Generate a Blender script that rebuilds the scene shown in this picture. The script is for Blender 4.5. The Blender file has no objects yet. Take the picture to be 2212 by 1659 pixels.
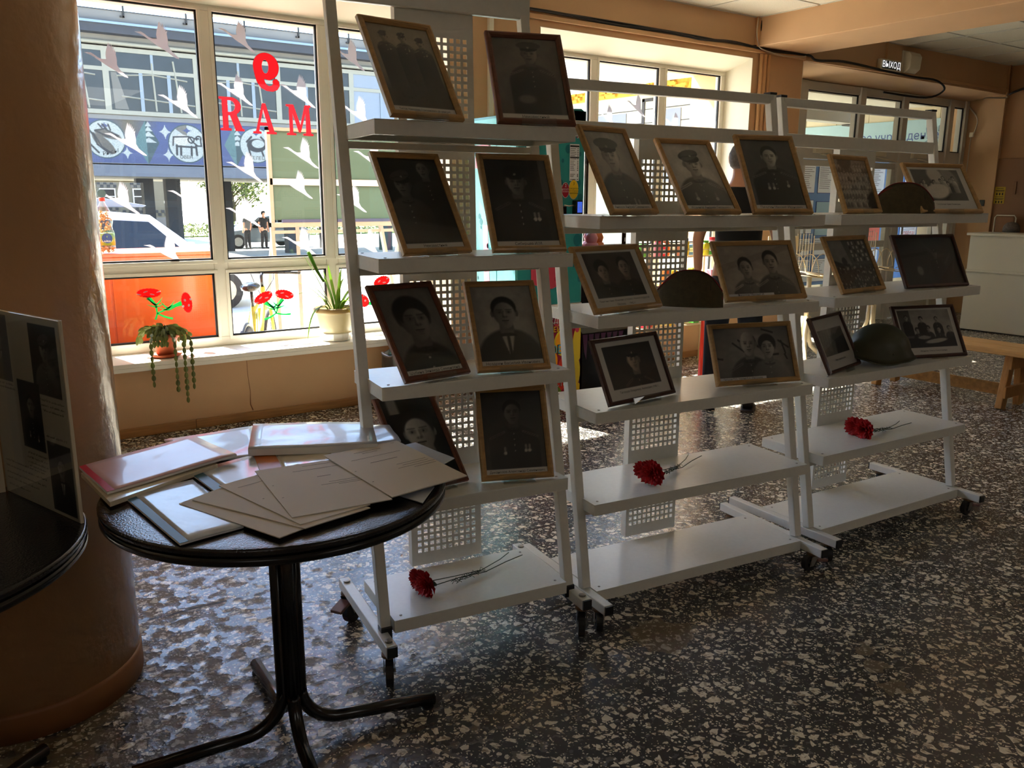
import bpy, bmesh, math, random
import numpy as np
from mathutils import Vector, Matrix
random.seed(7); rng = np.random.RandomState(7)
S = bpy.context.scene
COL = S.collection
# ------------------------------------------------------------------ camera, world, sun, fill lights, exposure
cam_d = bpy.data.cameras.new('camera'); cam = bpy.data.objects.new('camera', cam_d); COL.objects.link(cam)
cam_d.sensor_fit = 'HORIZONTAL'; cam_d.sensor_width = 36.0; cam_d.lens = 1814.42/2212*36.0
cam_d.clip_start = .05; cam_d.clip_end = 500
_rt = Vector((0.81962, -0.57288, 0.00591)); _up = Vector((0.11974, 0.18138, 0.9761)); _fw = Vector((0.56026, 0.79932, -0.21726))
cam.matrix_world = Matrix(((_rt.x, _up.x, -_fw.x, 0), (_rt.y, _up.y, -_fw.y, -5.571), (_rt.z, _up.z, -_fw.z, 1.5), (0, 0, 0, 1)))
S.camera = cam
SUN_DIR = Vector((0.2, -1.0, -1.14)).normalized()
W = bpy.data.worlds.new('world'); S.world = W; W.use_nodes = True
wn = W.node_tree; wn.nodes.clear()
sky = wn.nodes.new('ShaderNodeTexSky'); sky.sky_type = 'NISHITA'; sky.sun_disc = False
sky.sun_elevation = math.asin(-SUN_DIR.z); sky.sun_rotation = math.atan2(-SUN_DIR.x, -SUN_DIR.y)
sky.air_density = 1.0; sky.dust_density = .5; sky.ozone_density = 3.0
bg = wn.nodes.new('ShaderNodeBackground'); bg.inputs['Strength'].default_value = 0.60
wo = wn.nodes.new('ShaderNodeOutputWorld')
wn.links.new(sky.outputs[0], bg.inputs[0]); wn.links.new(bg.outputs[0], wo.inputs[0])
sd = bpy.data.lights.new('sun', 'SUN'); sd.energy = 24.0; sd.angle = math.radians(.53); sd.color = (1, .95, .86)
sun = bpy.data.objects.new('sun', sd); COL.objects.link(sun)
sun.rotation_euler = SUN_DIR.to_track_quat('-Z', 'Y').to_euler()
# unseen fill lights, added under the ceiling behind the camera to brighten the interior
FILL_LIGHTS = [((-2.5, -8.5, 3.05), 1.2, 3.0, 12), ((2.5, -9.5, 3.05), 1.2, 3.0, 14), ((8.0, -8.0, 3.05), 1.2, 3.0, 14)]
for i, (loc, sx, sy, en) in enumerate(FILL_LIGHTS):
    ld = bpy.data.lights.new('fill_light', 'AREA'); ld.shape = 'RECTANGLE'; ld.size = sx; ld.size_y = sy; ld.energy = en; ld.color = (1, .95, .88)
    lo = bpy.data.objects.new('fill_light', ld); COL.objects.link(lo); lo.location = loc
S.view_settings.view_transform = 'Standard'; S.view_settings.look = 'None'
S.view_settings.gamma = 1; S.view_settings.use_curve_mapping = False; S.view_settings.exposure = 0.95
S.cycles.max_bounces = 8; S.cycles.diffuse_bounces = 5; S.cycles.glossy_bounces = 4; S.cycles.transparent_max_bounces = 24
S.cycles.transmission_bounces = 4; S.cycles.sample_clamp_indirect = 12.0; S.cycles.caustics_reflective = False; S.cycles.caustics_refractive = False
S.cycles.use_denoising = True

# ------------------------------------------------------------------ helpers
def lin(c):
    return tuple(((x/12.92) if x <= .04045 else ((x+.055)/1.055)**2.4) for x in c)
def rgb(r, g, b): return lin((r/255, g/255, b/255))
MATS = {}
def mat(name, col, rough=.5, metal=0.0, var=0.0, vscale=8.0, bump=0.0, bscale=40.0, coat=0.0, stretch=None, col2=None, emit=None, alpha=None, spec=.5, trans=0, wob=None):
    if name in MATS: return MATS[name]
    m = bpy.data.materials.new(name); m.use_nodes = True; nt = m.node_tree; N = nt.nodes; L = nt.links
    b = N['Principled BSDF']; b.inputs['Roughness'].default_value = rough; b.inputs['Metallic'].default_value = metal
    b.inputs['Base Color'].default_value = (*col, 1); b.inputs['Specular IOR Level'].default_value = spec
    if coat: b.inputs['Coat Weight'].default_value = coat; b.inputs['Coat Roughness'].default_value = .06
    if trans: b.inputs['Transmission Weight'].default_value = trans
    if emit: b.inputs['Emission Color'].default_value = (*emit[0], 1); b.inputs['Emission Strength'].default_value = emit[1]
    tc = N.new('ShaderNodeTexCoord'); mp = N.new('ShaderNodeMapping'); L.new(tc.outputs['Object'], mp.inputs[0])
    if stretch: mp.inputs['Scale'].default_value = stretch
    nz = N.new('ShaderNodeTexNoise'); nz.inputs['Scale'].default_value = vscale; nz.inputs['Detail'].default_value = 4; L.new(mp.outputs[0], nz.inputs['Vector'])
    mx = N.new('ShaderNodeMix'); mx.data_type = 'RGBA'
    c2 = col2 if col2 else tuple(max(0, x*(1-max(var, .04))) for x in col)
    mx.inputs[6].default_value = (*col, 1); mx.inputs[7].default_value = (*c2, 1)
    cr = N.new('ShaderNodeMapRange'); cr.inputs[1].default_value = .35; cr.inputs[2].default_value = .65; L.new(nz.outputs[0], cr.inputs[0])
    L.new(cr.outputs[0], mx.inputs[0]); L.new(mx.outputs[2], b.inputs['Base Color'])
    if bump:
        n2 = N.new('ShaderNodeTexNoise'); n2.inputs['Scale'].default_value = bscale; n2.inputs['Detail'].default_value = 3; L.new(mp.outputs[0], n2.inputs['Vector'])
        bp = N.new('ShaderNodeBump'); bp.inputs['Strength'].default_value = bump; bp.inputs['Distance'].default_value = .004
        L.new(n2.outputs[0], bp.inputs['Height']); L.new(bp.outputs[0], b.inputs['Normal'])
    MATS[name] = m; return m
def glass_mat(name, tint=(1, 1, 1), fac=.08, rough=.0, dirt=0.0):
    m = bpy.data.materials.new(name); m.use_nodes = True; nt = m.node_tree; N = nt.nodes; L = nt.links; N.clear()
    o = N.new('ShaderNodeOutputMaterial'); t = N.new('ShaderNodeBsdfTransparent'); t.inputs[0].default_value = (*tint, 1)
    g = N.new('ShaderNodeBsdfGlossy'); g.inputs['Roughness'].default_value = rough
    lw = N.new('ShaderNodeLayerWeight'); lw.inputs[0].default_value = .5
    pw = N.new('ShaderNodeMath'); pw.operation = 'POWER'; pw.inputs[1].default_value = 5; L.new(lw.outputs['Facing'], pw.inputs[0])
    mm = N.new('ShaderNodeMath'); mm.operation = 'MULTIPLY_ADD'; mm.inputs[1].default_value = .8; mm.inputs[2].default_value = fac; L.new(pw.outputs[0], mm.inputs[0])
    mm.use_clamp = True
    s = N.new('ShaderNodeMixShader'); L.new(mm.outputs[0], s.inputs[0]); L.new(t.outputs[0], s.inputs[1]); L.new(g.outputs[0], s.inputs[2])
    last = s
    if dirt:
        d = N.new('ShaderNodeBsdfDiffuse'); d.inputs[0].default_value = (.8, .8, .78, 1)
        nz = N.new('ShaderNodeTexNoise'); nz.inputs['Scale'].default_value = 6; tc = N.new('ShaderNodeTexCoord'); L.new(tc.outputs['Object'], nz.inputs['Vector'])
        mr = N.new('ShaderNodeMapRange'); mr.inputs[1].default_value = .4; mr.inputs[2].default_value = .75; mr.inputs[3].default_value = dirt*.4; mr.inputs[4].default_value = dirt*1.4; L.new(nz.outputs[0], mr.inputs[0])
        s2 = N.new('ShaderNodeMixShader'); L.new(mr.outputs[0], s2.inputs[0]); L.new(s.outputs[0], s2.inputs[1]); L.new(d.outputs[0], s2.inputs[2]); last = s2
    L.new(last.outputs[0], o.inputs[0]); MATS[name] = m; return m
def translucent(name, fac, tcol=None):
    m = MATS[name]; nt = m.node_tree; N = nt.nodes; L = nt.links; b = N['Principled BSDF']; o = [n for n in N if n.type == 'OUTPUT_MATERIAL'][0]
    t = N.new('ShaderNodeBsdfTranslucent'); t.inputs[0].default_value = (*(tcol or b.inputs['Base Color'].default_value[:3]), 1)
    x = N.new('ShaderNodeMixShader'); x.inputs[0].default_value = fac; L.new(b.outputs[0], x.inputs[1]); L.new(t.outputs[0], x.inputs[2]); L.new(x.outputs[0], o.inputs[0])
def paint_mat(name, rough=.5, coat=0.0):
    m = bpy.data.materials.new(name); m.use_nodes = True; nt = m.node_tree; b = nt.nodes['Principled BSDF']
    v = nt.nodes.new('ShaderNodeVertexColor'); v.layer_name = 'Col'; nt.links.new(v.outputs[0], b.inputs['Base Color'])
    b.inputs['Roughness'].default_value = rough
    if coat: b.inputs['Coat Weight'].default_value = coat; b.inputs['Coat Roughness'].default_value = .04
    MATS[name] = m; return m
def link(o, parent=None):
    COL.objects.link(o)
    if parent is not None: o.parent = parent
    return o
def tag(o, label, cat, group=None):
    o['label'] = label; o['category'] = cat
    if group: o['group'] = group
    return o
def thing(name, label, cat, loc=(0, 0, 0), rot=0.0, group=None):
    o = bpy.data.objects.new(name, None); o.empty_display_size = .1; COL.objects.link(o)
    o.location = loc; o.rotation_euler = rot if isinstance(rot, tuple) else (0, 0, rot)
    return tag(o, label, cat, group)
class MB:
    def __init__(s): s.v = []; s.f = []
    def add(s, vs, fs):
        n = len(s.v); s.v += [tuple(map(float, v)) for v in vs]; s.f += [tuple(i+n for i in f) for f in fs]; return s
    def box(s, x0, y0, z0, x1, y1, z1):
        return s.add([(x0, y0, z0), (x1, y0, z0), (x1, y1, z0), (x0, y1, z0), (x0, y0, z1), (x1, y0, z1), (x1, y1, z1), (x0, y1, z1)],
                     [(0, 3, 2, 1), (4, 5, 6, 7), (0, 1, 5, 4), (1, 2, 6, 5), (2, 3, 7, 6), (3, 0, 4, 7)])
    def bar(s, p0, p1, w, h=None, up=(0, 0, 1)):
        h = h or w; p0 = Vector(p0); p1 = Vector(p1); d = (p1-p0).normalized(); u = Vector(up)
        if abs(d.dot(u)) > .98: u = Vector((0, 1, 0))
        a = d.cross(u).normalized(); b = a.cross(d).normalized(); vs = []
        for p in (p0, p1):
            for sx, sz in ((-1, -1), (1, -1), (1, 1), (-1, 1)): vs.append(p+a*sx*w/2+b*sz*h/2)
        return s.add(vs, [(0, 1, 2, 3), (7, 6, 5, 4), (0, 4, 5, 1), (1, 5, 6, 2), (2, 6, 7, 3), (3, 7, 4, 0)])
    def tube(s, pts, r, n=8, caps=True):
        pts = [Vector(p) for p in pts]; rs = r if isinstance(r, (list, tuple)) else [r]*len(pts); vs = []; fs = []
        prev = None
        for i, p in enumerate(pts):
            d = (pts[min(i+1, len(pts)-1)]-pts[max(i-1, 0)]).normalized()
            if prev is None: a = d.orthogonal().normalized()
            else:
                a = prev-d*prev.dot(d); a = a.normalized() if a.length > 1e-6 else d.orthogonal().normalized()
            prev = a; b = d.cross(a)
            for k in range(n): t = 2*math.pi*k/n; vs.append(p+(a*math.cos(t)+b*math.sin(t))*rs[i])
        for i in range(len(pts)-1):
            for k in range(n): fs.append((i*n+k, i*n+(k+1) % n, (i+1)*n+(k+1) % n, (i+1)*n+k))
        if caps: fs.append(tuple(range(n-1, -1, -1))); fs.append(tuple((len(pts)-1)*n+k for k in range(n)))
        return s.add(vs, fs)
    def lathe(s, prof, n=24, c=(0, 0, 0), ang=(0, 2*math.pi), sx=1, sy=1):
        vs = []; fs = []; full = abs(ang[1]-ang[0]-2*math.pi) < 1e-6; m = n if full else n+1
        for (r, z) in prof:
            for k in range(m):
                t = ang[0]+(ang[1]-ang[0])*k/n; vs.append((c[0]+r*math.cos(t)*sx, c[1]+r*math.sin(t)*sy, c[2]+z))
        for i in range(len(prof)-1):
            for k in range(n): k2 = (k+1) % m; fs.append((i*m+k, i*m+k2, (i+1)*m+k2, (i+1)*m+k))
        if full:
            if prof[0][0] > 1e-5: fs.append(tuple(range(m-1, -1, -1)))
            if prof[-1][0] > 1e-5: fs.append(tuple((len(prof)-1)*m+k for k in range(m)))
        return s.add(vs, fs)
    def prism(s, poly, t, fn):
        """poly in 2-D, extruded by t; fn(x, y, d) -> 3-D"""
        n = len(poly); vs = [fn(x, y, 0) for x, y in poly]+[fn(x, y, t) for x, y in poly]
        return s.add(vs, [tuple(range(n)), tuple(range(2*n-1, n-1, -1))]+[(i, i+n, (i+1) % n+n, (i+1) % n) for i in range(n)])
    def flat(s, poly, fn): return s.add([fn(x, y) for x, y in poly], [tuple(range(len(poly)))])
    def text(s, body, size, fn, align='CENTER'):
        key = (body, align)
        if key not in TXT:
            cu = bpy.data.curves.new('t', 'FONT'); cu.body = body; cu.size = 1; cu.align_x = align; cu.align_y = 'CENTER'; cu.resolution_u = 2
            ob = bpy.data.objects.new('t', cu); COL.objects.link(ob)
            me = bpy.data.meshes.new_from_object(ob)
            TXT[key] = ([tuple(v.co) for v in me.vertices], [tuple(p.vertices) for p in me.polygons])
            bpy.data.objects.remove(ob); bpy.data.curves.remove(cu); bpy.data.meshes.remove(me)
        v, f = TXT[key]
        return s.add([fn(x*size, y*size) for x, y, z in v], f)
    def mesh(s, name):
        me = bpy.data.meshes.new(name); me.from_pydata(s.v, [], s.f); me.update(); return me
TXT = {}
def fixn(me):
    bm = bmesh.new(); bm.from_mesh(me); bmesh.ops.recalc_face_normals(bm, faces=bm.faces); bm.to_mesh(me); bm.free()
def obj(name, mb, m, parent=None, smooth=False, bevel=0, kind=None, loc=None, rot=None, norm=True):
    me = mb.mesh(name)
    if norm: fixn(me)
    if smooth: me.polygons.foreach_set('use_smooth', [True]*len(me.polygons))
    o = bpy.data.objects.new(name, me); link(o, parent)
    if isinstance(m, str): m = MATS[m]
    me.materials.append(m)
    if bevel:
        md = o.modifiers.new('bevel', 'BEVEL'); md.width = bevel; md.segments = 2; md.limit_method = 'ANGLE'; md.angle_limit = math.radians(40)
    if smooth == 'auto':
        pass
    if loc is not None: o.location = loc
    if rot is not None: o.rotation_euler = rot
    if kind: o['kind'] = kind
    return o
def struct(name, mb, m, **k): return obj(name, mb, m, kind='structure', **k)
def grid_paint(name, nx, ny, fn3, img, m, parent=None):
    """a flat print: nx x ny points, fn3(u, v) -> 3-D, img (ny, nx, 3) in sRGB"""
    uu, vv = np.meshgrid(np.linspace(0, 1, nx), np.linspace(0, 1, ny))
    vs = [fn3(a, b) for a, b in zip(uu.ravel(), vv.ravel())]
    fs = [(j*nx+i, j*nx+i+1, (j+1)*nx+i+1, (j+1)*nx+i) for j in range(ny-1) for i in range(nx-1)]
    me = bpy.data.meshes.new(name); me.from_pydata(vs, [], fs); me.update()
    at = me.color_attributes.new('Col', 'FLOAT_COLOR', 'POINT')
    c = np.clip(img.reshape(-1, 3), 0, 1); c = np.where(c <= .04045, c/12.92, ((c+.055)/1.055)**2.4)
    at.data.foreach_set('color', np.c_[c, np.ones(len(c))].astype(np.float32).ravel())
    o = bpy.data.objects.new(name, me); link(o, parent); me.materials.append(MATS[m] if isinstance(m, str) else m); return o
def copy_tree(o, parent=None):
    c = o.copy(); COL.objects.link(c)
    if parent is not None: c.parent = parent
    for ch in list(o.children): copy_tree(ch, c)
    return c
def dup(root, loc, rot, label, group=None):
    r = root.copy(); COL.objects.link(r); r.location = loc; r.rotation_euler = (0, 0, rot) if not isinstance(rot, tuple) else rot
    r['label'] = label
    if group: r['group'] = group
    for ch in list(root.children): copy_tree(ch, r)
    return r
ORD = ['first', 'second', 'third', 'fourth', 'fifth', 'sixth', 'seventh', 'eighth', 'ninth', 'tenth', 'eleventh', 'twelfth', 'thirteenth']

# ------------------------------------------------------------------ materials
mat('wall_peach', rgb(208, 168, 126), .62, var=.10, vscale=1.5, bump=.15, bscale=25)
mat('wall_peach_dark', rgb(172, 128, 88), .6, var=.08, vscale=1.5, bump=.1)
mat('column_paint', rgb(196, 152, 108), .2, var=.06, vscale=2, bump=.9, bscale=22, spec=.5)
mat('plinth_paint', rgb(150, 98, 56), .5, var=.15, vscale=6)
mat('plaster_white', rgb(226, 220, 200), .7, var=.06, vscale=2.5)
mat('pvc', rgb(228, 222, 206), .35, var=.03, vscale=3)
mat('pvc_grey', rgb(205, 202, 194), .35, var=.03, vscale=3)
mat('gasket', rgb(25, 24, 24), .6)
mat('sill_white', rgb(236, 232, 222), .3, var=.04, vscale=5)
mat('laminate_wood', rgb(176, 128, 74), .4, var=.25, vscale=5, stretch=(1, 8, 14))
mat('ceiling_tile', rgb(226, 221, 206), .8, var=.0, col2=rgb(200, 192, 172), vscale=160, bump=.2, bscale=90)
mat('t_bar', rgb(205, 202, 190), .5)
mat('steel_white', rgb(226, 226, 218), .27, var=.03, vscale=60, bump=.05, bscale=300)
mat('plastic_black', rgb(18, 18, 19), .35)
mat('rubber', rgb(30, 28, 27), .6, var=.2)
mat('zinc', rgb(150, 146, 138), .35, metal=.8, var=.2, vscale=30)
mat('rust', rgb(120, 90, 60), .6, var=.4, vscale=50)
mat('brake_red', rgb(120, 86, 80), .5)
mat('wood_light', rgb(190, 150, 92), .42, var=.22, vscale=6, stretch=(3, 3, 14), coat=.15)
mat('wood_light_h', rgb(190, 150, 92), .42, var=.22, vscale=6, stretch=(3, 3, 14), coat=.15)
mat('wood_red', rgb(112, 58, 32), .38, var=.3, vscale=6, stretch=(3, 3, 14), coat=.2)
mat('wood_dark', rgb(74, 38, 24), .38, var=.3, vscale=6, stretch=(3, 3, 14), coat=.2)
mat('backing', rgb(120, 100, 76), .8)
mat('ink', rgb(30, 28, 28), .7); mat('ink_soft', rgb(96, 92, 90), .8)
mat('white_ink', rgb(240, 240, 240), .5)
glass_mat('acrylic', (.93, .94, .93), .07); glass_mat('pane_glass', (.975, .99, .985), .03, dirt=.012); glass_mat('frame_glass', (.97, .97, .97), .018)
glass_mat('pet', (.93, .95, .9), .06)
paint_mat('photo_print', .45); paint_mat('art_print', .5); paint_mat('mosaic', .6)
mat('table_black', rgb(22, 21, 23), .16, var=.1, bump=.25, bscale=220, spec=.6)
mat('table_edge', rgb(14, 14, 15), .25); mat('tube_black', rgb(20, 20, 21), .22, spec=.6)
mat('paper', rgb(214, 206, 194), .75, var=.04, vscale=3, bump=.25, bscale=9); mat('paper_white', rgb(230, 230, 232), .6, bump=.35, bscale=9)
mat('film_pink', rgb(226, 186, 192), .35, var=.1, vscale=4, coat=.2, bump=.5, bscale=10); mat('film_clear', rgb(206, 212, 224), .30, var=.12, vscale=5, coat=.25, bump=.7, bscale=14)
mat('film_cream', rgb(225, 214, 190), .25, coat=.5, bump=.5, bscale=10)
mat('film_teal', rgb(30, 92, 120), .4, spec=.3); mat('film_orange', rgb(196, 112, 56), .4, spec=.3); mat('film_red', rgb(200, 40, 64), .4, spec=.3)
mat('sticker_white', rgb(196, 192, 194), .7, var=.03); mat('sticker_red', rgb(214, 16, 22), .55, var=.05); mat('sticker_green', rgb(40, 178, 108), .55, var=.1, vscale=20); mat('sticker_outline', rgb(90, 20, 24), .6)
mat('orange_paint', rgb(221, 92, 10), .3, var=.06, vscale=1.5, coat=.3)
mat('leaf', rgb(104, 142, 44), .42, var=.4, vscale=12, col2=rgb(62, 98, 30)); mat('leaf_yellow', rgb(206, 190, 60), .45, var=.2); mat('cactus_leaf', rgb(124, 134, 62), .5, var=.35, vscale=25, col2=rgb(84, 94, 46)); mat('stem_brown', rgb(120, 104, 70), .7, var=.2)
mat('pot_cream', rgb(224, 214, 178), .35, var=.04); mat('pot_rim', rgb(170, 142, 90), .45); mat('saucer_white', rgb(226, 224, 214), .3); mat('terracotta', rgb(188, 92, 52), .6, var=.15); mat('soil', rgb(60, 44, 32), .9, var=.3, vscale=50)
mat('carnation', rgb(196, 10, 22), .6, var=.4, vscale=40); mat('flower_stem', rgb(38, 56, 34), .55, var=.2)
mat('khaki', rgb(78, 68, 44), .85, var=.25, vscale=60, bump=.3, bscale=400); mat('piping_red', rgb(128, 20, 26), .7); mat('helmet_green', rgb(72, 72, 52), .45, var=.15, vscale=20, bump=.1, bscale=80)
mat('teal', rgb(44, 150, 148), .35, coat=.2, var=.05); mat('teal_sunlit', rgb(104, 200, 200), .35, coat=.2, var=.05); mat('teal_dot', rgb(10, 112, 122), .35); mat('pink', rgb(212, 72, 92), .3, coat=.3); mat('pink_dark', rgb(176, 20, 48), .3, coat=.3); mat('pink_light', rgb(240, 150, 165), .35)
mat('yellow_print', rgb(240, 200, 30), .4); mat('orange_print', rgb(250, 168, 30), .4); mat('lemon_print', rgb(236, 206, 50), .4); mat('magenta_print', rgb(150, 20, 58), .35, var=.15, vscale=3); mat('green_print', rgb(120, 150, 50), .4); mat('cyan_print', rgb(90, 180, 200), .4); mat('red_print', rgb(214, 52, 30), .4); mat('purple_print', rgb(76, 20, 70), .35, var=.3, vscale=4)
mat('black_gloss', rgb(12, 12, 14), .2); mat('screen_blue', rgb(40, 60, 140), .25, emit=(rgb(60, 90, 190), .6)); mat('lit_white', rgb(240, 240, 250), .4, emit=((1, 1, 1), .55)); mat('exit_panel', rgb(70, 78, 76), .4)
mat('chrome', rgb(190, 190, 192), .15, metal=1.0)
mat('tshirt_black', rgb(20, 20, 22), .9, bump=.4, bscale=14); mat('jeans', rgb(28, 34, 46), .85, var=.15, vscale=30); mat('skin', rgb(214, 156, 124), .5, var=.06); mat('hair_grey', rgb(112, 104, 98), .8, var=.4, vscale=60); mat('shoe_black', rgb(18, 17, 17), .4); mat('cloth_grey', rgb(96, 94, 92), .9); mat('cloth_dark', rgb(34, 33, 36), .9)
mat('rack_cream', rgb(222, 206, 172), .45); mat('card_cream', rgb(226, 208, 168), .6); mat('counter_white', rgb(214, 214, 204), .4, var=.04, vscale=2); mat('bench_pine', rgb(206, 160, 98), .5, var=.22, vscale=5, stretch=(14, 1.2, 14)); mat('bench_leg', rgb(190, 140, 78), .5, var=.22, vscale=5, stretch=(14, 14, 2)); mat('osb', rgb(196, 150, 86), .6, var=.35, vscale=30)
mat('cable_black', rgb(22, 20, 20), .5); mat('cable_white', rgb(196, 184, 164), .5); mat('conduit', rgb(210, 166, 120), .45, var=.06)
mat('siren_white', rgb(222, 214, 192), .4); mat('door_brown', rgb(140, 100, 66), .5, var=.06, vscale=2); mat('sign_yellow', rgb(190, 160, 30), .5)
mat('blue_board', rgb(95, 133, 184), .5); mat('board_line', rgb(40, 66, 130), .5); mat('board_pale', rgb(154, 185, 194), .5); mat('poster_white', rgb(236, 236, 238), .6); mat('poster_orange', rgb(232, 96, 60), .6); mat('tile_beige', rgb(201, 189, 161), .35, var=.05)
mat('asphalt', rgb(206, 202, 190), .9, var=.12, vscale=.6, bump=.3, bscale=60); mat('concrete', rgb(111, 110, 108), .85, var=.15, vscale=1.2, bump=.2, bscale=20); mat('concrete_dark', rgb(50, 51, 54), .8, var=.2, vscale=2); mat('slab_grey', rgb(92, 95, 102), .8, var=.06, vscale=1.5); mat('plaster_beige', rgb(116, 110, 94), .85, var=.06); mat('soffit_beige', rgb(111, 106, 90), .8, var=.06)
mat('roof_felt', rgb(52, 55, 62), .8, var=.15); mat('flashing', rgb(113, 128, 146), .35, metal=.3); mat('frame_blue', rgb(113, 123, 133), .5); mat('frame_cream', rgb(130, 127, 114), .5)
mat('dark_pane', rgb(34, 36, 41), .25, var=.35, vscale=3, spec=.4); mat('panel_blue', rgb(113, 121, 133), .5); mat('curtain', rgb(97, 95, 90), .8)
mat('tile_dark', rgb(50, 54, 58), .5); mat('tile_pale', rgb(104, 102, 95), .5); mat('car_white', rgb(201, 203, 205), .2, coat=.6); mat('car_grey', rgb(97, 111, 120), .3, coat=.5, var=.1); mat('car_glass', rgb(26, 28, 30), .08, var=.2, spec=.6); mat('tyre', rgb(26, 26, 27), .7)
mat('bark', rgb(80, 68, 54), .9, var=.3); mat('tree_leaf', rgb(100, 108, 46), .6, var=.4, vscale=3, col2=rgb(64, 76, 30)); mat('hedge_leaf', rgb(101, 111, 52), .6, var=.4, vscale=3); mat('globe_white', rgb(240, 240, 225), .3)
mat('aboard_panel', rgb(104, 118, 107), .4, var=.06, vscale=3); mat('aboard_frame', rgb(139, 137, 128), .4); mat('aboard_blue', rgb(46, 56, 96), .5); mat('bike_green', rgb(150, 160, 66), .35); mat('foam_yellow', rgb(196, 154, 52), .8, var=.35, vscale=20, bump=.8, bscale=30); mat('porch_wall', rgb(179, 182, 166), .7, var=.05); mat('porch_white', rgb(208, 206, 199), .6)
mat('bin_bag', rgb(70, 66, 64), .3, var=.3, vscale=12, coat=.3); mat('grass_green', rgb(110, 130, 60), .9, var=.3, vscale=3)
for n_, f_ in (('sticker_white', .6), ('sticker_red', .65), ('sticker_green', .6), ('leaf', .45), ('leaf_yellow', .5), ('cactus_leaf', .25), ('aboard_panel', .75), ('tree_leaf', .4), ('hedge_leaf', .3), ('pot_cream', .25), ('teal_sunlit', .0)): translucent(n_, f_)
CANDY = [(220, 40, 60), (240, 200, 40), (90, 180, 70), (230, 120, 40), (60, 110, 200), (240, 150, 170), (120, 70, 40), (220, 215, 60)]
for i, c in enumerate(CANDY): mat('candy_%d' % i, rgb(*c), .4)

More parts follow.
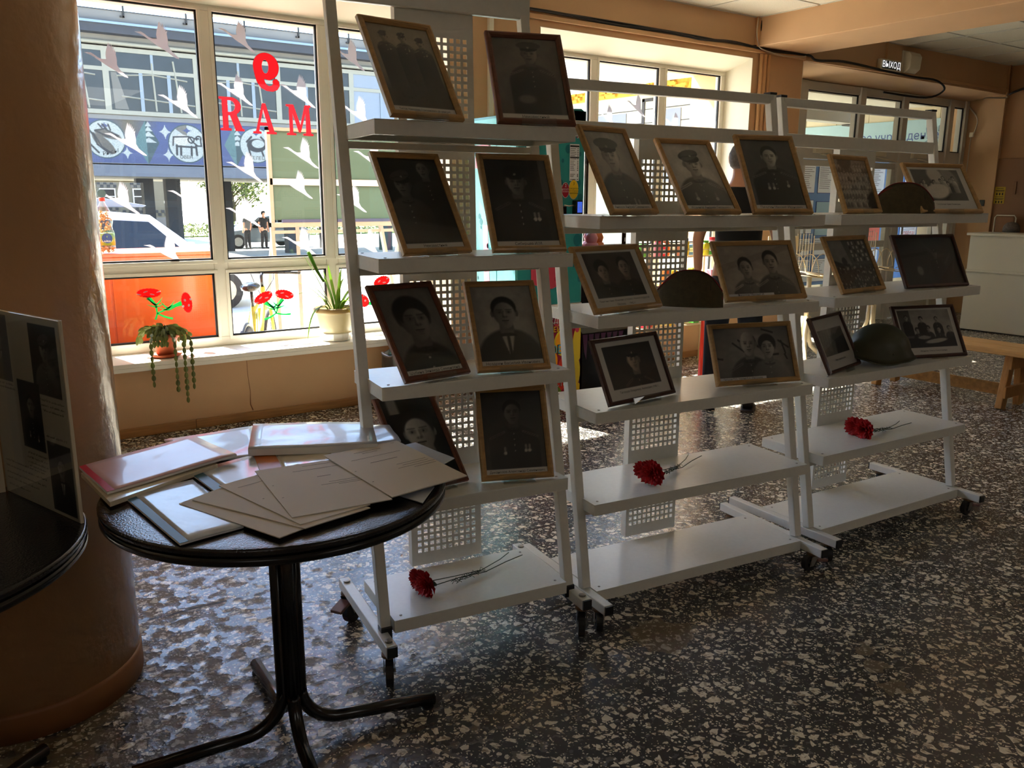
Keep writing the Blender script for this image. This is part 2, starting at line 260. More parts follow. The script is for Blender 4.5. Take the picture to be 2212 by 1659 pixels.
def terrazzo():
    m = bpy.data.materials.new('terrazzo'); m.use_nodes = True; nt = m.node_tree; N = nt.nodes; L = nt.links; b = N['Principled BSDF']
    tc = N.new('ShaderNodeTexCoord'); P = tc.outputs['Object']
    def math_(op, a, bb=None, clamp=False):
        n = N.new('ShaderNodeMath'); n.operation = op; n.use_clamp = clamp
        for i, x in enumerate((a, bb)):
            if x is None: continue
            if isinstance(x, (int, float)): n.inputs[i].default_value = x
            else: L.new(x, n.inputs[i])
        return n.outputs[0]
    def noise(sc, det=3, vec=None):
        n = N.new('ShaderNodeTexNoise'); n.inputs['Scale'].default_value = sc; n.inputs['Detail'].default_value = det; L.new(vec or P, n.inputs['Vector']); return n
    # warped coordinate so that the chips are ragged
    nw = noise(16, 2); va = N.new('ShaderNodeVectorMath'); va.operation = 'SCALE'; va.inputs['Scale'].default_value = .022; L.new(nw.outputs['Color'], va.inputs[0])
    vb = N.new('ShaderNodeVectorMath'); vb.operation = 'ADD'; L.new(P, vb.inputs[0]); L.new(va.outputs[0], vb.inputs[1])
    def chips(sc, keep, gap):
        e = N.new('ShaderNodeTexVoronoi'); e.voronoi_dimensions = '2D'; e.feature = 'DISTANCE_TO_EDGE'; e.inputs['Scale'].default_value = sc; L.new(vb.outputs[0], e.inputs['Vector'])
        f = N.new('ShaderNodeTexVoronoi'); f.voronoi_dimensions = '2D'; f.inputs['Scale'].default_value = sc; L.new(vb.outputs[0], f.inputs['Vector'])
        sp = N.new('ShaderNodeSeparateColor'); L.new(f.outputs['Color'], sp.inputs[0])
        g = math_('MULTIPLY_ADD', sp.outputs[1], .22); g.node.inputs[2].default_value = gap
        a = math_('GREATER_THAN', e.outputs['Distance'], g); k = math_('GREATER_THAN', sp.outputs[0], keep)
        return math_('MULTIPLY', a, k), sp.outputs[2]
    c1, t1 = chips(27, .56, .15); c2, t2 = chips(50, .56, .17); c3, t3 = chips(105, .62, .17)
    mask = math_('MAXIMUM', math_('MAXIMUM', c1, c2), c3)
    # base colour of the binder, browner where it is worn
    big = noise(.9, 5); wear = N.new('ShaderNodeMapRange'); wear.inputs[1].default_value = .56; wear.inputs[2].default_value = .66; L.new(big.outputs[0], wear.inputs[0])
    # heavy wear close to the column, at the left of the tables
    sx = N.new('ShaderNodeSeparateXYZ'); L.new(P, sx.inputs[0])
    gx = N.new('ShaderNodeMapRange'); gx.inputs[1].default_value = 1.55; gx.inputs[2].default_value = .30; L.new(sx.outputs[0], gx.inputs[0])
    fine = noise(17, 7); gw = math_('MULTIPLY', gx.outputs[0], 1.0); ww = math_('ADD', math_('MULTIPLY', gw, .26), fine.outputs[0])
    w2 = N.new('ShaderNodeMapRange'); w2.inputs[1].default_value = .66; w2.inputs[2].default_value = .78; L.new(ww, w2.inputs[0])
    # two rough round patches of newer filler
    def patch(x, y, r):
        dx = math_('POWER', math_('SUBTRACT', sx.outputs[0], x), 2.0); dy = math_('POWER', math_('SUBTRACT', sx.outputs[1], y), 2.0)
        d = math_('ADD', math_('SQRT', math_('ADD', dx, dy)), math_('MULTIPLY', math_('SUBTRACT', fine.outputs[0], .5), .16))
        return math_('LESS_THAN', d, r)
    pt = math_('MAXIMUM', patch(1.985, -3.669, .115), math_('MAXIMUM', patch(2.36, -4.32, .045), math_('MAXIMUM', patch(2.42, -4.22, .04), patch(2.49, -4.13, .035))))
    worn = math_('MAXIMUM', w2.outputs[0], pt, True)
    dark = N.new('ShaderNodeMix'); dark.data_type = 'RGBA'; dark.inputs[6].default_value = (*rgb(74, 72, 70), 1); dark.inputs[7].default_value = (*rgb(116, 100, 76), 1); L.new(worn, dark.inputs[0])
    n5 = noise(40, 3); dk2 = N.new('ShaderNodeMix'); dk2.data_type = 'RGBA'; dk2.blend_type = 'MULTIPLY'; dk2.inputs[0].default_value = .6; L.new(dark.outputs[2], dk2.inputs[6]); L.new(n5.outputs['Color'], dk2.inputs[7])
    dk3 = N.new('ShaderNodeMix'); dk3.data_type = 'RGBA'; dk3.inputs[0].default_value = .5; L.new(dark.outputs[2], dk3.inputs[6]); L.new(dk2.outputs[2], dk3.inputs[7])
    ch = N.new('ShaderNodeValToRGB'); L.new(math_('FRACT', math_('ADD', t1, math_('ADD', t2, t3))), ch.inputs[0])
    ch.color_ramp.elements[0].color = (*rgb(196, 184, 162), 1); ch.color_ramp.elements[1].color = (*rgb(246, 238, 220), 1)
    e = ch.color_ramp.elements.new(.12); e.color = (*rgb(150, 134, 112), 1); e = ch.color_ramp.elements.new(.30); e.color = (*rgb(232, 222, 200), 1)
    mk = math_('MULTIPLY', mask, math_('SUBTRACT', 1.0, math_('MULTIPLY', worn, .55)))
    # joints between the poured bays (cracked, wandering)
    jn = noise(2.2, 5); off = math_('MULTIPLY', math_('SUBTRACT', jn.outputs[0], .5), .16)
    def joint(x, y, k, w):   # along the line y = y + k (X - x)
        ly = math_('ADD', math_('SUBTRACT', sx.outputs[1], math_('MULTIPLY', sx.outputs[0], k)), -(y-k*x)); d = math_('ABSOLUTE', math_('ADD', ly, off)); return math_('LESS_THAN', d, w)
    jt = math_('MAXIMUM', joint(1.0, -2.575, -.06, .008), joint(5.0, -3.06, .08, .006))
    c = N.new('ShaderNodeMix'); c.data_type = 'RGBA'; L.new(mk, c.inputs[0]); L.new(dk3.outputs[2], c.inputs[6]); L.new(ch.outputs[0], c.inputs[7])
    cj = N.new('ShaderNodeMix'); cj.data_type = 'RGBA'; L.new(jt, cj.inputs[0]); L.new(c.outputs[2], cj.inputs[6]); cj.inputs[7].default_value = (*rgb(52, 44, 34), 1)
    L.new(cj.outputs[2], b.inputs['Base Color'])
    r = math_('ADD', .20, math_('MULTIPLY', worn, .4)); rr = math_('ADD', r, math_('MULTIPLY', n5.outputs[0], .12)); L.new(rr, b.inputs['Roughness'])
    h1 = noise(9, 4); pit = math_('LESS_THAN', noise(55, 3).outputs[0], .36); hs = math_('SUBTRACT', math_('ADD', math_('MULTIPLY', h1.outputs[0], 1.0), math_('MULTIPLY', fine.outputs[0], .5)), math_('MULTIPLY', pit, .25)); hh = math_('SUBTRACT', hs, math_('MULTIPLY', worn, math_('ADD', .35, math_('MULTIPLY', noise(60, 4).outputs[0], .9))))
    hj = math_('SUBTRACT', hh, math_('MULTIPLY', jt, 1.5)); hc = math_('ADD', hj, math_('MULTIPLY', mask, .05))
    bp = N.new('ShaderNodeBump'); bp.inputs['Strength'].default_value = .6; bp.inputs['Distance'].default_value = .006; L.new(hc, bp.inputs['Height']); L.new(bp.outputs[0], b.inputs['Normal'])
    b.inputs['Specular IOR Level'].default_value = .55
    MATS['terrazzo'] = m
terrazzo()
# ================================================================== THE SETTING
fl = MB(); fl.box(-7, -13, -.1, 11.6, .5, 0.0); struct('floor', fl, 'terrazzo')
# facade wall: piers, parapets, heads (window plane at y = .35, outer face at y = .75)
WIN = [(-3.3, -.75), (.85, 3.33), (4.15, 6.65)]
w = MB()
piers = [(-7, -3.3), (-.75, .85), (3.33, 4.15), (6.65, 7.40), (11.50, 11.75)]
for a, b in piers: w.box(a, 0, 0, b, .75, 3.6)
for a, b in WIN:
    w.box(a, 0.0, -.4, b, .75, .43)
    w.add([(a, 0, 2.79), (b, 0, 2.79), (b, .36, 2.69), (a, .36, 2.69), (a, 0, 3.6), (b, 0, 3.6), (b, .36, 3.6), (a, .36, 3.6)],
          [(0, 3, 2, 1), (4, 5, 6, 7), (0, 1, 5, 4), (1, 2, 6, 5), (2, 3, 7, 6), (3, 0, 4, 7)])
    w.box(a, .36, 2.71, b, .75, 3.6)
w.add([(7.4, 0, 2.83), (11.5, 0, 2.80), (11.5, .5, 2.75), (7.4, .5, 2.76), (7.4, 0, 3.6), (11.5, 0, 3.6), (11.5, .5, 3.6), (7.4, .5, 3.6)],
      [(0, 3, 2, 1), (4, 5, 6, 7), (0, 1, 5, 4), (1, 2, 6, 5), (2, 3, 7, 6), (3, 0, 4, 7)])
w.box(7.4, .5, 2.76, 11.5, .75, 3.6)
struct('wall_front', w, 'wall_peach')
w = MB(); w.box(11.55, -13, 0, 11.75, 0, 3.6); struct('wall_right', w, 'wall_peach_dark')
w = MB(); w.box(-7, -13.2, 0, 11.75, -13, 3.6); struct('wall_back', w, 'wall_peach')
w = MB(); w.box(-7.2, -13.2, 0, -7, .75, 3.6); struct('wall_left', w, 'wall_peach')
# plastered white window reveals
n_trim = 1
for a, b in WIN[1:]:
    t = MB()
    t.add([(a, .0, 2.788), (b, .0, 2.788), (b, .345, 2.688), (a, .345, 2.688), (a, 0, 2.792), (b, 0, 2.792), (b, .345, 2.692), (a, .345, 2.692)], [(0, 1, 2, 3), (4, 7, 6, 5), (0, 4, 5, 1), (2, 6, 7, 3), (1, 5, 6, 2), (3, 7, 4, 0)])
    struct('trim_%d' % n_trim, t, 'plaster_white'); n_trim += 1
    for x0 in (a, b-.006):
        t = MB(); t.box(x0, -.001, .43, x0+.006, .345, 2.785); struct('trim_%d' % n_trim, t, 'plaster_white'); n_trim += 1
t = MB(); t.box(7.4, -.001, 0, 7.406, .5, 2.82); struct('trim_%d' % n_trim, t, 'plaster_white'); n_trim += 1
# window sills: a deep white board with a nosing
for a, b in WIN[1:]:
    t = MB(); t.box(a-.03, -.05, .452, b+.03, .40, .478); t.box(a-.03, -.05, .425, b+.03, -.012, .452)
    struct('trim_%d' % n_trim, t, 'sill_white', bevel=.003); n_trim += 1
# windows: three columns, a tall upper pane over a low one
def window(idx, a, b, cols, zs=(.478, .54, .98, 1.07, 2.66, 2.725), y0=.315, y1=.385):
    f = MB()
    root = struct('window_%d' % idx, f.box(a, y0, zs[4], b, y1, zs[5]).box(a, y0, zs[0], b, y1, zs[1]), 'pvc', bevel=.004)
    xs = [a]+[v for c in cols for v in c]+[b]
    for i in range(0, len(xs), 2): m = MB(); m.box(xs[i], y0, zs[1], xs[i+1], y1, zs[4]); obj('mullion', m, 'pvc', root, bevel=.004)
    for c0, c1 in cols:
        m = MB(); m.box(c0, y0, zs[2], c1, y1, zs[3]); obj('transom', m, 'pvc', root, bevel=.004)
        for z0, z1 in ((zs[1], zs[2]), (zs[3], zs[4])):
            g = MB(); e = .012
            for q in ((c0, y0+.012, z0, c1, y0+.03, z0+e), (c0, y0+.012, z1-e, c1, y0+.03, z1), (c0, y0+.012, z0, c0+e, y0+.03, z1), (c1-e, y0+.012, z0, c1, y0+.03, z1)): g.box(*q)
            obj('gasket', g, 'gasket', root)
            p = MB(); p.box(c0+.001, y0+.03, z0+.001, c1-.001, y0+.036, z1-.001); obj('pane', p, 'pane_glass', root)
            bd = MB(); e = .022
            for q in ((c0-e, y0-.006, z0-e, c1+e, y0+.004, z0), (c0-e, y0-.006, z1, c1+e, y0+.004, z1+e), (c0-e, y0-.006, z0, c0, y0+.004, z1), (c1, y0-.006, z0, c1+e, y0+.004, z1)): bd.box(*q)
            obj('glazing_bead', bd, 'pvc', root, bevel=.002)
    return root
window(1, .85, 3.33, [(.925, 1.64), (1.735, 2.45), (2.545, 3.255)])
window(2, 4.15, 6.65, [(4.22, 4.935), (5.03, 5.755), (5.85, 6.58)])
window(3, -3.3, -.75, [(-3.22, -2.5), (-2.4, -1.68), (-1.58, -.83)])
# entrance doors with transom lights
d = MB(); y0, y1 = .46, .54
d.box(7.42, y0, 2.665, 11.5, y1, 2.755); d.box(7.42, y0, 1.94, 11.5, y1, 2.10)
root = struct('door_1', d, 'pvc_grey', bevel=.004)
for x0, x1 in ((7.42, 7.52), (7.98, 8.12), (9.09, 9.20), (9.98, 10.09), (11.04, 11.14), (11.42, 11.5)):
    m = MB(); m.box(x0, y0-.02, 0, x1, y1+.02, 2.755); obj('post', m, 'pvc_grey', root, bevel=.006)
for x0, x1 in ((7.52, 7.98), (8.12, 9.09), (9.20, 9.98), (10.09, 11.04), (11.14, 11.42)):
    p = MB(); p.box(x0, .49, 2.10, x1, .497, 2.665); obj('pane', p, 'pane_glass', root)
    g = MB(); e = .014
    for q in ((x0, .475, 2.10, x1, .489, 2.10+e), (x0, .475, 2.665-e, x1, .489, 2.665), (x0, .475, 2.10, x0+e, .489, 2.665), (x1-e, .475, 2.10, x1, .489, 2.665)): g.box(*q)
    obj('gasket', g, 'gasket', root)
    lf = MB(); e = .085
    for q in ((x0+.01, .47, .02, x1-.01, .53, .30), (x0+.01, .47, 1.86, x1-.01, .53, 1.93), (x0+.01, .47, .3, x0+e, .53, 1.86), (x1-e, .47, .3, x1-.01, .53, 1.86), (x0+e, .475, .92, x1-e, .525, 1.0)): lf.box(*q)
    lo = obj('door_leaf', lf, 'pvc_grey', root, bevel=.004)
    for z0, z1 in ((.3, .92), (1.0, 1.86)):
        p = MB(); p.box(x0+e, .497, z0, x1-e, .503, z1); obj('pane', p, 'pane_glass', lo)
    if x1-x0 > .7:
        c = MB(); c.box(x0+.18, .42, 2.0, x0+.48, .468, 2.07); c.bar((x0+.3, .43, 1.99), (x0+.58, .40, 1.955), .03, .012); c.bar((x0+.58, .40, 1.955), (x0+.78, .45, 1.95), .022, .012)
        obj('door_closer', c, 'siren_white', lo, bevel=.004)
        h = MB(); h.tube([(x0+.06, .45, .9), (x0+.06, .40, .95), (x0+.06, .40, 1.25), (x0+.06, .45, 1.3)], .012); obj('handle', h, 'chrome', lo, smooth=True)
# pillar in the foreground
cm = MB(); cm.lathe([(.327, .085), (.327, 3.2)], 64, (.123, -2.7586, 0)); cr = struct('column', cm, 'column_paint', smooth=True)
pm = MB(); pm.lathe([(.332, 0), (.332, .075), (.329, .088)], 64, (.123, -2.7586, 0)); obj('plinth', pm, 'plinth_paint', cr, smooth=True)
# skirting board of the window wall, in two lengths of wood-print plank
sk = MB(); sk.box(.85, -.02, .0, 1.36, -.002, .062); bs = struct('baseboard_front', sk, 'laminate_wood', bevel=.004)
for x0, x1 in ((1.362, 3.33), (3.332, 5.6), (5.602, 7.4)):
    p = MB(); p.box(x0, -.02, 0, x1, -.002, .062); obj('plank', p, 'laminate_wood', bs, bevel=.004)
# ceiling: slab, lay-in tiles in T-bars, the beam
c = MB(); c.box(-7, -13, 3.19, 11.6, 0, 3.6); ce = struct('ceiling', c, 'plaster_white')
tile = MB(); tile.box(-.335, -.335, 0, .335, .335, .016); tile_me = tile.mesh('ceiling_tile'); fixn(tile_me); tile_me.materials.append(MATS['ceiling_tile'])
bars = MB()
def tiles(x_edges, y_edges, z):
    for i in range(len(x_edges)-1):
        for j in range(len(y_edges)-1):
            xa, xb = x_edges[i], x_edges[i+1]; ya, yb = y_edges[j], y_edges[j+1]
            o = bpy.data.objects.new('ceiling_tile', tile_me); link(o, ce); o.location = ((xa+xb)/2, (ya+yb)/2, z)
            o.scale = ((xb-xa-.02)/.67, (yb-ya-.02)/.67, 1); o['kind'] = 'structure'
    for x in x_edges: bars.box(x-.012, y_edges[0], z-.006, x+.012, y_edges[-1], z+.002)
    for y in y_edges: bars.box(x_edges[0], y-.012, z-.006, x_edges[-1], y+.012, z+.002)
tiles([7.40, 7.74, 8.44, 9.13, 9.82, 10.51, 11.2, 11.55], [-4.8, -4.11, -3.42, -2.73, -2.04, -1.355, -.665, 0], 3.15)
tiles([3.22, 3.91, 4.6, 5.29, 5.98, 6.68], [-3.42, -2.73, -2.04, -1.355, -.665, 0], 3.15)
obj('t_bar', bars, 't_bar', ce)
f = MB(); f.box(-7, -13, 3.15, 3.22, 0, 3.17); f.box(3.22, -13, 3.15, 6.68, -3.42, 3.17); f.box(7.4, -13, 3.15, 11.55, -4.8, 3.17); obj('ceiling_panel', f, 'ceiling_tile', ce)
b = MB(); b.box(6.68, -13, 2.89, 7.40, 0, 3.19); struct('trim_%d' % n_trim, b, 'wall_peach', bevel=.006); n_trim += 1
# conduit trunking along the wall over the windows, riser pipes in the beam corner, loose cables
t = MB(); t.box(3.5, -.03, 2.838, 7.40, -.002, 2.872); t.box(7.4, -.03, 2.83, 11.5, -.002, 2.862); struct('trim_%d' % n_trim, t, 'conduit', bevel=.004); n_trim += 1
for x, r in ((6.735, .018), (6.785, .022), (6.845, .018)):
    p = MB(); p.tube([(x, -.03, 0), (x, -.03, 2.83)], r, 10); struct('trim_%d' % n_trim, p, 'conduit', smooth=True); n_trim += 1
p = MB(); p.box(6.655, -.035, 2.87, 6.70, -.004, 3.15); struct('trim_%d' % n_trim, p, 'conduit'); n_trim += 1
p = MB(); p.box(3.66, -.03, 1.0, 3.70, -.002, 2.83); struct('trim_%d' % n_trim, p, 'plaster_white'); n_trim += 1
def cable(pts, r, m, label, n=6, sub=5, cat='cable'):
    P = [Vector(p) for p in pts]; out = []
    for i in range(len(P)-1):
        p0, p1, p2, p3 = P[max(i-1, 0)], P[i], P[i+1], P[min(i+2, len(P)-1)]
        for k in range(sub):
            t = k/sub; out.append(.5*((2*p1)+(-p0+p2)*t+(2*p0-5*p1+4*p2-p3)*t*t+(-p0+3*p1-3*p2+p3)*t*t*t))
    out.append(P[-1]); mb = MB(); mb.tube(out, r, n)
    o = obj('cable', mb, m, smooth=True); tag(o, label, cat); return o
cable([(3.3, -.02, 2.885), (4.2, -.025, 2.90), (4.9, -.02, 2.885), (5.5, -.025, 2.892), (5.9, -.03, 2.875), (6.3, -.03, 2.895), (6.65, -.03, 2.878), (6.9, -.03, 2.868), (7.42, -.03, 2.885), (7.55, -.05, 2.845), (8.0, -.04, 2.875), (8.6, -.04, 2.855), (9.3, -.04, 2.83), (9.75, -.06, 2.825), (9.95, -.05, 2.74), (9.85, .1, 2.66), (9.3, .3, 2.70)], .012, 'cable_black', 'thick black cable sagging along the trunking above both windows and the doors')
cable([(3.4, -.018, 2.90), (4.6, -.02, 2.905), (5.6, -.02, 2.90), (6.6, -.02, 2.89), (6.70, -.05, 2.95), (6.68, -.05, 3.05), (6.69, -.05, 3.14)], .007, 'cable_black', 'thin black cable over the second window turning up the beam corner')
cable([(6.645, -.04, 3.14), (6.62, -.05, 3.02), (6.66, -.04, 2.92), (6.72, -.04, 2.87), (7.0, -.05, 2.84), (7.3, -.04, 2.855), (7.38, -.04, 2.87)], .006, 'cable_white', 'pale thin cable looping down the wall corner under the beam')
cable([(11.5, -.02, 2.82), (11.42, -.05, 2.775), (11.3, -.1, 2.74), (10.95, -.06, 2.72), (10.9, -.03, 2.70)], .008, 'cable_white', 'pale cable strung from the ceiling corner to the right door jamb')
cable([(11.48, .45, 2.70), (11.46, .30, 2.52), (11.47, .33, 2.35), (11.47, .36, 2.30), (11.49, .38, 1.8), (11.49, .40, 1.2)], .007, 'cable_white', 'pale cable with plug hanging down the right door jamb')
cable([(11.52, -.03, 2.80), (11.50, -.12, 2.83), (11.52, -.25, 2.86), (11.52, -.5, 2.84)], .014, 'cable_black', 'short black cable bundle running along the right wall under the ceiling')
t = MB(); t.box(11.46, .335, 2.30, 11.492, .385, 2.36); o = obj('junction_plug', t, 'siren_white', bevel=.006); tag(o, 'small white plug connector hanging on the right door jamb', 'plug')
for x, z0, z1 in ((8.79, 2.97, 3.15), (11.49, 2.80, 3.15)):
    p = MB(); p.box(x, -.022, z0, x+.022, -.002, z1); struct('trim_%d' % n_trim, p, 'conduit'); n_trim += 1
# exit sign and siren over the doors
t = thing('exit_sign', 'lit exit sign with white Cyrillic letters above the entrance doors', 'sign', (8.84, -.03, 2.91))
m = MB(); m.box(-.195, -.02, -.058, .195, .026, .058); obj('housing', m, 'siren_white', t, bevel=.006)
m = MB(); m.box(-.165, -.024, -.042, .165, -.02, .042); obj('sign_panel', m, 'exit_panel', t)
m = MB(); m.text('ВЫХОД', .092, lambda x, y: (x, -.0255, y)); obj('lettering', m, 'lit_white', t, norm=False)
t = thing('siren', 'cream wedge-shaped siren mounted right of the exit sign', 'siren', (9.22, -.004, 2.97))
m = MB(); prof = [(0, -.10), (-.035, -.115), (-.095, -.07), (-.105, .06), (-.08, .10), (0, .115)]
m.prism(prof, .22, lambda a, z, d: (d-.11, a, z)); obj('housing', m, 'siren_white', t, bevel=.012)
m = MB(); m.box(-.12, -.012, -.125, .12, .004, .125); obj('back_plate', m, 'siren_white', t, bevel=.004)
# right wall: painted door with padlock, notice, hinge, patch
dr = MB(); dr.box(11.525, -1.05, .05, 11.549, .165, 2.02); d2 = struct('door_2', dr, 'door_brown', bevel=.005)
m = MB(); m.box(11.51, -.265, 1.57, 11.527, -.235, 1.73); obj('hinge', m, 'door_brown', d2, bevel=.004)
t = thing('padlock', 'small dark padlock on the edge of the brown door', 'padlock', (11.51, .13, 1.47))
m = MB(); m.box(-.018, -.035, -.05, .012, .035, .03); obj('body', m, 'black_gloss', t, bevel=.006)
m = MB(); m.tube([(-.003, .02, .03), (-.003, .02, .06), (-.003, 0, .075), (-.003, -.02, .06), (-.003, -.02, .03)], .006); obj('shackle', m, 'zinc', t, smooth=True)
t = thing('notice', 'yellow notice sheet with black print on the brown door', 'notice', (11.522, -.07, 1.56))
m = MB(); m.box(-.002, -.065, -.105, .001, .065, .105); obj('sheet', m, 'sign_yellow', t)
m = MB()
for z, wd in ((.085, .04), (.06, .055), (.05, .05), (-.02, .05), (-.042, .055), (-.052, .045)): m.box(-.0035, -wd, z-.003, -.002, wd, z+.003)
for z in (.015, -.085):
    for y in (-.035, 0, .035): m.box(-.0035, y-.008, z-.014, -.002, y+.008, z+.014)
obj('print', m, 'ink', t)
m = MB(); m.box(11.515, .02, 2.37, 11.549, .16, 2.62); o = obj('grille_cover', m, 'wall_peach_dark', bevel=.004); tag(o, 'painted square cover plate high on the right wall', 'cover plate')
# crack and seam lines in the parapet below the first window
m = MB()
pts = [(1.722, -.0015, .42), (1.725, -.0015, .3), (1.735, -.0015, .2), (1.73, -.0015, .11), (1.745, -.0015, .07)]
m.tube(pts, [.0015, .0015, .002, .003, .004], 5); struct('trim_%d' % n_trim, m, 'plinth_paint'); n_trim += 1
# ================================================================== WINDOW DECALS
WY = .338
CR = [(0, 0), (.07, .006), (.105, -.012), (.145, -.042), (.185, -.057), (.235, -.054), (.23, -.012), (.24, .038), (.258, .095), (.272, .137), (.281, .088), (.290, .133), (.297, .075), (.309, .123), (.312, .06), (.326, .104), (.324, .045), (.341, .078), (.334, .03), (.352, .046), (.345, .012), (.347, -.012), (.352, -.052), (.349, -.112), (.355, -.122), (.375, -.162), (.385, -.172), (.46, -.237), (.46, -.25), (.415, -.237), (.325, -.177), (.225, -.122), (.165, -.082), (.105, -.042), (.06, -.017)]
K = .238/.46
def crane(bx, bz, k, label, group):
    m = MB(); m.prism([(x*k, y*k) for x, y in CR], .0012, lambda x, y, d: (bx+x, WY-d, bz+y)); o = obj('crane_decal', m, 'sticker_white'); tag(o, label, 'sticker', group); return o
cr_l = [(.964, 2.34, 1), (1.261, 2.49, 1.08), (1.368, 2.123, 1), (1.034, 1.872, 1), (1.382, 1.527, 1), (.955, 1.51, 1.03), (1.207, 1.179, 1.08)]
nm = ['beside the pillar, second from the top', 'at the very top of the left pane', 'in the upper right of the left pane', 'over the fish roundel in the left pane', 'over the dark outdoor column in the left pane', 'next to the plastic bottle in the left pane', 'low on the left pane above the orange cabinet']
for (x, z, k), n in zip(cr_l, nm): crane(x, z, K*k, 'white flying crane decal '+n, 'crane decals on the windows')
cr_m = [(1.776, 2.566, 1), (1.74, 2.222, 1), (2.164, 2.247, 1.1), (2.174, 1.829, 1.07), (1.773, 1.719, 1.03), (2.137, 1.607, 1), (1.745, 1.415, 1), (2.132, 1.21, 1.1)]
nm = ['in the top left of the middle pane, above the red nine', 'left of the red nine, over the letter R', 'right of the red nine, over the letter M', 'under the red letter M', 'under the red letter R, over the mosaic', 'across the bar of the outdoor board', 'over the two people outside', 'in the lower right of the middle pane']
for (x, z, k), n in zip(cr_m, nm): crane(x, z, K*k, 'white flying crane decal '+n, 'crane decals on the windows')
cr_r = [(2.565, 2.523, 1.05), (2.612, 2.136, 1.1), (2.705, 1.822, 1.12), (2.554, 1.511, 1.02), (2.655, 1.184, 1.12)]
for i, (x, z, k) in enumerate(cr_r): crane(x, z, K*k, 'white flying crane decal seen beside the tall stand post, %s from the top' % ORD[i], 'crane decals on the windows')
for (x, z), n in zip([(5.376, 2.351), (5.033, 2.24), (5.862, 2.221)], ['in the middle pane of the second window, higher one', 'in the middle pane of the second window, lower one', 'in the right pane of the second window']):
    crane(x, z, K, 'white flying crane decal '+n, 'crane decals on the windows')
# red 9 and the mirrored slab letters
def filled(polys, thick=.0006):
    """closed outlines (outer first, then holes) filled by a 2-D curve; returns verts, faces"""
    cu = bpy.data.curves.new('f', 'CURVE'); cu.dimensions = '2D'; cu.fill_mode = 'BOTH'
    for p in polys:
        sp = cu.splines.new('POLY'); sp.points.add(len(p)-1); sp.use_cyclic_u = True
        for q, (x, y) in zip(sp.points, p): q.co = (x, y, 0, 1)
    ob = bpy.data.objects.new('f', cu); COL.objects.link(ob); me = bpy.data.meshes.new_from_object(ob)
    r = ([tuple(v.co) for v in me.vertices], [tuple(f.vertices) for f in me.polygons]); bpy.data.objects.remove(ob); bpy.data.curves.remove(cu); bpy.data.meshes.remove(me); return r
def letter(name, polys, x0, z0, w, h, label, group=None):
    t = thing(name, label, 'lettering', (x0, WY, z0), 0, group)
    v, f = filled([[(x*w, y*h) for x, y in p] for p in polys]); m = MB(); m.add([(x, -.0008, y) for x, y, z in v], f); obj('face', m, 'sticker_red', t, norm=False)
    m = MB(); m.tube([(x*w, -.0010, y*h) for x, y in polys[0]]+[(polys[0][0][0]*w, -.0010, polys[0][0][1]*h)], .0013, 4); obj('edge_line', m, 'sticker_outline', t, norm=False)
    return t
def stroke(pts, ws):
    out = []; P = [np.array(p, float) for p in pts]; L = []; R = []
    for i, p in enumerate(P):
        d = P[min(i+1, len(P)-1)]-P[max(i-1, 0)]; d /= np.linalg.norm(d); nrm = np.array([-d[1], d[0]]); L.append(p+nrm*ws[i]); R.append(p-nrm*ws[i])
    for i in range(len(P)-1): out.append([tuple(L[i]), tuple(L[i+1]), tuple(R[i+1]), tuple(R[i])])
    return out
def arc(cx, cy, rx, ry, a0, a1, n=14): return [(cx+rx*math.cos(math.radians(a0+(a1-a0)*i/n)), cy+ry*math.sin(math.radians(a0+(a1-a0)*i/n))) for i in range(n+1)]
nine = [arc(.5, .64, .5, .36, -38, 182, 26)+[(.02, .52), (.06, .36), (.13, .21), (.27, .08), (.48, .01), (.72, .0), (.90, .05), (1.0, .16), (.99, .27), (.90, .335), (.79, .33), (.73, .27), (.745, .205), (.70, .155), (.60, .135), (.50, .16), (.43, .23), (.40, .32), (.60, .29), (.78, .345)], arc(.47, .64, .13, .18, 0, 345, 20)]
letter('number_nine', nine, 1.995, 2.196, .178, .247, 'big red mirrored number nine decal on the middle window pane')
Rr = [[(0, 0), (.46, 0), (.46, .06), (.34, .08), (.34, .46), (.43, .46), (.62, .05), (.62, 0), (1.0, 0), (1.0, .06), (.92, .07), (.70, .49)]+arc(.48, .735, .42, .265, -52, 90)+[(0, 1), (0, .94), (.12, .92), (.12, .08), (0, .06)], [(.34, .56), (.46, .56)]+arc(.46, .735, .2, .172, -88, 88)+[(.34, .907)]]
Aa = [[(0, 0), (.36, 0), (.36, .06), (.26, .08), (.31, .27), (.67, .27), (.72, .08), (.60, .06), (.60, 0), (1.05, 0), (1.05, .06), (.95, .08), (.60, 1), (.46, 1), (.13, .08), (0, .06)], [(.34, .36), (.64, .36), (.49, .80)]]
Mm = [[(0, 0), (.37, 0), (.37, .06), (.25, .08), (.25, .72), (.49, .10), (.56, .10), (.79, .74), (.79, .08), (.66, .06), (.66, 0), (1.08, 0), (1.08, .06), (.99, .08), (.94, .92), (1.0, .94), (1.0, 1), (.77, 1), (.56, .34), (.30, 1), (0, 1), (0, .94), (.12, .92), (.12, .08), (0, .06)]]
letter('letter_r', Rr, 1.752, 1.925, .16, .215, 'red slab-serif letter R decal, left one under the nine')
letter('letter_a', Aa, 1.972, 1.915, .155, .2, 'red slab-serif letter A decal, middle one under the nine')
letter('letter_m', Mm, 2.21, 1.915, .178, .205, 'red slab-serif letter M decal, right one under the nine')
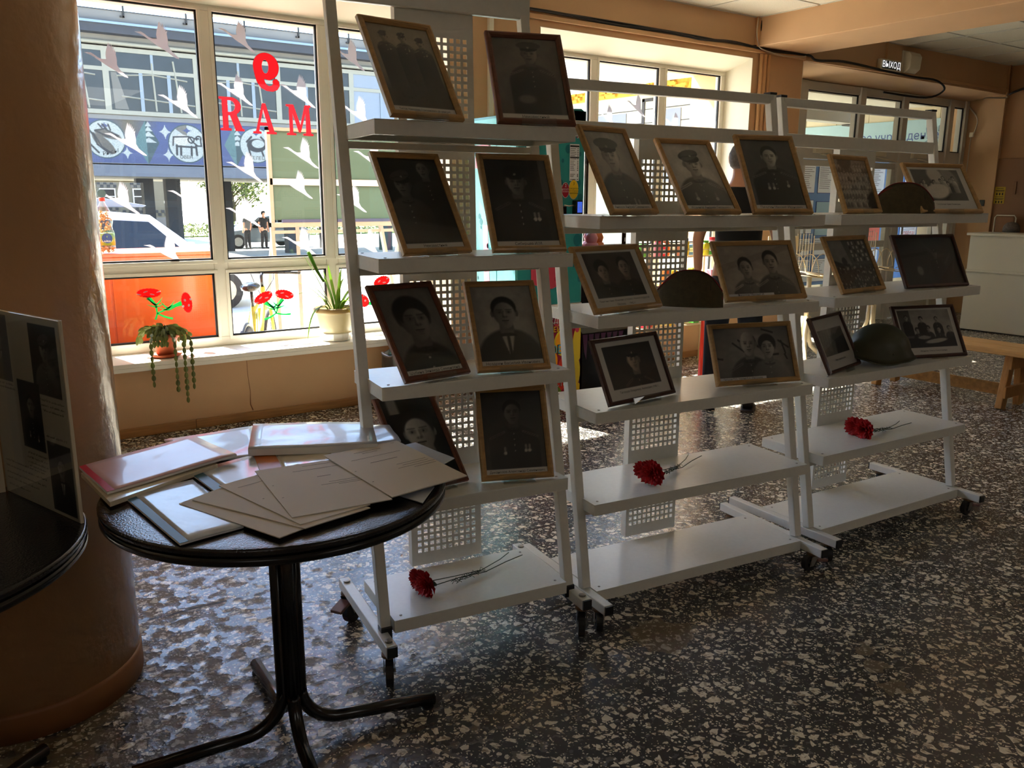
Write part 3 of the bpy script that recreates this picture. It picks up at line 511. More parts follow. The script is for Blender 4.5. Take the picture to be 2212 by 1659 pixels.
# carnation decals
def blob(cx, cz, rx, rz, ang, n=40, jag=.05):
    out = []
    for i in range(n):
        t = 2*math.pi*i/n; k = 1+(jag if i % 2 else -jag); x = rx*math.cos(t)*k; z = rz*math.sin(t)*k
        out.append((cx+x*math.cos(ang)-z*math.sin(ang), cz+x*math.sin(ang)+z*math.cos(ang)))
    return out
def curve2(p0, p1, p2, w0, w1, n=8):
    P = []; Wd = []
    for i in range(n+1):
        t = i/n; P.append(((1-t)**2*p0[0]+2*t*(1-t)*p1[0]+t*t*p2[0], (1-t)**2*p0[1]+2*t*(1-t)*p1[1]+t*t*p2[1])); Wd.append(w0+(w1-w0)*t)
    return stroke(P, Wd)
def carnation_decal(heads, cross, ends, label):
    t = thing('carnation_decal', label, 'sticker', (cross[0], WY, cross[1]), 0, 'carnation decals on the low panes')
    F = lambda x, y, d: (x-cross[0], -d, y-cross[1])
    m = MB(); mw = MB(); mg = MB()
    for (cx, cz, rx, rz, ang, bx, bz) in heads:
        m.prism(blob(cx, cz, rx, rz, ang), .0014, F)
        for k in range(4):
            a = (k-1.5)*.42*rx*1.3; bb = rz*(.25 if k % 2 else -.3); px = cx+a*math.cos(ang)-bb*math.sin(ang); pz = cz+a*math.sin(ang)+bb*math.cos(ang)
            mw.prism(blob(px, pz, rx*.2, rz*.13, ang+(.3 if k % 2 else -.25), 12, 0), .0020, F)
        # calyx and stalk
        mx, mz = (bx+cross[0])/2+(.02 if bx < cross[0] else -.01), (bz+cross[1])/2
        for s in curve2((bx, bz), ((bx*2+mx)/3, (bz*2+mz)/3), (mx, mz), .016, .007): mg.prism(s, .001, F)
        for s in curve2((mx, mz), ((mx+cross[0])/2, (mz+cross[1])/2-.004), cross, .007, .004): mg.prism(s, .001, F)
        for sg in (-1, 1):
            for s in curve2((mx, mz), (mx+sg*.03, mz+.02), (mx+sg*.045, mz+.05), .006, .001): mg.prism(s, .001, F)
            for s in curve2((mx, mz-.012), (mx+sg*.03, mz-.006), (mx+sg*.055, mz+.008), .005, .001): mg.prism(s, .001, F)
    for e in ends:
        for s in curve2(cross, ((cross[0]+e[0])/2, (cross[1]+e[1])/2-.012), e, .005, .007): mg.prism(s, .001, F)
    obj('blossom', m, 'sticker_red', t); obj('petal_gap', mw, 'sticker_white', t); obj('stalk', mg, 'sticker_green', t)
carnation_decal([(1.212, .868, .075, .031, -.05, 1.205, .84), (1.448, .79, .034, .07, .12, 1.415, .788)], (1.254, .731), [(1.238, .69), (1.35, .688)], 'pair of red carnation decals on the low pane before the orange cabinet')
carnation_decal([(1.975, .79, .072, .036, .42, 1.985, .755), (2.13, .803, .07, .034, -.22, 2.115, .772)], (2.061, .673), [(1.973, .634), (2.17, .66)], 'pair of red carnation decals on the low pane before the bicycle')
carnation_decal([(2.905, .855, .07, .042, .3, 2.93, .82), (2.74, .72, .045, .06, .9, 2.78, .70)], (2.90, .66), [(2.84, .62), (3.0, .64)], 'pair of red carnation decals on the low pane behind the tall stand')
m = MB(); m.lathe([(.026, 0), (.026, .0015)], 24); o = obj('round_sticker', m, 'board_pale', loc=(.985, .338, 1.447+.06), rot=(math.radians(90), 0, 0)); tag(o, 'small round blue and white sticker beside the pillar on the left pane', 'sticker')

# ================================================================== SILL PLANTS, BIN
def leafblade(mb, pts, w, normal_hint=(0, 0, 1)):
    """folded strap leaf"""
    P = [Vector(p) for p in pts]; n = len(P); vs = []; fs = []
    for i, p in enumerate(P):
        d = (P[min(i+1, n-1)]-P[max(i-1, 0)]).normalized(); t = i/(n-1); ww = w*(math.sin(math.pi*min(1, .16+t*.84))**.6)*(1 if t < .97 else .2)
        sd_ = d.cross(Vector(normal_hint)); sd_ = sd_.normalized() if sd_.length > 1e-3 else Vector((1, 0, 0)); up = sd_.cross(d).normalized()
        vs += [p-sd_*ww+up*ww*.35, p, p+sd_*ww+up*ww*.35]
    for i in range(n-1):
        for k in (0, 1): fs.append((i*3+k, i*3+k+1, (i+1)*3+k+1, (i+1)*3+k))
    mb.add(vs, fs)
def bez(p0, p1, p2, n=8): return [tuple((1-t)**2*np.array(p0)+2*t*(1-t)*np.array(p1)+t*t*np.array(p2)) for t in np.linspace(0, 1, n+1)]
pt = thing('potted_plant', 'strap-leaved green plant in a cream pot on the white sill', 'plant', (2.415, .115, .478))
m = MB(); m.lathe([(.075, 0), (.105, .004), (.118, .055), (.113, .06)], 12); obj('saucer', m, 'saucer_white', pt)
m = MB(); m.lathe([(.098, .03), (.112, .10), (.130, .19), (.134, .215), (.136, .216)], 32); obj('pot', m, 'pot_cream', pt, smooth=True)
m = MB(); m.lathe([(.146, .205), (.152, .212), (.150, .238), (.140, .240), (.134, .225)], 32); obj('pot_rim', m, 'pot_rim', pt, smooth=True)
m = MB(); m.lathe([(.001, .222), (.135, .222)], 24); obj('soil', m, 'soil', pt)
blades = []
def px3(dx, dy, dz): return (dx, dy, dz)
spec = [((-.02, 0, .22), (-.09, .03, .42), (-.20, .05, .62), .016), ((-.03, 0, .22), (-.14, 0, .40), (-.33, .02, .455), .012), ((-.02, .02, .22), (-.16, .05, .42), (-.29, .06, .31), .012),
        ((-.03, -.02, .22), (-.19, -.04, .33), (-.235, -.06, .02), .012), ((0, 0, .22), (-.03, .04, .40), (-.06, .06, .52), .014), ((.02, 0, .22), (0, .05, .42), (.0, .09, .54), .013), ((.03, -.01, .22), (.04, 0, .40), (.075, .02, .52), .014),
        ((.05, 0, .22), (.13, -.02, .44), (.20, -.02, .30), .015), ((.03, -.05, .22), (.05, -.15, .40), (.09, -.20, .16), .021), ((.03, -.06, .22), (.07, -.19, .33), (.075, -.23, -.09), .018), ((.06, .02, .22), (.18, .05, .36), (.29, .06, .37), .014),
        ((.05, .03, .22), (.16, .08, .40), (.30, .1, .40), .013), ((-.05, 0, .22), (-.10, -.03, .30), (-.16, -.04, .20), .010), ((0, .03, .22), (-.07, .08, .36), (-.14, .12, .40), .012), ((.07, 0, .22), (.16, -.02, .30), (.20, -.03, .22), .012), ((-.04, -.03, .22), (-.12, -.06, .36), (-.20, -.09, .33), .010), ((.0, -.03, .22), (.03, -.08, .34), (.11, -.12, .30), .013),
        ((.02, .02, .22), (.06, .06, .38), (.12, .08, .44), .014), ((-.01, -.02, .22), (-.05, -.05, .38), (-.11, -.07, .47), .012)]
for i, (a, b, c_, wd) in enumerate(spec):
    m = MB(); leafblade(m, bez(a, b, c_, 10), wd); obj('leaf', m, 'leaf_yellow' if i in (9,) else 'leaf', pt, smooth=True)
m = MB(); m.tube([(-.06, .03, .42), (-.10, .05, .50), (-.14, .06, .60), (-.155, .065, .635)], [.009, .012, .014, .012], 8); obj('flower_bud', m, 'leaf', pt, smooth=True)
ct = thing('hanging_cactus', 'drooping jointed cactus in a terracotta pot on the sill', 'plant', (1.236, .10, .478))
m = MB(); m.lathe([(.075, 0), (.095, .012), (.10, .02), (.092, .02)], 24); obj('saucer', m, 'terracotta', ct, smooth=True)
m = MB(); m.lathe([(.055, .012), (.078, .125), (.086, .125), (.086, .15), (.078, .15)], 24); obj('pot', m, 'terracotta', ct, smooth=True)
m = MB(); m.lathe([(.001, .14), (.078, .14)], 16); obj('soil', m, 'soil', ct)
rr = random.Random(5)
def pad(mb, p0, p1, w):
    p0 = Vector(p0); p1 = Vector(p1); d = p1-p0; L_ = d.length; d.normalize(); s_ = d.cross(Vector((.3, 1, .2))).normalized(); u_ = s_.cross(d).normalized(); vs = []; fs = []
    prof = [(0, .25), (.2, .75), (.5, 1), (.8, .85), (1, .3)]
    for t, k in prof:
        c0 = p0+d*L_*t
        vs += [c0-s_*w*k, c0+u_*w*.28*k, c0+s_*w*k, c0-u_*w*.28*k]
    for i in range(len(prof)-1):
        for k in range(4): fs.append((i*4+k, i*4+(k+1) % 4, (i+1)*4+(k+1) % 4, (i+1)*4+k))
    fs += [(3, 2, 1, 0), tuple(len(prof)*4-4+k for k in range(4))]
    mb.add(vs, fs)
for s in range(64):
    a = rr.uniform(0, 2*math.pi); R0 = rr.uniform(.07, .17); drop = rr.uniform(-.02, .11)
    if rr.random() < .2: a = rr.uniform(-2.6, -.5); drop = min(drop, .1)
    if s in (0, 1, 2): a = -1.5+.35*s; R0 = .17; drop = .44 if s == 1 else .36
    if s == 3: a = math.radians(200); R0 = .13; drop = .34
    p = Vector((rr.uniform(-.04, .04), rr.uniform(-.04, .04), .145)); top = Vector((R0*.6*math.cos(a), R0*.5*math.sin(a), .22+rr.uniform(-.01, .05))); end = Vector((R0*math.cos(a), R0*.9*math.sin(a)-(.05 if drop > .3 else 0), .15-drop))
    if end.y < -.0 and end.z < .02: end.y = min(end.y, -.17)
    pth = bez(p, top, end, 3)+[]
    # constant length joints
    full = bez(p, tuple(top), tuple(Vector((end.x, end.y, max(end.z, .12)))), 12)
    if end.z < .12: full += [(end.x, end.y, z) for z in np.arange(.08, end.z, -.04)]
    acc = [Vector(full[0])]; 
    for q in full[1:]:
        if (Vector(q)-acc[-1]).length > .036: acc.append(Vector(q))
    m = MB()
    for i in range(len(acc)-1): pad(m, acc[i], acc[i+1], rr.uniform(.009, .014))
    if len(acc) > 1: obj('branch', m, 'cactus_leaf', ct)
bn = thing('waste_bin', 'round waste bin lined with a dark plastic bag under the sill', 'bin', (2.78, -.22, 0))
m = MB(); m.lathe([(.10, 0), (.135, .36), (.14, .365)], 24); obj('body', m, 'plastic_black', bn, smooth=True)
m = MB(); pr = [(.142, .20), (.146, .30), (.148, .38), (.152, .40), (.140, .402), (.128, .35), (.11, .15)]
m.lathe(pr, 36); 
m.v = [(x*(1+.05*math.sin(9*math.atan2(y, x)+z*30)), y*(1+.05*math.sin(7*math.atan2(y, x)+z*22)), z+.008*math.sin(5*math.atan2(y, x))) for x, y, z in m.v]
obj('bag', m, 'bin_bag', bn, smooth=True)
# ================================================================== DISPLAY STANDS
ST = {1: ((1.071, -3.3932), math.radians(-8.202), .647), 2: ((1.8384, -3.5333), math.radians(-7.156), 1.038), 3: ((3.0188, -3.6367), math.radians(-3.423), 1.038)}
SH = {1: [1.71, 1.325, .947, .571, .202], 2: [1.44, 1.108, .774, .439, .111], 3: [1.436, 1.104, .770, .435, .111]}
VF = {1: [.025, .024, .026, .026, .0], 2: [.105, .099, .095, .088, .078]}
def perf(mb, u0, u1, z0, z1, groups, vfn, pitch=.0235, hole=.0138, cols=10, depth=.0018):
    """perforated sheet: front and back faces with square holes and their walls, plus folded side flanges"""
    uc = (u0+u1)/2; x0 = uc-(pitch*(cols-1)+hole)/2; us = [u0]
    for k in range(cols): us += [x0+k*pitch, x0+k*pitch+hole]
    us.append(u1); zs = [z0]; hrow = []
    for (za, zb) in groups:
        n = int((zb-za-hole)/pitch)+1
        for r in range(n): a = za+r*pitch; zs += [a, a+hole]; hrow.append((a, a+hole))
    zs.append(z1); zs = sorted(set(round(z, 5) for z in zs)); hr = set(round(a, 5) for a, b in hrow); hu = set(round(us[1+2*k], 5) for k in range(cols))
    nu, nz = len(us), len(zs); V = []; F = []
    for dy in (0, depth):
        for z in zs:
            for u in us: V.append((u, vfn(z)+dy, z))
    off = nu*nz
    for j in range(nz-1):
        for i in range(nu-1):
            a, b, c_, d = j*nu+i, j*nu+i+1, (j+1)*nu+i+1, (j+1)*nu+i
            if round(zs[j], 5) in hr and round(us[i], 5) in hu:
                for p, q in ((a, b), (b, c_), (c_, d), (d, a)): F.append((p, q, q+off, p+off))
            else: F.append((a, b, c_, d)); F.append((d+off, c_+off, b+off, a+off))
    mb.add(V, F)
    for x in (u0, u1-.0015):
        mb.add([(x, vfn(z0), z0), (x+.0015, vfn(z0), z0), (x+.0015, vfn(z0)+.034, z0), (x, vfn(z0)+.034, z0), (x, vfn(z1), z1), (x+.0015, vfn(z1), z1), (x+.0015, vfn(z1)+.034, z1), (x, vfn(z1)+.034, z1)],
               [(0, 3, 2, 1), (4, 5, 6, 7), (0, 1, 5, 4), (1, 2, 6, 5), (2, 3, 7, 6), (3, 0, 4, 7)])
def caster(parent, u, v, top, r, ang, brake=False):
    e = bpy.data.objects.new('caster', MB().lathe([(.018, top-.012), (.024, top-.008), (.024, top)], 16).mesh('caster')); link(e, parent); e.location = (u, v, 0); e.rotation_euler = (0, 0, ang); e.data.materials.append(MATS['rust'])
    o = r*.55
    m = MB(); m.lathe([(r, -.011), (r, .011), (r*.55, .013), (r*.5, -.013), (r*.55, -.013), (r, -.011)], 24)
    m.v = [(x+o, z, y+r) for x, y, z in m.v]; obj('wheel', m, 'rubber', e, smooth=False)
    m = MB(); m.tube([(o, -.02, r), (o, .02, r)], .006, 8)
    for s in (-1, 1):
        m.prism([(-.02, top-.012), (.02, top-.012), (o+.012, r-.012), (o-.012, r-.012)], .002, lambda x, z, d, s=s: (x, s*(.0155+d), z))
    obj('fork', m, 'zinc', e)
    if brake:
        m = MB(); m.bar((-.01, 0, top-.03), (-.075, 0, top-.045), .045, .012); obj('brake_pedal', m, 'brake_red', e, bevel=.002)
    return e
def stand(idx, label, tall):
    (ox, oy), yaw, w = ST[idx]; sh = SH[idx]; vf = VF[1 if tall else 2]
    t = thing('display_stand', label, 'display stand', (ox, oy, 0), yaw, 'display stands on casters')
    ps = .034; du = .010 if tall else .008; zt = 2.34 if tall else 1.915
    pv = (lambda z: .03+(z-.14)*.194) if tall else (lambda z: .125+(z-.1)*.18)
    pan = (lambda z: .342+.033*z) if tall else (lambda z: .440+.004*z)
    zb = .165 if tall else .112
    for u in (-du, w+du):
        m = MB(); m.bar((u, pv(zb)+.0, zb), (u, pv(zt), zt), ps, ps, up=(0, 1, 0)); po = obj('post', m, 'steel_white', t, bevel=.003)
        if not tall: m = MB(); m.box(u-.019, pv(zt)-.02, zt-.002, u+.019, pv(zt)+.02, zt+.008); obj('end_cap', m, 'plastic_black', po, bevel=.002)
        if tall: m = MB(); m.box(u-.0185, pv(.18)-.024, .135, u+.0185, pv(.18)+.012, .178); obj('end_cap', m, 'plastic_black', po, bevel=.002)
    # shelves: folded steel trays
    th = .042
    for k, z in enumerate(sh):
        if k == 4: u0, u1, d = ((.012, w-.012, .325) if tall else (.012, w-.012, .326))
        else: u0, u1, d = 0, w, (.287 if tall else .336)
        v0 = vf[k]; v1 = v0+d; m = MB()
        m.box(u0, v0, z-.003, u1, v1, z)
        m.box(u0, v0, z-th, u1, v0+.003, z-.003); m.box(u0, v1-.003, z-th, u1, v1, z-.003); m.box(u0, v0+.003, z-th, u0+.003, v1-.003, z-.003); m.box(u1-.003, v0+.003, z-th, u1, v1-.003, z-.003)
        m.box(u0+.003, v0+.003, z-th, u1-.003, v0+.02, z-th+.002); m.box(u0+.003, v1-.02, z-th, u1-.003, v1-.003, z-th+.002)
        so = obj('shelf', m, 'steel_white', t, bevel=.0012)
        for a, b in ((.03, .03), (.03, d-.03), (u1-u0-.03, .03), (u1-u0-.03, d-.03)):
            s_ = MB(); s_.lathe([(.005, 0), (.004, .0018), (.0005, .002)], 8, (u0+a, v0+b, z)); obj('screw', s_, 'zinc', so)
    # perforated centre panel, hole groups between the shelves
    uc = (.199, .471) if tall else (.395, .652)
    ztop = 2.10 if tall else 1.735
    edges = [ztop]+[z for z in sh]; groups = []
    for a, b in zip(edges[:-1], edges[1:]): groups.append((b+.048, a-.042-(.045 if a != ztop else .03)))
    groups = groups[::-1]; m = MB(); perf(m, uc[0], uc[1], sh[4]+.001, ztop, groups, pan); obj('perforated_panel', m, 'steel_white', t, norm=False)
    # cross support behind each shelf
    for k, z in enumerate(sh[:-1]):
        m = MB(); m.bar((-du, pv(z-.055), z-.056), (w+du, pv(z-.055), z-.056), .022, .022); obj('cross_rail', m, 'steel_white', t, bevel=.002)
    v_h = pv(zt-.02)
    if tall:
        m = MB(); m.box(-.03, v_h-.06, 2.085, w+.03, v_h-.035, 2.345); obj('header_panel', m, 'steel_white', t, bevel=.004)
    else:
        m = MB(); m.bar((-du, v_h, zt-.02), (w+du, v_h, zt-.02), .036, .036); obj('top_rail', m, 'steel_white', t, bevel=.003)
        m = MB(); m.box(-du, pv(1.74)-.014, 1.715, w+du, pv(1.74)+.014, 1.768); obj('lower_rail', m, 'steel_white', t, bevel=.003)
    # base runners, casters
    if tall: ub, va, vb, z0, z1, r, cv = (-.024, w+.024), -.075, .455, .125, .163, .05, (-.045, .415)
    else: ub, va, vb, z0, z1, r, cv = (-du, w+du), -.03, .575, .074, .110, .034, (.03, .52)
    for i, u in enumerate(ub):
        m = MB(); m.box(u-.018, va, z0, u+.018, vb, z1); ro = obj('base_runner', m, 'steel_white', t, bevel=.003)
        for vv in (va, vb):
            c = MB(); c.box(u-.0165, vv-.006 if vv == va else vv-.002, z0+.002, u+.0165, vv+.002 if vv == va else vv+.006, z1-.002); obj('end_cap', c, 'plastic_black', ro)
        for j, vv in enumerate(cv):
            caster(t, u, vv, z0, r, ({(0, 0): 1.25, (1, 0): 1.05, (0, 1): .7, (1, 1): .4}[(i, j)] if tall else 2.2-i+j*2.5+idx), brake=(tall and i == 0 and j == 1) or (not tall and i == 1 and j == 0))
            if tall: c = MB(); c.lathe([(.012, z1), (.012, z1+.006), (.006, z1+.007)], 10, (u, vv, 0)); obj('bolt', c, 'zinc', ro)
    return t
stand(1, 'tall narrow white steel display stand nearest the round table with papers', True)
s2 = stand(2, 'middle wide white steel display stand with five shelves of framed photographs', False)
dup(s2, (*ST[3][0], 0), ST[3][1], 'farthest wide white steel display stand, the one holding the steel helmet', 'display stands on casters')
def on(idx, u, v, z=0):
    (ox, oy), yaw, w = ST[idx]; c, s = math.cos(yaw), math.sin(yaw); return (ox+u*c-v*s, oy+u*s+v*c, z)

# ================================================================== PHOTO PRINT PAINTER
def el(X, Y, cx, cy, rx, ry, soft=.12, rot=0):
    dx, dy = X-cx, Y-cy
    if rot: c, s = math.cos(rot), math.sin(rot); dx, dy = dx*c+dy*s, -dx*s+dy*c
    d = np.sqrt((dx/rx)**2+(dy/ry)**2); return np.clip((1-d)/soft+.5, 0, 1)
def mixv(img, m, v): img += (v-img)*m
def seg(X, Y, x0, y0, x1, y1, w, soft=.5):
    dx, dy = x1-x0, y1-y0; t = np.clip(((X-x0)*dx+(Y-y0)*dy)/(dx*dx+dy*dy+1e-9), 0, 1); d = np.hypot(X-x0-t*dx, Y-y0-t*dy); return np.clip((w-d)/(w*soft)+.0, 0, 1)
def figure(img, X, Y, cx, cy, r, skin=.68, cloth=.24, hair=.12, hat=None, turn=0.0, light=1, woman=False, suit=False, medals=(), epaul=False, shoulder=2.6, low=-9):
    """bust in print units: head centre (cx, cy), head half-width r"""
    sw = r*shoulder; sy = cy-r*2.05
    # shoulders and chest
    body = el(X, Y, cx, sy-r*1.7, sw, r*2.35, .10)
    body = np.maximum(body, np.clip((sw*1.02-np.abs(X-cx))/(.05*sw), 0, 1)*np.clip((sy-r*1.2-Y)/(.2*r), 0, 1))
    body *= np.clip((Y-low)/.02, 0, 1)
    shade = cloth*(1+.25*light*(X-cx)/sw)*(.85+.3*np.clip((Y-sy+r*3)/(r*3), 0, 1)); mixv(img, body, shade)
    # neck, head
    nk = el(X, Y, cx, cy-r*1.35, r*.58, r*.9, .2); mixv(img, nk, skin*.72)
    mixv(img, el(X, Y, cx, sy+r*.1, r*.72, r*.22, .3), cloth*.8)
    for e_ in (-1, 1): mixv(img, el(X, Y, cx+e_*r*(.98-.12*abs(turn))+turn*r*.1*e_, cy-r*.08, r*.14, r*.3, .3), skin*.7)
    if woman: mixv(img, el(X, Y, cx, cy+r*.38, r*1.16, r*1.12, .15), hair)
    hd = el(X, Y, cx, cy+r*.08, r*.94, r*1.22, .10)
    hd = np.maximum(hd, el(X, Y, cx+turn*r*.12, cy-r*.55, r*.66, r*.82, .12))
    fx = X-cx-turn*r*.30
    tone = skin*(1+.32*light*fx/r)*(1-.12*np.clip((cy-Y)/(r*1.3), 0, 1))*(1-.35*np.clip((np.abs(X-cx)/r-.62)/.4, 0, 1)**1.5); mixv(img, hd, tone)
    # features
    for e_ in (-1, 1):
        ex = cx+turn*r*.30+e_*r*.37
        mixv(img, el(X, Y, ex, cy+r*.06, r*.24, r*.17, .8)*.42, skin*.35)
        mixv(img, el(X, Y, ex, cy+r*.04, r*.16, r*.075, .4), skin*.75); mixv(img, el(X, Y, ex+turn*r*.04, cy+r*.04, r*.065, r*.065, .5)*.9, .08)
        mixv(img, seg(X, Y, ex-e_*r*.22, cy+r*.26, ex+e_*r*.24, cy+r*.27, r*.055)*.6, hair*.9+.05)
    nx = cx+turn*r*.38
    mixv(img, seg(X, Y, nx-light*r*.10, cy+r*.1, nx-light*r*.14, cy-r*.28, r*.09)*.45, skin*.5)
    mixv(img, el(X, Y, nx, cy-r*.36, r*.2, r*.09, .7)*.7, skin*.42); mixv(img, el(X, Y, nx+light*r*.03, cy-r*.15, r*.06, r*.3, .7)*.5, min(1, skin*1.22))
    mx = cx+turn*r*.32
    mixv(img, seg(X, Y, mx-r*.27, cy-r*.67, mx+r*.27, cy-r*.67, r*.055), skin*.28); mixv(img, el(X, Y, mx, cy-r*.79, r*.2, r*.08, .6)*.6, skin*.62); mixv(img, el(X, Y, mx, cy-r*.93, r*.2, r*.05, .8)*.4, skin*.6)
    # hair / hats
    if hat is None and not woman:
        hm = el(X, Y, cx-turn*r*.05, cy+r*.42, r*1.02, r*.98, .10)*(1-el(X, Y, cx+turn*r*.2, cy-r*.20, r*.90, r*1.10, .12)); mixv(img, hm, hair)
    elif hat is None:
        hm = el(X, Y, cx, cy+r*.5, r*1.1, r*.92, .10)*(1-el(X, Y, cx+turn*r*.25, cy-r*.22, r*.82, r*.92, .12)); mixv(img, hm, hair)
    elif hat == 'garrison':
        a = .28
        mixv(img, el(X, Y, cx+r*.02, cy+r*.62, r*1.02, r*.5, .1), hair)
        mixv(img, el(X, Y, cx-r*.06, cy+r*1.02, r*1.22, r*.56, .06, a), cloth*.9+.03); mixv(img, seg(X, Y, cx-r*1.1, cy+r*.72, cx+r*1.05, cy+r*1.1, r*.05)*.6, .10); mixv(img, el(X, Y, cx+r*.15, cy+r*.92, r*.1, r*.11, .3), .6)
    elif hat == 'peaked':
        mixv(img, el(X, Y, cx, cy+r*.66, r*1.02, r*.32, .1), cloth*.55)
        mixv(img, el(X, Y, cx, cy+r*1.08, r*1.42, r*.50, .07), cloth*1.05+.03); mixv(img, el(X, Y, cx+turn*r*.3, cy+r*.50, r*.92, r*.20, .12), .05); mixv(img, el(X, Y, cx+turn*r*.2, cy+r*.82, r*.12, r*.13, .3), .6)
    elif hat == 'fur':
        mixv(img, el(X, Y, cx, cy+r*.95, r*1.2, r*.72, .1), .08); mixv(img, el(X, Y, cx, cy+r*.75, r*.12, r*.12, .3), .55)
    # clothes
    if suit:
        mixv(img, np.clip(1-np.abs(X-cx)/(r*.55*np.clip((Y-(sy-r*1.9))/(r*1.9), .02, 1)), 0, 1).clip(0, .25)*4*(Y < sy+r*.05)*(Y > sy-r*1.9), .62)
        mixv(img, seg(X, Y, cx, sy-r*.05, cx+r*.02, sy-r*1.8, r*.15), .16)
    else:
        for k in range(4): mixv(img, el(X, Y, cx+r*.03, sy-r*(.35+.62*k), r*.075, r*.075, .4), .62)
        mixv(img, seg(X, Y, cx+r*.10, sy, cx+r*.12, sy-r*3, r*.03)*.5, cloth*.5)
        for e_ in (-1, 1): mixv(img, seg(X, Y, cx+e_*r*.12, sy+r*.16, cx+e_*r*.55, sy+r*.28, r*.1), cloth*1.25)
    if epaul:
        for e_ in (-1, 1): mixv(img, seg(X, Y, cx+e_*r*1.05, sy-r*.12, cx+e_*sw*.93, sy-r*.75, r*.17), cloth*1.5+.1); mixv(img, seg(X, Y, cx+e_*r*1.05, sy-r*.12, cx+e_*sw*.93, sy-r*.75, r*.04), cloth*.7)
    for (dx, dy) in medals:
        mixv(img, seg(X, Y, cx+dx*r, sy-dy*r+r*.45, cx+dx*r, sy-dy*r+r*.12, r*.15), .52); mixv(img, el(X, Y, cx+dx*r, sy-dy*r-r*.14, r*.19, r*.19, .25), .72)
def vn(nx, ny, s, seed):
    r = np.random.RandomState(seed); g = r.rand(s+2, s+2); yy = np.linspace(0, s, ny); xx = np.linspace(0, s, nx); j = yy.astype(int); i = xx.astype(int); fy = (yy-j)[:, None]; fx = (xx-i)[None]
    return (g[j][:, i]*(1-fy)*(1-fx)+g[j+1][:, i]*fy*(1-fx)+g[j][:, i+1]*(1-fy)*fx+g[j+1][:, i+1]*fy*fx)
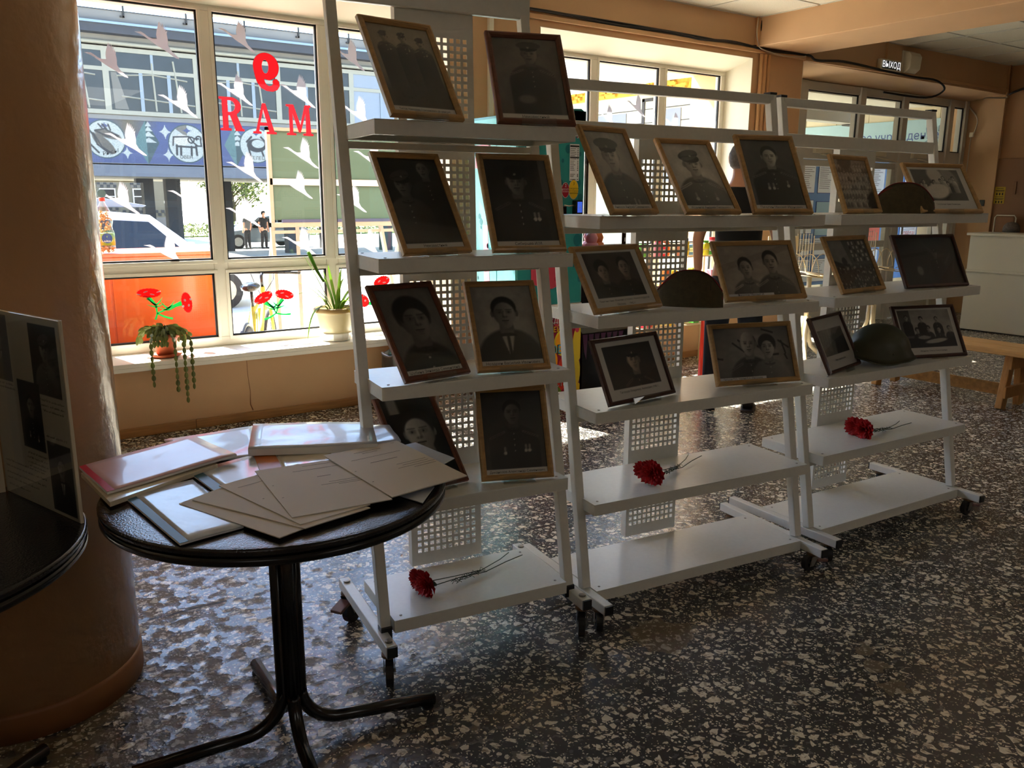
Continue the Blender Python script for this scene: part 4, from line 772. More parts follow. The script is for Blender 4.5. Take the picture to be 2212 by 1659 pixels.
def photo(kind, nx, ny, asp):
    """returns (ny, nx) grey print; x in 0..1, y in 0..asp"""
    X, Y = np.meshgrid(np.linspace(0, 1, nx), np.linspace(0, asp, ny)); H = asp
    seed = sum(map(ord, kind)); img = np.full((ny, nx), .5); n = vn(nx, ny, 5, seed)*.6+vn(nx, ny, 14, seed+1)*.4
    tint = (1.0, .97, .91); mat_ = None
    def bgt(v, top=.0, vig=.2): 
        nonlocal img; img = v*(.85+.3*n)+top*(Y/H-.5)-vig*(((X-.5)/.7)**2+((Y/H-.5)/.9)**2)*v
    if kind == '11A':
        bgt(.56, .22); tint = (1.0, .92, .78)
        for cx, cy in ((.24, .93*H-.05), (.53, .91*H-.02), (.80, .88*H-.03)): figure(img, X, Y, cx, cy-.06, .058, .55, .27, .2, 'garrison', 0, 1, medals=((.9, 1.2),), epaul=True)
        mixv(img, np.clip((.40*H-Y)/.3, 0, 1)*.9, .25+.08*n); r_ = np.random.RandomState(2)
        for _ in range(60): mixv(img, el(X, Y, r_.rand(), r_.rand()*.55*H+.1, .006, .011, .5), .12)
    elif kind == '11B': bgt(.42, .06); tint = (1, .93, .83); figure(img, X, Y, .55, .83*H-.05, .13, .46, .22, .16, 'peaked', -.3, 1, epaul=True, shoulder=2.7); mixv(img, el(X, Y, .42, .24, .13, .07, .5), .42)
    elif kind == '12A':
        bgt(.16, .02); tint = (1, .95, .88); figure(img, X, Y, .73, .93*H-.08, .115, .46, .17, .2, None, -.5, -1); figure(img, X, Y, .30, .68*H, .14, .42, .26, .1, 'garrison', -.5, -1); mixv(img, np.clip((.3*H-Y-.15*X)/.05, 0, 1)*.5, .36)
    elif kind == '12B': bgt(.16, -.02); tint = (1, .95, .88); figure(img, X, Y, .47, .72*H, .155, .44, .14, .07, 'fur', .1, -1, medals=((1.35, 1.6), (1.75, 1.6)), epaul=True); mixv(img, np.clip((X-.86)/.01, 0, 1)*(Y > .5*H), .34)
    elif kind == '13A': bgt(.46, .08); tint = (1, .95, .88); figure(img, X, Y, .50, .60*H, .27, .47, .15, .10, None, .45, 1, True, shoulder=2.0)
    elif kind == '13B': bgt(.66, .10, .35); figure(img, X, Y, .50, .63*H, .20, .52, .20, .14, None, 0, 1, suit=True, shoulder=2.5)
    elif kind == '14A': bgt(.12); mixv(img, np.clip((X-.1)/.05, 0, 1)*np.clip((.34-X)/.05, 0, 1)*(Y > .82*H), .6); figure(img, X, Y, .55, .58*H, .30, .70, .10, .16, None, -.3, -1, shoulder=1.9)
    elif kind == '14B': bgt(.24, -.04); tint = (1, .95, .86); figure(img, X, Y, .50, .72*H, .145, .36, .16, .09, None, .1, -1, medals=((1.2, 2.1), (1.6, 2.1), (-1.1, 2.3)), epaul=True, shoulder=2.8)
    elif kind == '21A': bgt(.70, .06, .3); figure(img, X, Y, .46, .66*H, .20, .72, .26, .16, 'peaked', -.25, 1, medals=((.9, 2.2), (1.35, 2.3)), shoulder=2.5)
    elif kind == '21B': bgt(.78, .0, .1); figure(img, X, Y, .50, .66*H, .185, .74, .36, .22, 'garrison', .3, 1, medals=((1.2, 1.7), (-1.0, 1.7)), epaul=True, shoulder=2.6)
    elif kind == '21C': bgt(.34, -.05, .1); figure(img, X, Y, .52, .74*H, .15, .68, .20, .14, None, .1, 1, medals=((1.55, 1.7), (-1.0, 2.0), (-.4, 2.0)), epaul=True, shoulder=2.9)
    elif kind == '22A': bgt(.28, .06); tint = (1, .87, .78); figure(img, X, Y, .28, .60*H, .12, .58, .14, .12, None, .4, -1, True); figure(img, X, Y, .74, .66*H, .12, .56, .12, .12, None, .2, -1); mat_ = 1
    elif kind == '22B': bgt(.66, .06, .1); tint = (1, .93, .84); mixv(img, np.clip((.62*H+.25*X-Y)/.01, 0, 1)*np.clip((Y-.48*H-.25*X)/.01, 0, 1)*.4, .5); figure(img, X, Y, .33, .56*H, .092, .62, .40, .16, None, .1, 1, epaul=True); figure(img, X, Y, .69, .66*H, .10, .62, .32, .16, None, -.1, 1, epaul=True)
    elif kind == '23A': bgt(.20, -.02); tint = (1, .88, .74); figure(img, X, Y, .56, .62*H, .13, .60, .16, .08, 'peaked', .3, -1, epaul=True, shoulder=2.4); mat_ = 2
    elif kind == '23B':
        bgt(.56, .0, .5); r_ = np.random.RandomState(4)
        for _ in range(14): x, y = r_.rand(), r_.rand()*H; mixv(img, seg(X, Y, x, y, x+r_.randn()*.12, y+r_.randn()*.12, .014)*(Y > .3*H), .12)
        figure(img, X, Y, .44, .66*H, .105, .62, .20, .3, 'x', .1, -1, epaul=True); figure(img, X, Y, .69, .58*H, .10, .62, .38, .12, None, -.1, 1, True)
    elif kind == '31A':
        bgt(.62); r_ = np.random.RandomState(9)
        for row in range(5):
            for k in range(11): figure(img, X, Y, .06+k*.088+.03*(row % 2), (.88-.17*row)*H, .024, .7, .32+.3*(r_.rand() > .6), .15, None if r_.rand() > .3 else 'garrison', 0, 1, shoulder=1.7, low=(.88-.17*row)*H-.12)
        mixv(img, el(X, Y, .35, H, .2, .16, .3), .2); mixv(img, el(X, Y, .95, .1, .18, .16, .3), .2)
    elif kind == '31B':
        bgt(.34, .1); mixv(img, np.clip((.25*H-Y)/.02, 0, 1), .22+.1*n); mixv(img, el(X, Y, .48, .82*H, .16, .14, .3, -.5), .75); mixv(img, el(X, Y, .78, .78*H, .12, .2, .4, .6), .55)
        for k in range(11): x = .12+k*.072; figure(img, X, Y, x, (.52+.10*math.sin(k*2.1)+.12*(k > 5))*H, .028, .7, .66 if k % 3 else .25, .12, None, 0, 1, k % 2 == 0, shoulder=2, low=.22*H)
        mixv(img, el(X, Y, .42, .30*H, .26, .13, .25, .15), .82); mat_ = 3
    elif kind == '32A':
        bgt(.5, .2); mixv(img, np.clip((X-.45+.2*(Y-.5*H))/.02, 0, 1)*(Y > .45*H)*.85, .3)
        for j in range(5):
            for i in range(5): mixv(img, ((np.abs(X-.56-.09*i) < .022) & (np.abs(Y-(.58+.085*j)*H) < .022))*1.0, .72 if (i+j) % 3 else .15)
        r_ = np.random.RandomState(3); mixv(img, np.clip((.5*H-Y)/.05, 0, 1), .20+.06*n)
        for _ in range(120): x, y = r_.rand(), r_.rand()*.5*H; mixv(img, el(X, Y, x, y, .012+.012*r_.rand(), .018, .4), r_.choice([.6, .45, .1, .08]))
        mixv(img, seg(X, Y, .02, .55*H, .22, .47*H, .05), .1); mixv(img, el(X, Y, .3, .55*H, .06, .07, .3), .12)
    elif kind == '32B':
        bgt(.16, .06); mixv(img, np.clip((.62*H+.12*X-Y)/.01, 0, 1)*np.clip((Y-.55*H-.1*X)/.01, 0, 1)*(X < .5), .06); figure(img, X, Y, .62, .66*H, .045, .34, .10, .06, 'garrison', .4, 1); mixv(img, el(X, Y, .30, .30*H, .05, .06, .5), .42)
        for k in range(5): mixv(img, seg(X, Y, .45+.1*k, .9*H-.1*k, .6+.09*k, .62*H, .02)*.4, .3)
    elif kind == '33A':
        bgt(.56, .15); mixv(img, el(X, Y, .95, -.05, .62, .62, .04), .42); mixv(img, el(X, Y, .98, -.08, .50, .52, .04), .14+.08*n); mixv(img, el(X, Y, .62, .62*H, .14, .07, .3), .2)
        for k in range(8): mixv(img, seg(X, Y, .06+.1*k, .9*H, .02+.1*k, .45*H, .006)*.6, .34)
        mat_ = 4
    elif kind == '33B':
        bgt(.66, .0, .15); mixv(img, (X < .22)*.7, .2)
        for x, y in ((.14, .80), (.42, .76), (.72, .74)): figure(img, X, Y, x, y*H, .036, .6, .10, .08, None, 0, 1, x == .42, low=.3*H)
        for x, y in ((.30, .46), (.52, .50), (.72, .46), (.93, .48)): figure(img, X, Y, x, y*H, .037, .6, .16, .10, None, .2, 1, x < .6, low=.2*H)
        mixv(img, np.clip((.26*H-Y)/.02, 0, 1), .08); mixv(img, el(X, Y, .62, .16*H, .22, .035, .3, .1), .7); mixv(img, el(X, Y, .40, .26*H, .12, .03, .3), .6); mat_ = 5
    elif kind.startswith('b'):
        bgt(.20, .0); k = int(kind[1]); figure(img, X, Y, .52, .66*H, .17, .46, (.13, .30, .07, .06)[k % 4], .07, (None, 'garrison', None, None)[k % 4], (-.2, .3, 0, 0)[k % 4], -1, suit=(k in (0, 3)), medals=((1.2, 2.3), (-1., 2.)) if k == 2 else (), shoulder=2.5)
    img = img*(.97+.06*vn(nx, ny, 40, seed+7))
    return np.clip(img, .02, 1)[..., None]*np.array(tint)[None, None], mat_

# ================================================================== FRAMED PHOTOGRAPHS
FR = {'11A': [0.038, 0.0, 0.228, 0.25, 0.332, 0.547], '11B': [0.399, 0.07, -0.189, 0.25, 0.332, 0.524], '12A': [0.086, 0.057, 0.243, 0.252, 0.348, 0.537], '12B': [0.39, 0.084, -0.066, 0.256, 0.339, 0.459], '13A': [0.073, 0.03, 0.245, 0.246, 0.345, 0.66], '13B': [0.335, 0.08, -0.154, 0.248, 0.326, 0.598], '14A': [0.1, 0.102, 0.15, 0.228, 0.361, 0.75], '14B': [0.36, 0.105, -0.243, 0.249, 0.322, 0.469], '21A': [0.011, 0.06, 0.278, 0.25, 0.332, 0.518], '21B': [0.354, 0.105, -0.011, 0.25, 0.332, 0.66], '21C': [0.641, 0.078, -0.194, 0.25, 0.332, 0.545], '22A': [-0.006, 0.114, 0.217, 0.346, 0.256, 0.553], '22B': [0.64, 0.192, -0.078, 0.391, 0.252, 0.504], '23A': [0.075, 0.129, 0.201, 0.352, 0.248, 0.464], '23B': [0.639, 0.214, -0.164, 0.386, 0.25, 0.396], '31A': [0.07, 0.147, 0.209, 0.34, 0.255, 0.379], '31B': [0.553, 0.129, -0.137, 0.385, 0.255, 0.57], '32A': [0.123, 0.164, 0.106, 0.337, 0.263, 0.49], '32B': [0.58, 0.179, -0.141, 0.395, 0.259, 0.478], '33A': [0.051, 0.137, 0.279, 0.338, 0.255, 0.474], '33B': [0.664, 0.204, -0.258, 0.361, 0.262, 0.511]}
INFO = {  # wood, label, caption lines
 '11A': ('wood_light', 'faded photograph of three soldiers in a light wood frame', ['Титов Николай Степанович (в центре)']),
 '11B': ('wood_red', 'red-brown frame with a seated officer in a peaked cap', ['Неизвестный']),
 '12A': ('wood_light', 'light wood frame with a very dark photograph of two soldiers', ['Неизвестные']),
 '12B': ('wood_light', 'light wood frame with a dark portrait of a soldier with two medals', ['Сибирцев И.М.']),
 '13A': ('wood_red', 'red-brown frame with a large close-up face looking right', ['Шубина Зинаида Семеновна']),
 '13B': ('wood_light', 'light wood frame with a man in suit and tie', ['Ноздрин Василий Иванович']),
 '14A': ('wood_red', 'red-brown frame half hidden by the papers, pale face with swept hair', []),
 '14B': ('wood_light', 'light wood frame with a dim officer portrait, above the carnation of the tall stand', ['Диканозов Александр Семенович']),
 '21A': ('wood_light', 'light wood frame with a bright portrait of a man in peaked cap', ['Анащук Андрей Семенович']),
 '21B': ('wood_light', 'light wood frame with a smiling soldier in a tilted garrison cap', ['Исаинов Андрей Петрович']),
 '21C': ('wood_light', 'light wood frame with a bareheaded officer, medal on his chest', ['Пичугин Михаил Иванович']),
 '22A': ('wood_light', 'light wood frame with two women on a white mount', ['Пинигина Анна Ивановна (справа) с боевой подругой', 'Москва      1942 г.']),
 '22B': ('wood_light', 'light wood landscape frame with two young soldiers side by side', ['Федотов Михаил И.']),
 '23A': ('wood_dark', 'dark red frame with an officer in shadow on a white mount', ['Таговцев Владимир Акимович 1943 г.']),
 '23B': ('wood_light', 'light wood landscape frame with a man and woman cheek to cheek', ['Петухов П.П., Хорина Е.А. (Петухова)']),
 '31A': ('wood_light', 'light wood frame with a crowded group photograph beside the garrison cap', []),
 '31B': ('wood_light', 'light wood landscape frame with women in white dresses on grass', ['Голубкина Анна Ивановна']),
 '32A': ('wood_light', 'light wood frame with a crowd before a ruined building', []),
 '32B': ('wood_dark', 'dark landscape frame with an almost black photograph', []),
 '33A': ('wood_dark', 'dark frame turned sideways, arched bridge photograph, beside the helmet', ['Наш город Болохов']),
 '33B': ('wood_dark', 'dark landscape frame with a group seated round a paper-covered table', ['Иванова Ольга Николаевна'])}
SHNAME = {'11': 'top shelf of the tall stand', '12': 'second shelf of the tall stand', '13': 'third shelf of the tall stand', '14': 'fourth shelf of the tall stand', '21': 'top shelf of the middle stand', '22': 'second shelf of the middle stand', '23': 'third shelf of the middle stand', '31': 'top shelf of the far stand', '32': 'second shelf of the far stand', '33': 'third shelf of the far stand'}
def rect_ring(mb, w, h, prof):
    vs = []; fs = []; n = len(prof)
    for ins, y in prof: vs += [(ins, y, ins), (w-ins, y, ins), (w-ins, y, h-ins), (ins, y, h-ins)]
    for i in range(n):
        j = (i+1) % n
        for k in range(4): k2 = (k+1) % 4; fs.append((i*4+k, i*4+k2, j*4+k2, j*4+k))
    mb.add(vs, fs)
def side_piece(mb, w, h, prof, k):
    """one mitred side of the moulding (k: 0 bottom, 1 right, 2 top, 3 left)"""
    C = lambda ins: [(ins, ins), (w-ins, ins), (w-ins, h-ins), (ins, h-ins)]; vs = []; fs = []; n = len(prof)
    for ins, y in prof:
        c = C(ins); a, b = c[k], c[(k+1) % 4]; vs += [(a[0], y, a[1]), (b[0], y, b[1])]
    for i in range(n): j = (i+1) % n; fs.append((i*2, i*2+1, j*2+1, j*2))
    fs.append(tuple(i*2 for i in range(n))); fs.append(tuple(i*2+1 for i in range(n-1, -1, -1))); mb.add(vs, fs)
def picture(key):
    idx = int(key[0]); k = int(key[1])-1; u, v, yaw, w, h, lean = FR[key]; wood, label, cap = INFO[key]
    z = SH[idx][k]+.0045; loc = on(idx, u, v, z); rot = ST[idx][1]+yaw
    side = {'A': 'left', 'B': 'right' if idx != 2 or k else 'middle', 'C': 'right'}[key[2]]
    t = thing('framed_photo', label, 'framed photo', loc, (-lean, 0, rot), 'framed photographs on the stands')
    fw_ = .0195 if wood != 'wood_dark' else .015
    prof = [(0, .004), (0, -.008), (.003, -.013), (.009, -.0145), (.0115, -.0125), (.0135, -.0125), (fw_, -.007), (fw_, .004)]
    for s_ in range(4):
        m = MB(); side_piece(m, w, h, prof, s_); obj('moulding', m, wood, t)
    i0 = fw_-.003; pw, ph = w-2*i0, h-2*i0; q = 330; nx = max(40, int(pw*q)); ny = max(40, int(ph*q))
    img, mt = photo(key, nx, ny, ph/pw)
    if mt or cap:
        full = np.full((ny, nx, 3), .84)*np.array([1, .985, .95])
        if mt:
            l, r_, b_, tp = {1: (.10, .10, .19, .05), 2: (.12, .12, .20, .09), 3: (.07, .10, .22, .06), 4: (.10, .10, .28, .22), 5: (.06, .07, .17, .05)}[mt]
        else: l, r_, b_, tp = (0, 0, .075 if key != '22B' else .0, .0)
        x0, x1, y0_, y1_ = int(l*nx), int((1-r_)*nx), int(b_*ny), int((1-tp)*ny)
        sub, _ = photo(key, x1-x0, y1_-y0_, (y1_-y0_)/(x1-x0)); full[y0_:y1_, x0:x1] = sub
        if key in ('22B', '23B'): yy = int(.075*ny); full[:yy, :int(.62*nx)] = .84
        if key == '23B': full[:int(.075*ny), int(.62*nx):] = sub[0, int(.62*nx):][None]
        img = full
    grid_paint('photo_print', nx, ny, lambda a, b: (i0+a*pw, -.003, i0+b*ph), img, 'photo_print', t)
    m = MB(); m.box(i0, -.0062, i0, w-i0, -.0048, h-i0); obj('glass', m, 'frame_glass', t)
    m = MB(); m.box(.004, .0005, .004, w-.004, .0035, h-.004); obj('backing_board', m, 'backing', t)
    if cap:
        m = MB(); n = len(cap); zc = i0+ph*(.036 if not mt else {1: .12, 2: .13, 3: .13, 4: .17, 5: .09}[mt]); xc = w/2 if key not in ('22B', '23B') else i0+pw*.31
        for li, s in enumerate(cap):
            size = min(.0135 if not mt else .0115, pw*(.86 if key not in ('22B', '23B') else .58)/(len(s)*.56)); m.text(s, size, lambda x, y, li=li: (xc+x, -.0034, zc-li*.016+y))
        obj('caption', m, 'ink', t, norm=False)
    # clear acrylic easel that carries it
    e = thing('picture_easel', 'clear acrylic easel, '+side+' one on the '+SHNAME[key[:2]], 'easel', on(idx, u, v, SH[idx][k]+.0005), rot, 'acrylic picture easels')
    lw = .11 if w < .3 else (.14 if idx == 2 else .09); xc = w*.5
    m = MB(); m.box(xc-lw/2, -.030, .0, xc+lw/2, .10, .0035); obj('base_strip', m, 'acrylic', e)
    m = MB(); m.add([(xc-lw/2, -.030, .0035), (xc+lw/2, -.030, .0035), (xc+lw/2, -.026, .0035), (xc-lw/2, -.026, .0035), (xc-lw/2, -.022, .024), (xc+lw/2, -.022, .024), (xc+lw/2, -.018, .024), (xc-lw/2, -.018, .024)], [(0, 3, 2, 1), (4, 5, 6, 7), (0, 1, 5, 4), (1, 2, 6, 5), (2, 3, 7, 6), (3, 0, 4, 7)]); obj('front_lip', m, 'acrylic', e)
    hb = h*.62; yb = hb*math.tan(lean)+.012
    m = MB()
    for xx in (xc-lw/2, xc+lw/2-.02):
        m.add([(xx, .008, .004), (xx+.02, .008, .004), (xx+.02, .012, .004), (xx, .012, .004), (xx, yb, hb), (xx+.02, yb, hb), (xx+.02, yb+.004, hb), (xx, yb+.004, hb)], [(0, 3, 2, 1), (4, 5, 6, 7), (0, 1, 5, 4), (1, 2, 6, 5), (2, 3, 7, 6), (3, 0, 4, 7)])
    obj('back_rest', m, 'acrylic', e)
    m = MB(); m.add([(xc-.012, yb, hb), (xc+.012, yb, hb), (xc+.012, yb+.004, hb), (xc-.012, yb+.004, hb), (xc-.012, .10, .003), (xc+.012, .10, .003), (xc+.012, .104, .003), (xc-.012, .104, .003)] if yb < .10 else [(xc-.012, yb, hb), (xc+.012, yb, hb), (xc+.012, yb+.004, hb), (xc-.012, yb+.004, hb), (xc-.012, yb, .003), (xc+.012, yb, .003), (xc+.012, yb+.004, .003), (xc-.012, yb+.004, .003)], [(0, 3, 2, 1), (4, 5, 6, 7), (0, 1, 5, 4), (1, 2, 6, 5), (2, 3, 7, 6), (3, 0, 4, 7)]); obj('back_leg', m, 'acrylic', e)
for key in FR: picture(key)

# ================================================================== CAPS, HELMET, CARNATIONS
def garrison(idx, u, v, z, rot, L, Hh, label):
    t = thing('garrison_cap', label, 'cap', on(idx, u, v, z), ST[idx][1]+rot, 'khaki garrison caps')
    def shell(off, hk, x_sh, yo):
        vs = []; fs = []; n = 22; mrows = 7
        for j in range(mrows):
            tj = j/(mrows-1)
            for i in range(n+1):
                x = -1+2*i/n; top = Hh*hk*(1-.62*abs(x+x_sh)**2.6)*(1 if abs(x) < .999 else .98); zz = tj*top
                half = (.040*(1-tj)**.55+.002)*(1-abs(x)**4*.75)+off
                vs.append((x*L/2*(1-.02*tj), yo-half, zz))
            for i in range(n, -1, -1):
                x = -1+2*i/n; top = Hh*hk*(1-.62*abs(x+x_sh)**2.6)*(1 if abs(x) < .999 else .98); zz = tj*top
                half = (.040*(1-tj)**.55+.002)*(1-abs(x)**4*.75)+off
                vs.append((x*L/2*(1-.02*tj), yo+half, zz))
        k = 2*(n+1)
        for j in range(mrows-1):
            for i in range(k): fs.append((j*k+i, j*k+(i+1) % k, (j+1)*k+(i+1) % k, (j+1)*k+i))
        for i in range(n): fs.append(((mrows-1)*k+i, (mrows-1)*k+i+1, (mrows-1)*k+k-2-i, (mrows-1)*k+k-1-i))
        return MB().add(vs, fs), vs[(mrows-1)*k:(mrows-1)*k+n+1]
    m, _ = shell(0, 1.0, .0, 0); obj('crown', m, 'khaki', t, smooth=True)
    m, rim = shell(.006, .86, .08, 0); m.v = [(x, y, min(zz, 9)) for x, y, zz in m.v]; obj('turn_up', m, 'khaki', t, smooth=True)
    m = MB(); m.tube([(x, y-.001, zz+.001) for x, y, zz in rim], .0022, 6); obj('piping', m, 'piping_red', t, smooth=True)
    m = MB(); m.tube([(x*L/2*.98, -.003, Hh*(1-.62*abs(x)**2.6)+.001) for x in np.linspace(-.97, .97, 22)], .0022, 6); obj('piping', m, 'piping_red', t, smooth=True)
    m = MB(); m.tube([(L*.30, -.02, .02), (L*.30, -.025, Hh*.5), (L*.30, -.012, Hh*.72)], .0012, 5); obj('seam', m, 'ink', t)
garrison(2, .472, .20, SH[2][1], -.72, .245, .132, 'khaki garrison cap with red piping, between the two women and the two soldiers')
garrison(3, .53, .20, SH[3][0], -.62, .27, .135, 'khaki garrison cap with red piping on the top shelf of the far stand')
ht = thing('steel_helmet', 'dull green steel army helmet on the third shelf of the far stand', 'helmet', on(3, .485, .215, SH[3][2]+.002), ST[3][1]-.62)
m = MB(); prof = []
for i in range(15):
    a = math.pi/2*i/14; prof.append((.128*math.sin(a)+.0005, .058+.125*math.cos(a)))
prof += [(.1285, .045), (.129, .026)]
m.lathe(prof, 40, sx=1.06, sy=.92)
def skirt(x, y, z):
    k = max(0, (.07-z)/.05)
    if k > 0:
        fx = x/.137
        z2 = z+k*(.012*math.cos(math.pi*fx)*-1); x2 = x*(1+.05*k)+(.018*k if fx > .55 else 0); return (x2, y*(1+.06*k), z2)
    return (x, y, z)
m.v = [skirt(*p) for p in m.v]
ho = obj('shell', m, 'helmet_green', ht, smooth=True); sm = ho.modifiers.new('thick', 'SOLIDIFY'); sm.thickness = .0025; sm.offset = -1
m = MB()
ring_pts = []
for k in range(41):
    a = 2*math.pi*k/40; x, y, z = skirt(.129*1.06*math.cos(a), .129*.92*math.sin(a), .026); ring_pts.append((x, y, z))
m.tube(ring_pts, .003, 6, caps=False); obj('rim', m, 'helmet_green', ht, smooth=True)
for a in (.9, 2.2, -1.4, -2.6):
    m = MB(); m.lathe([(.005, 0), (.004, .002), (.0005, .003)], 8); o = obj('rivet', m, 'helmet_green', ht); o.location = (.1365*math.cos(a)*1.0, .1195*math.sin(a), .062); o.rotation_euler = (0, math.radians(90), a)
def flower(idx, p0, p1, z, label, heads, seed):
    a = Vector(on(idx, *p0, z)); b = Vector(on(idx, *p1, z)); d = b-a; L = d.length; ang = math.atan2(d.y, d.x)
    t = thing('carnation', label, 'flower', tuple(a), ang, 'red carnations lying on the stands'); R_ = random.Random(seed)
    for (hx, hy, hz, r) in heads:
        m = MB(); vs = []
        for layer in range(5):
            rad = r*(1-.14*layer); npt = 15-layer*2
            for k in range(npt):
                th = 2*math.pi*k/npt+layer*.5+R_.uniform(-.15, .15); tilt = .25+.30*layer+R_.uniform(-.12, .12)
                # petal: frilled fan around the axis -x
                rows = []
                for s_ in (0, .45, .8, 1.0):
                    row = []
                    for q in range(6):
                        f = (q/5-.5)*2; wdt = .10+.42*s_; tt = th+f*wdt; rr = rad*s_; zig = (.16*rad if q % 2 else -.04*rad)*(s_ == 1.0)
                        ax = -rr*math.sin(tilt)*1.0-zig*.5+.012*math.sin(3*f)*s_*r/.04*.3; rp = rr*math.cos(tilt)+zig
                        row.append((hx+ax, hy+rp*math.cos(tt), hz+rp*math.sin(tt)))
                    rows.append(row)
                n0 = [v for row in rows for v in row]; fs = [(i*6+q, i*6+q+1, (i+1)*6+q+1, (i+1)*6+q) for i in range(3) for q in range(5)]
                m.add([(x, y, max(z_, .002)) for x, y, z_ in n0], fs)
        obj('blossom', m, 'carnation', t, norm=False)
        m = MB(); m.tube([(hx+.004, hy, hz), (hx+.022, hy*.9, hz*.8), (hx+.035, hy*.8, hz*.6)], [.012, .010, .004], 8); obj('calyx', m, 'flower_stem', t, smooth=True)
    for i, (hx, hy, hz, r) in enumerate(heads):
        m = MB(); pts = [(hx+.03, hy*.8, hz*.62), (L*.3, hy*.4, .02), (L*.55, (.012 if i else -.008), .010), (L*.8, (.03 if i else 0), .012), (L*(.98 if not i else .93), .05*i-.005, .016)]
        q = []
        for j in range(len(pts)-1):
            for s_ in np.linspace(0, 1, 6)[:-1]: q.append(tuple(np.array(pts[j])*(1-s_)+np.array(pts[j+1])*s_))
        q.append(pts[-1]); m.tube(q, .0016, 6); obj('stem', m, 'flower_stem', t, smooth=True)
    m = MB()
    for j in range(26): x = L*(.2+.012*j); m.tube([(x, R_.uniform(-.008, .004), .008+R_.uniform(0, .016)), (x+.02, R_.uniform(-.004, .012), .010+R_.uniform(0, .016)), (x+.032, R_.uniform(-.012, .012), .006+R_.uniform(0, .012))], .0010, 4)
    obj('wrapped_wire', m, 'flower_stem', t)
flower(1, (.175, .115), (.592, .245), SH[1][4], 'two-headed red carnation lying on the bottom shelf of the tall stand', [(0, .012, .038, .046), (-.004, .055, .042, .036)], 3)
flower(2, (.327, .185), (.698, .345), SH[2][3], 'red carnation lying on the fourth shelf of the middle stand', [(0, 0, .042, .050), (.0, .045, .045, .034)], 8)
flower(3, (.405, .20), (.797, .215), SH[3][3], 'red carnation lying on the fourth shelf of the far stand', [(0, -.012, .042, .050), (.004, .038, .044, .046)], 12)

# ================================================================== TABLES WITH PAPERS
def table(x, y, r, label):
    t = thing('round_table', label, 'table', (x, y, 0), 0, 'round black tables')
    m = MB(); m.lathe([(.001, .742), (r-.012, .742), (r-.002, .748), (r, .754), (r, .760), (r-.004, .7645), (r-.012, .765), (.001, .765)], 72); o = obj('tabletop', m, 'table_black', t, smooth=False)
    for p in o.data.polygons: p.use_smooth = abs(p.normal.z) < .9
    m = MB(); m.lathe([(r-.03, .722), (r-.006, .722), (r-.001, .728), (r-.001, .742), (r-.03, .742), (r-.03, .722)], 72); obj('edge_band', m, 'table_edge', t, smooth=True)
    m = MB(); m.box(-.14, -.14, .715, .14, .14, .742); obj('mounting_plate', m, 'table_edge', t, bevel=.004)
    return t
def table_leg(t, ang, reach, sep=.023, rr=.0185):
    c, s = math.cos(ang), math.sin(ang); m = MB(); pts = [(c*sep, s*sep, .72), (c*sep, s*sep, .16)]
    for k in range(9): a = math.pi/2*k/8; R_ = .115; pts.append((c*(sep+R_*(1-math.cos(a))), s*(sep+R_*(1-math.cos(a))), .16-R_*math.sin(a)-.0)); 
    pts = [(x, y, max(z, .034)) for x, y, z in pts]
    pts.append((c*reach, s*reach, .024)); m.tube(pts, rr, 14); o = obj('leg', m, 'tube_black', t, smooth=True)
    m = MB(); m.lathe([(.018, 0), (.018, .006)], 12, (c*(reach-.02), s*(reach-.02), 0)); obj('foot_pad', m, 'rubber', o)
T1 = (.705, -3.505)
t1 = table(T1[0], T1[1], .434, 'round black pedestal table covered with papers and folders')
a0 = math.atan2(-3.584-T1[1], 1.116-T1[0])
for a in (a0, math.radians(86), math.radians(170), math.radians(262)): table_leg(t1, a, .415)
T2 = (-.185, -3.455)
t2 = table(T2[0], T2[1], .434, 'round black table at the left carrying the upright photo board')
for k in range(4): table_leg(t2, math.atan2(-3.193+3.455, .121+.185)+k*math.pi/2, .40)
PAPER = {
 'p1': (.785, [[0.282, -3.164], [0.612, -3.022], [0.662, -3.286], [0.307, -3.417]]), 'p1b': (.770, [[0.281, -3.19], [0.578, -3.06], [0.601, -3.312], [0.303, -3.468]]),
 'p2': (.7675, [[0.545, -2.948], [0.82, -2.947], [0.732, -3.265], [0.534, -3.235]]), 'p3': (.797, [[0.801, -3.005], [1.119, -3.199], [1.029, -3.423], [0.697, -3.277]]), 'p3b': (.7705, [[0.987, -3.089], [1.18, -3.197], [1.13, -3.374], [0.926, -3.342]]),
 'p4': (.7675, [[0.342, -3.405], [0.517, -3.381], [0.527, -3.768], [0.383, -3.792]]), 'p5': (.7675, [[0.524, -3.302], [0.719, -3.253], [0.749, -3.54], [0.548, -3.609]]), 'p6': (.7700, [[0.726, -3.216], [0.926, -3.271], [0.883, -3.487], [0.685, -3.411]]), 'p7': (.7675, [[0.882, -3.308], [1.043, -3.342], [1.012, -3.527], [0.845, -3.465]]),
 'sa': (.7725, [[0.442, -3.546], [0.631, -3.456], [0.747, -3.825], [0.568, -3.885]]), 'sb': (.7752, [[0.473, -3.547], [0.672, -3.445], [0.807, -3.836], [0.631, -3.872]]), 'sc': (.7778, [[0.554, -3.487], [0.788, -3.425], [0.813, -3.824], [0.629, -3.85]]), 'sd': (.7805, [[0.665, -3.43], [0.882, -3.45], [0.87, -3.827], [0.626, -3.806]]),
 'se': (.7835, [[0.865, -3.414], [1.105, -3.395], [1.109, -3.786], [0.872, -3.821]]), 'sf': (.7775, [[0.952, -3.444], [1.153, -3.423], [1.17, -3.621], [0.916, -3.769]]), 'sg': (.7675, [[0.867, -3.627], [1.082, -3.504], [1.018, -3.772], [0.936, -3.859]])}
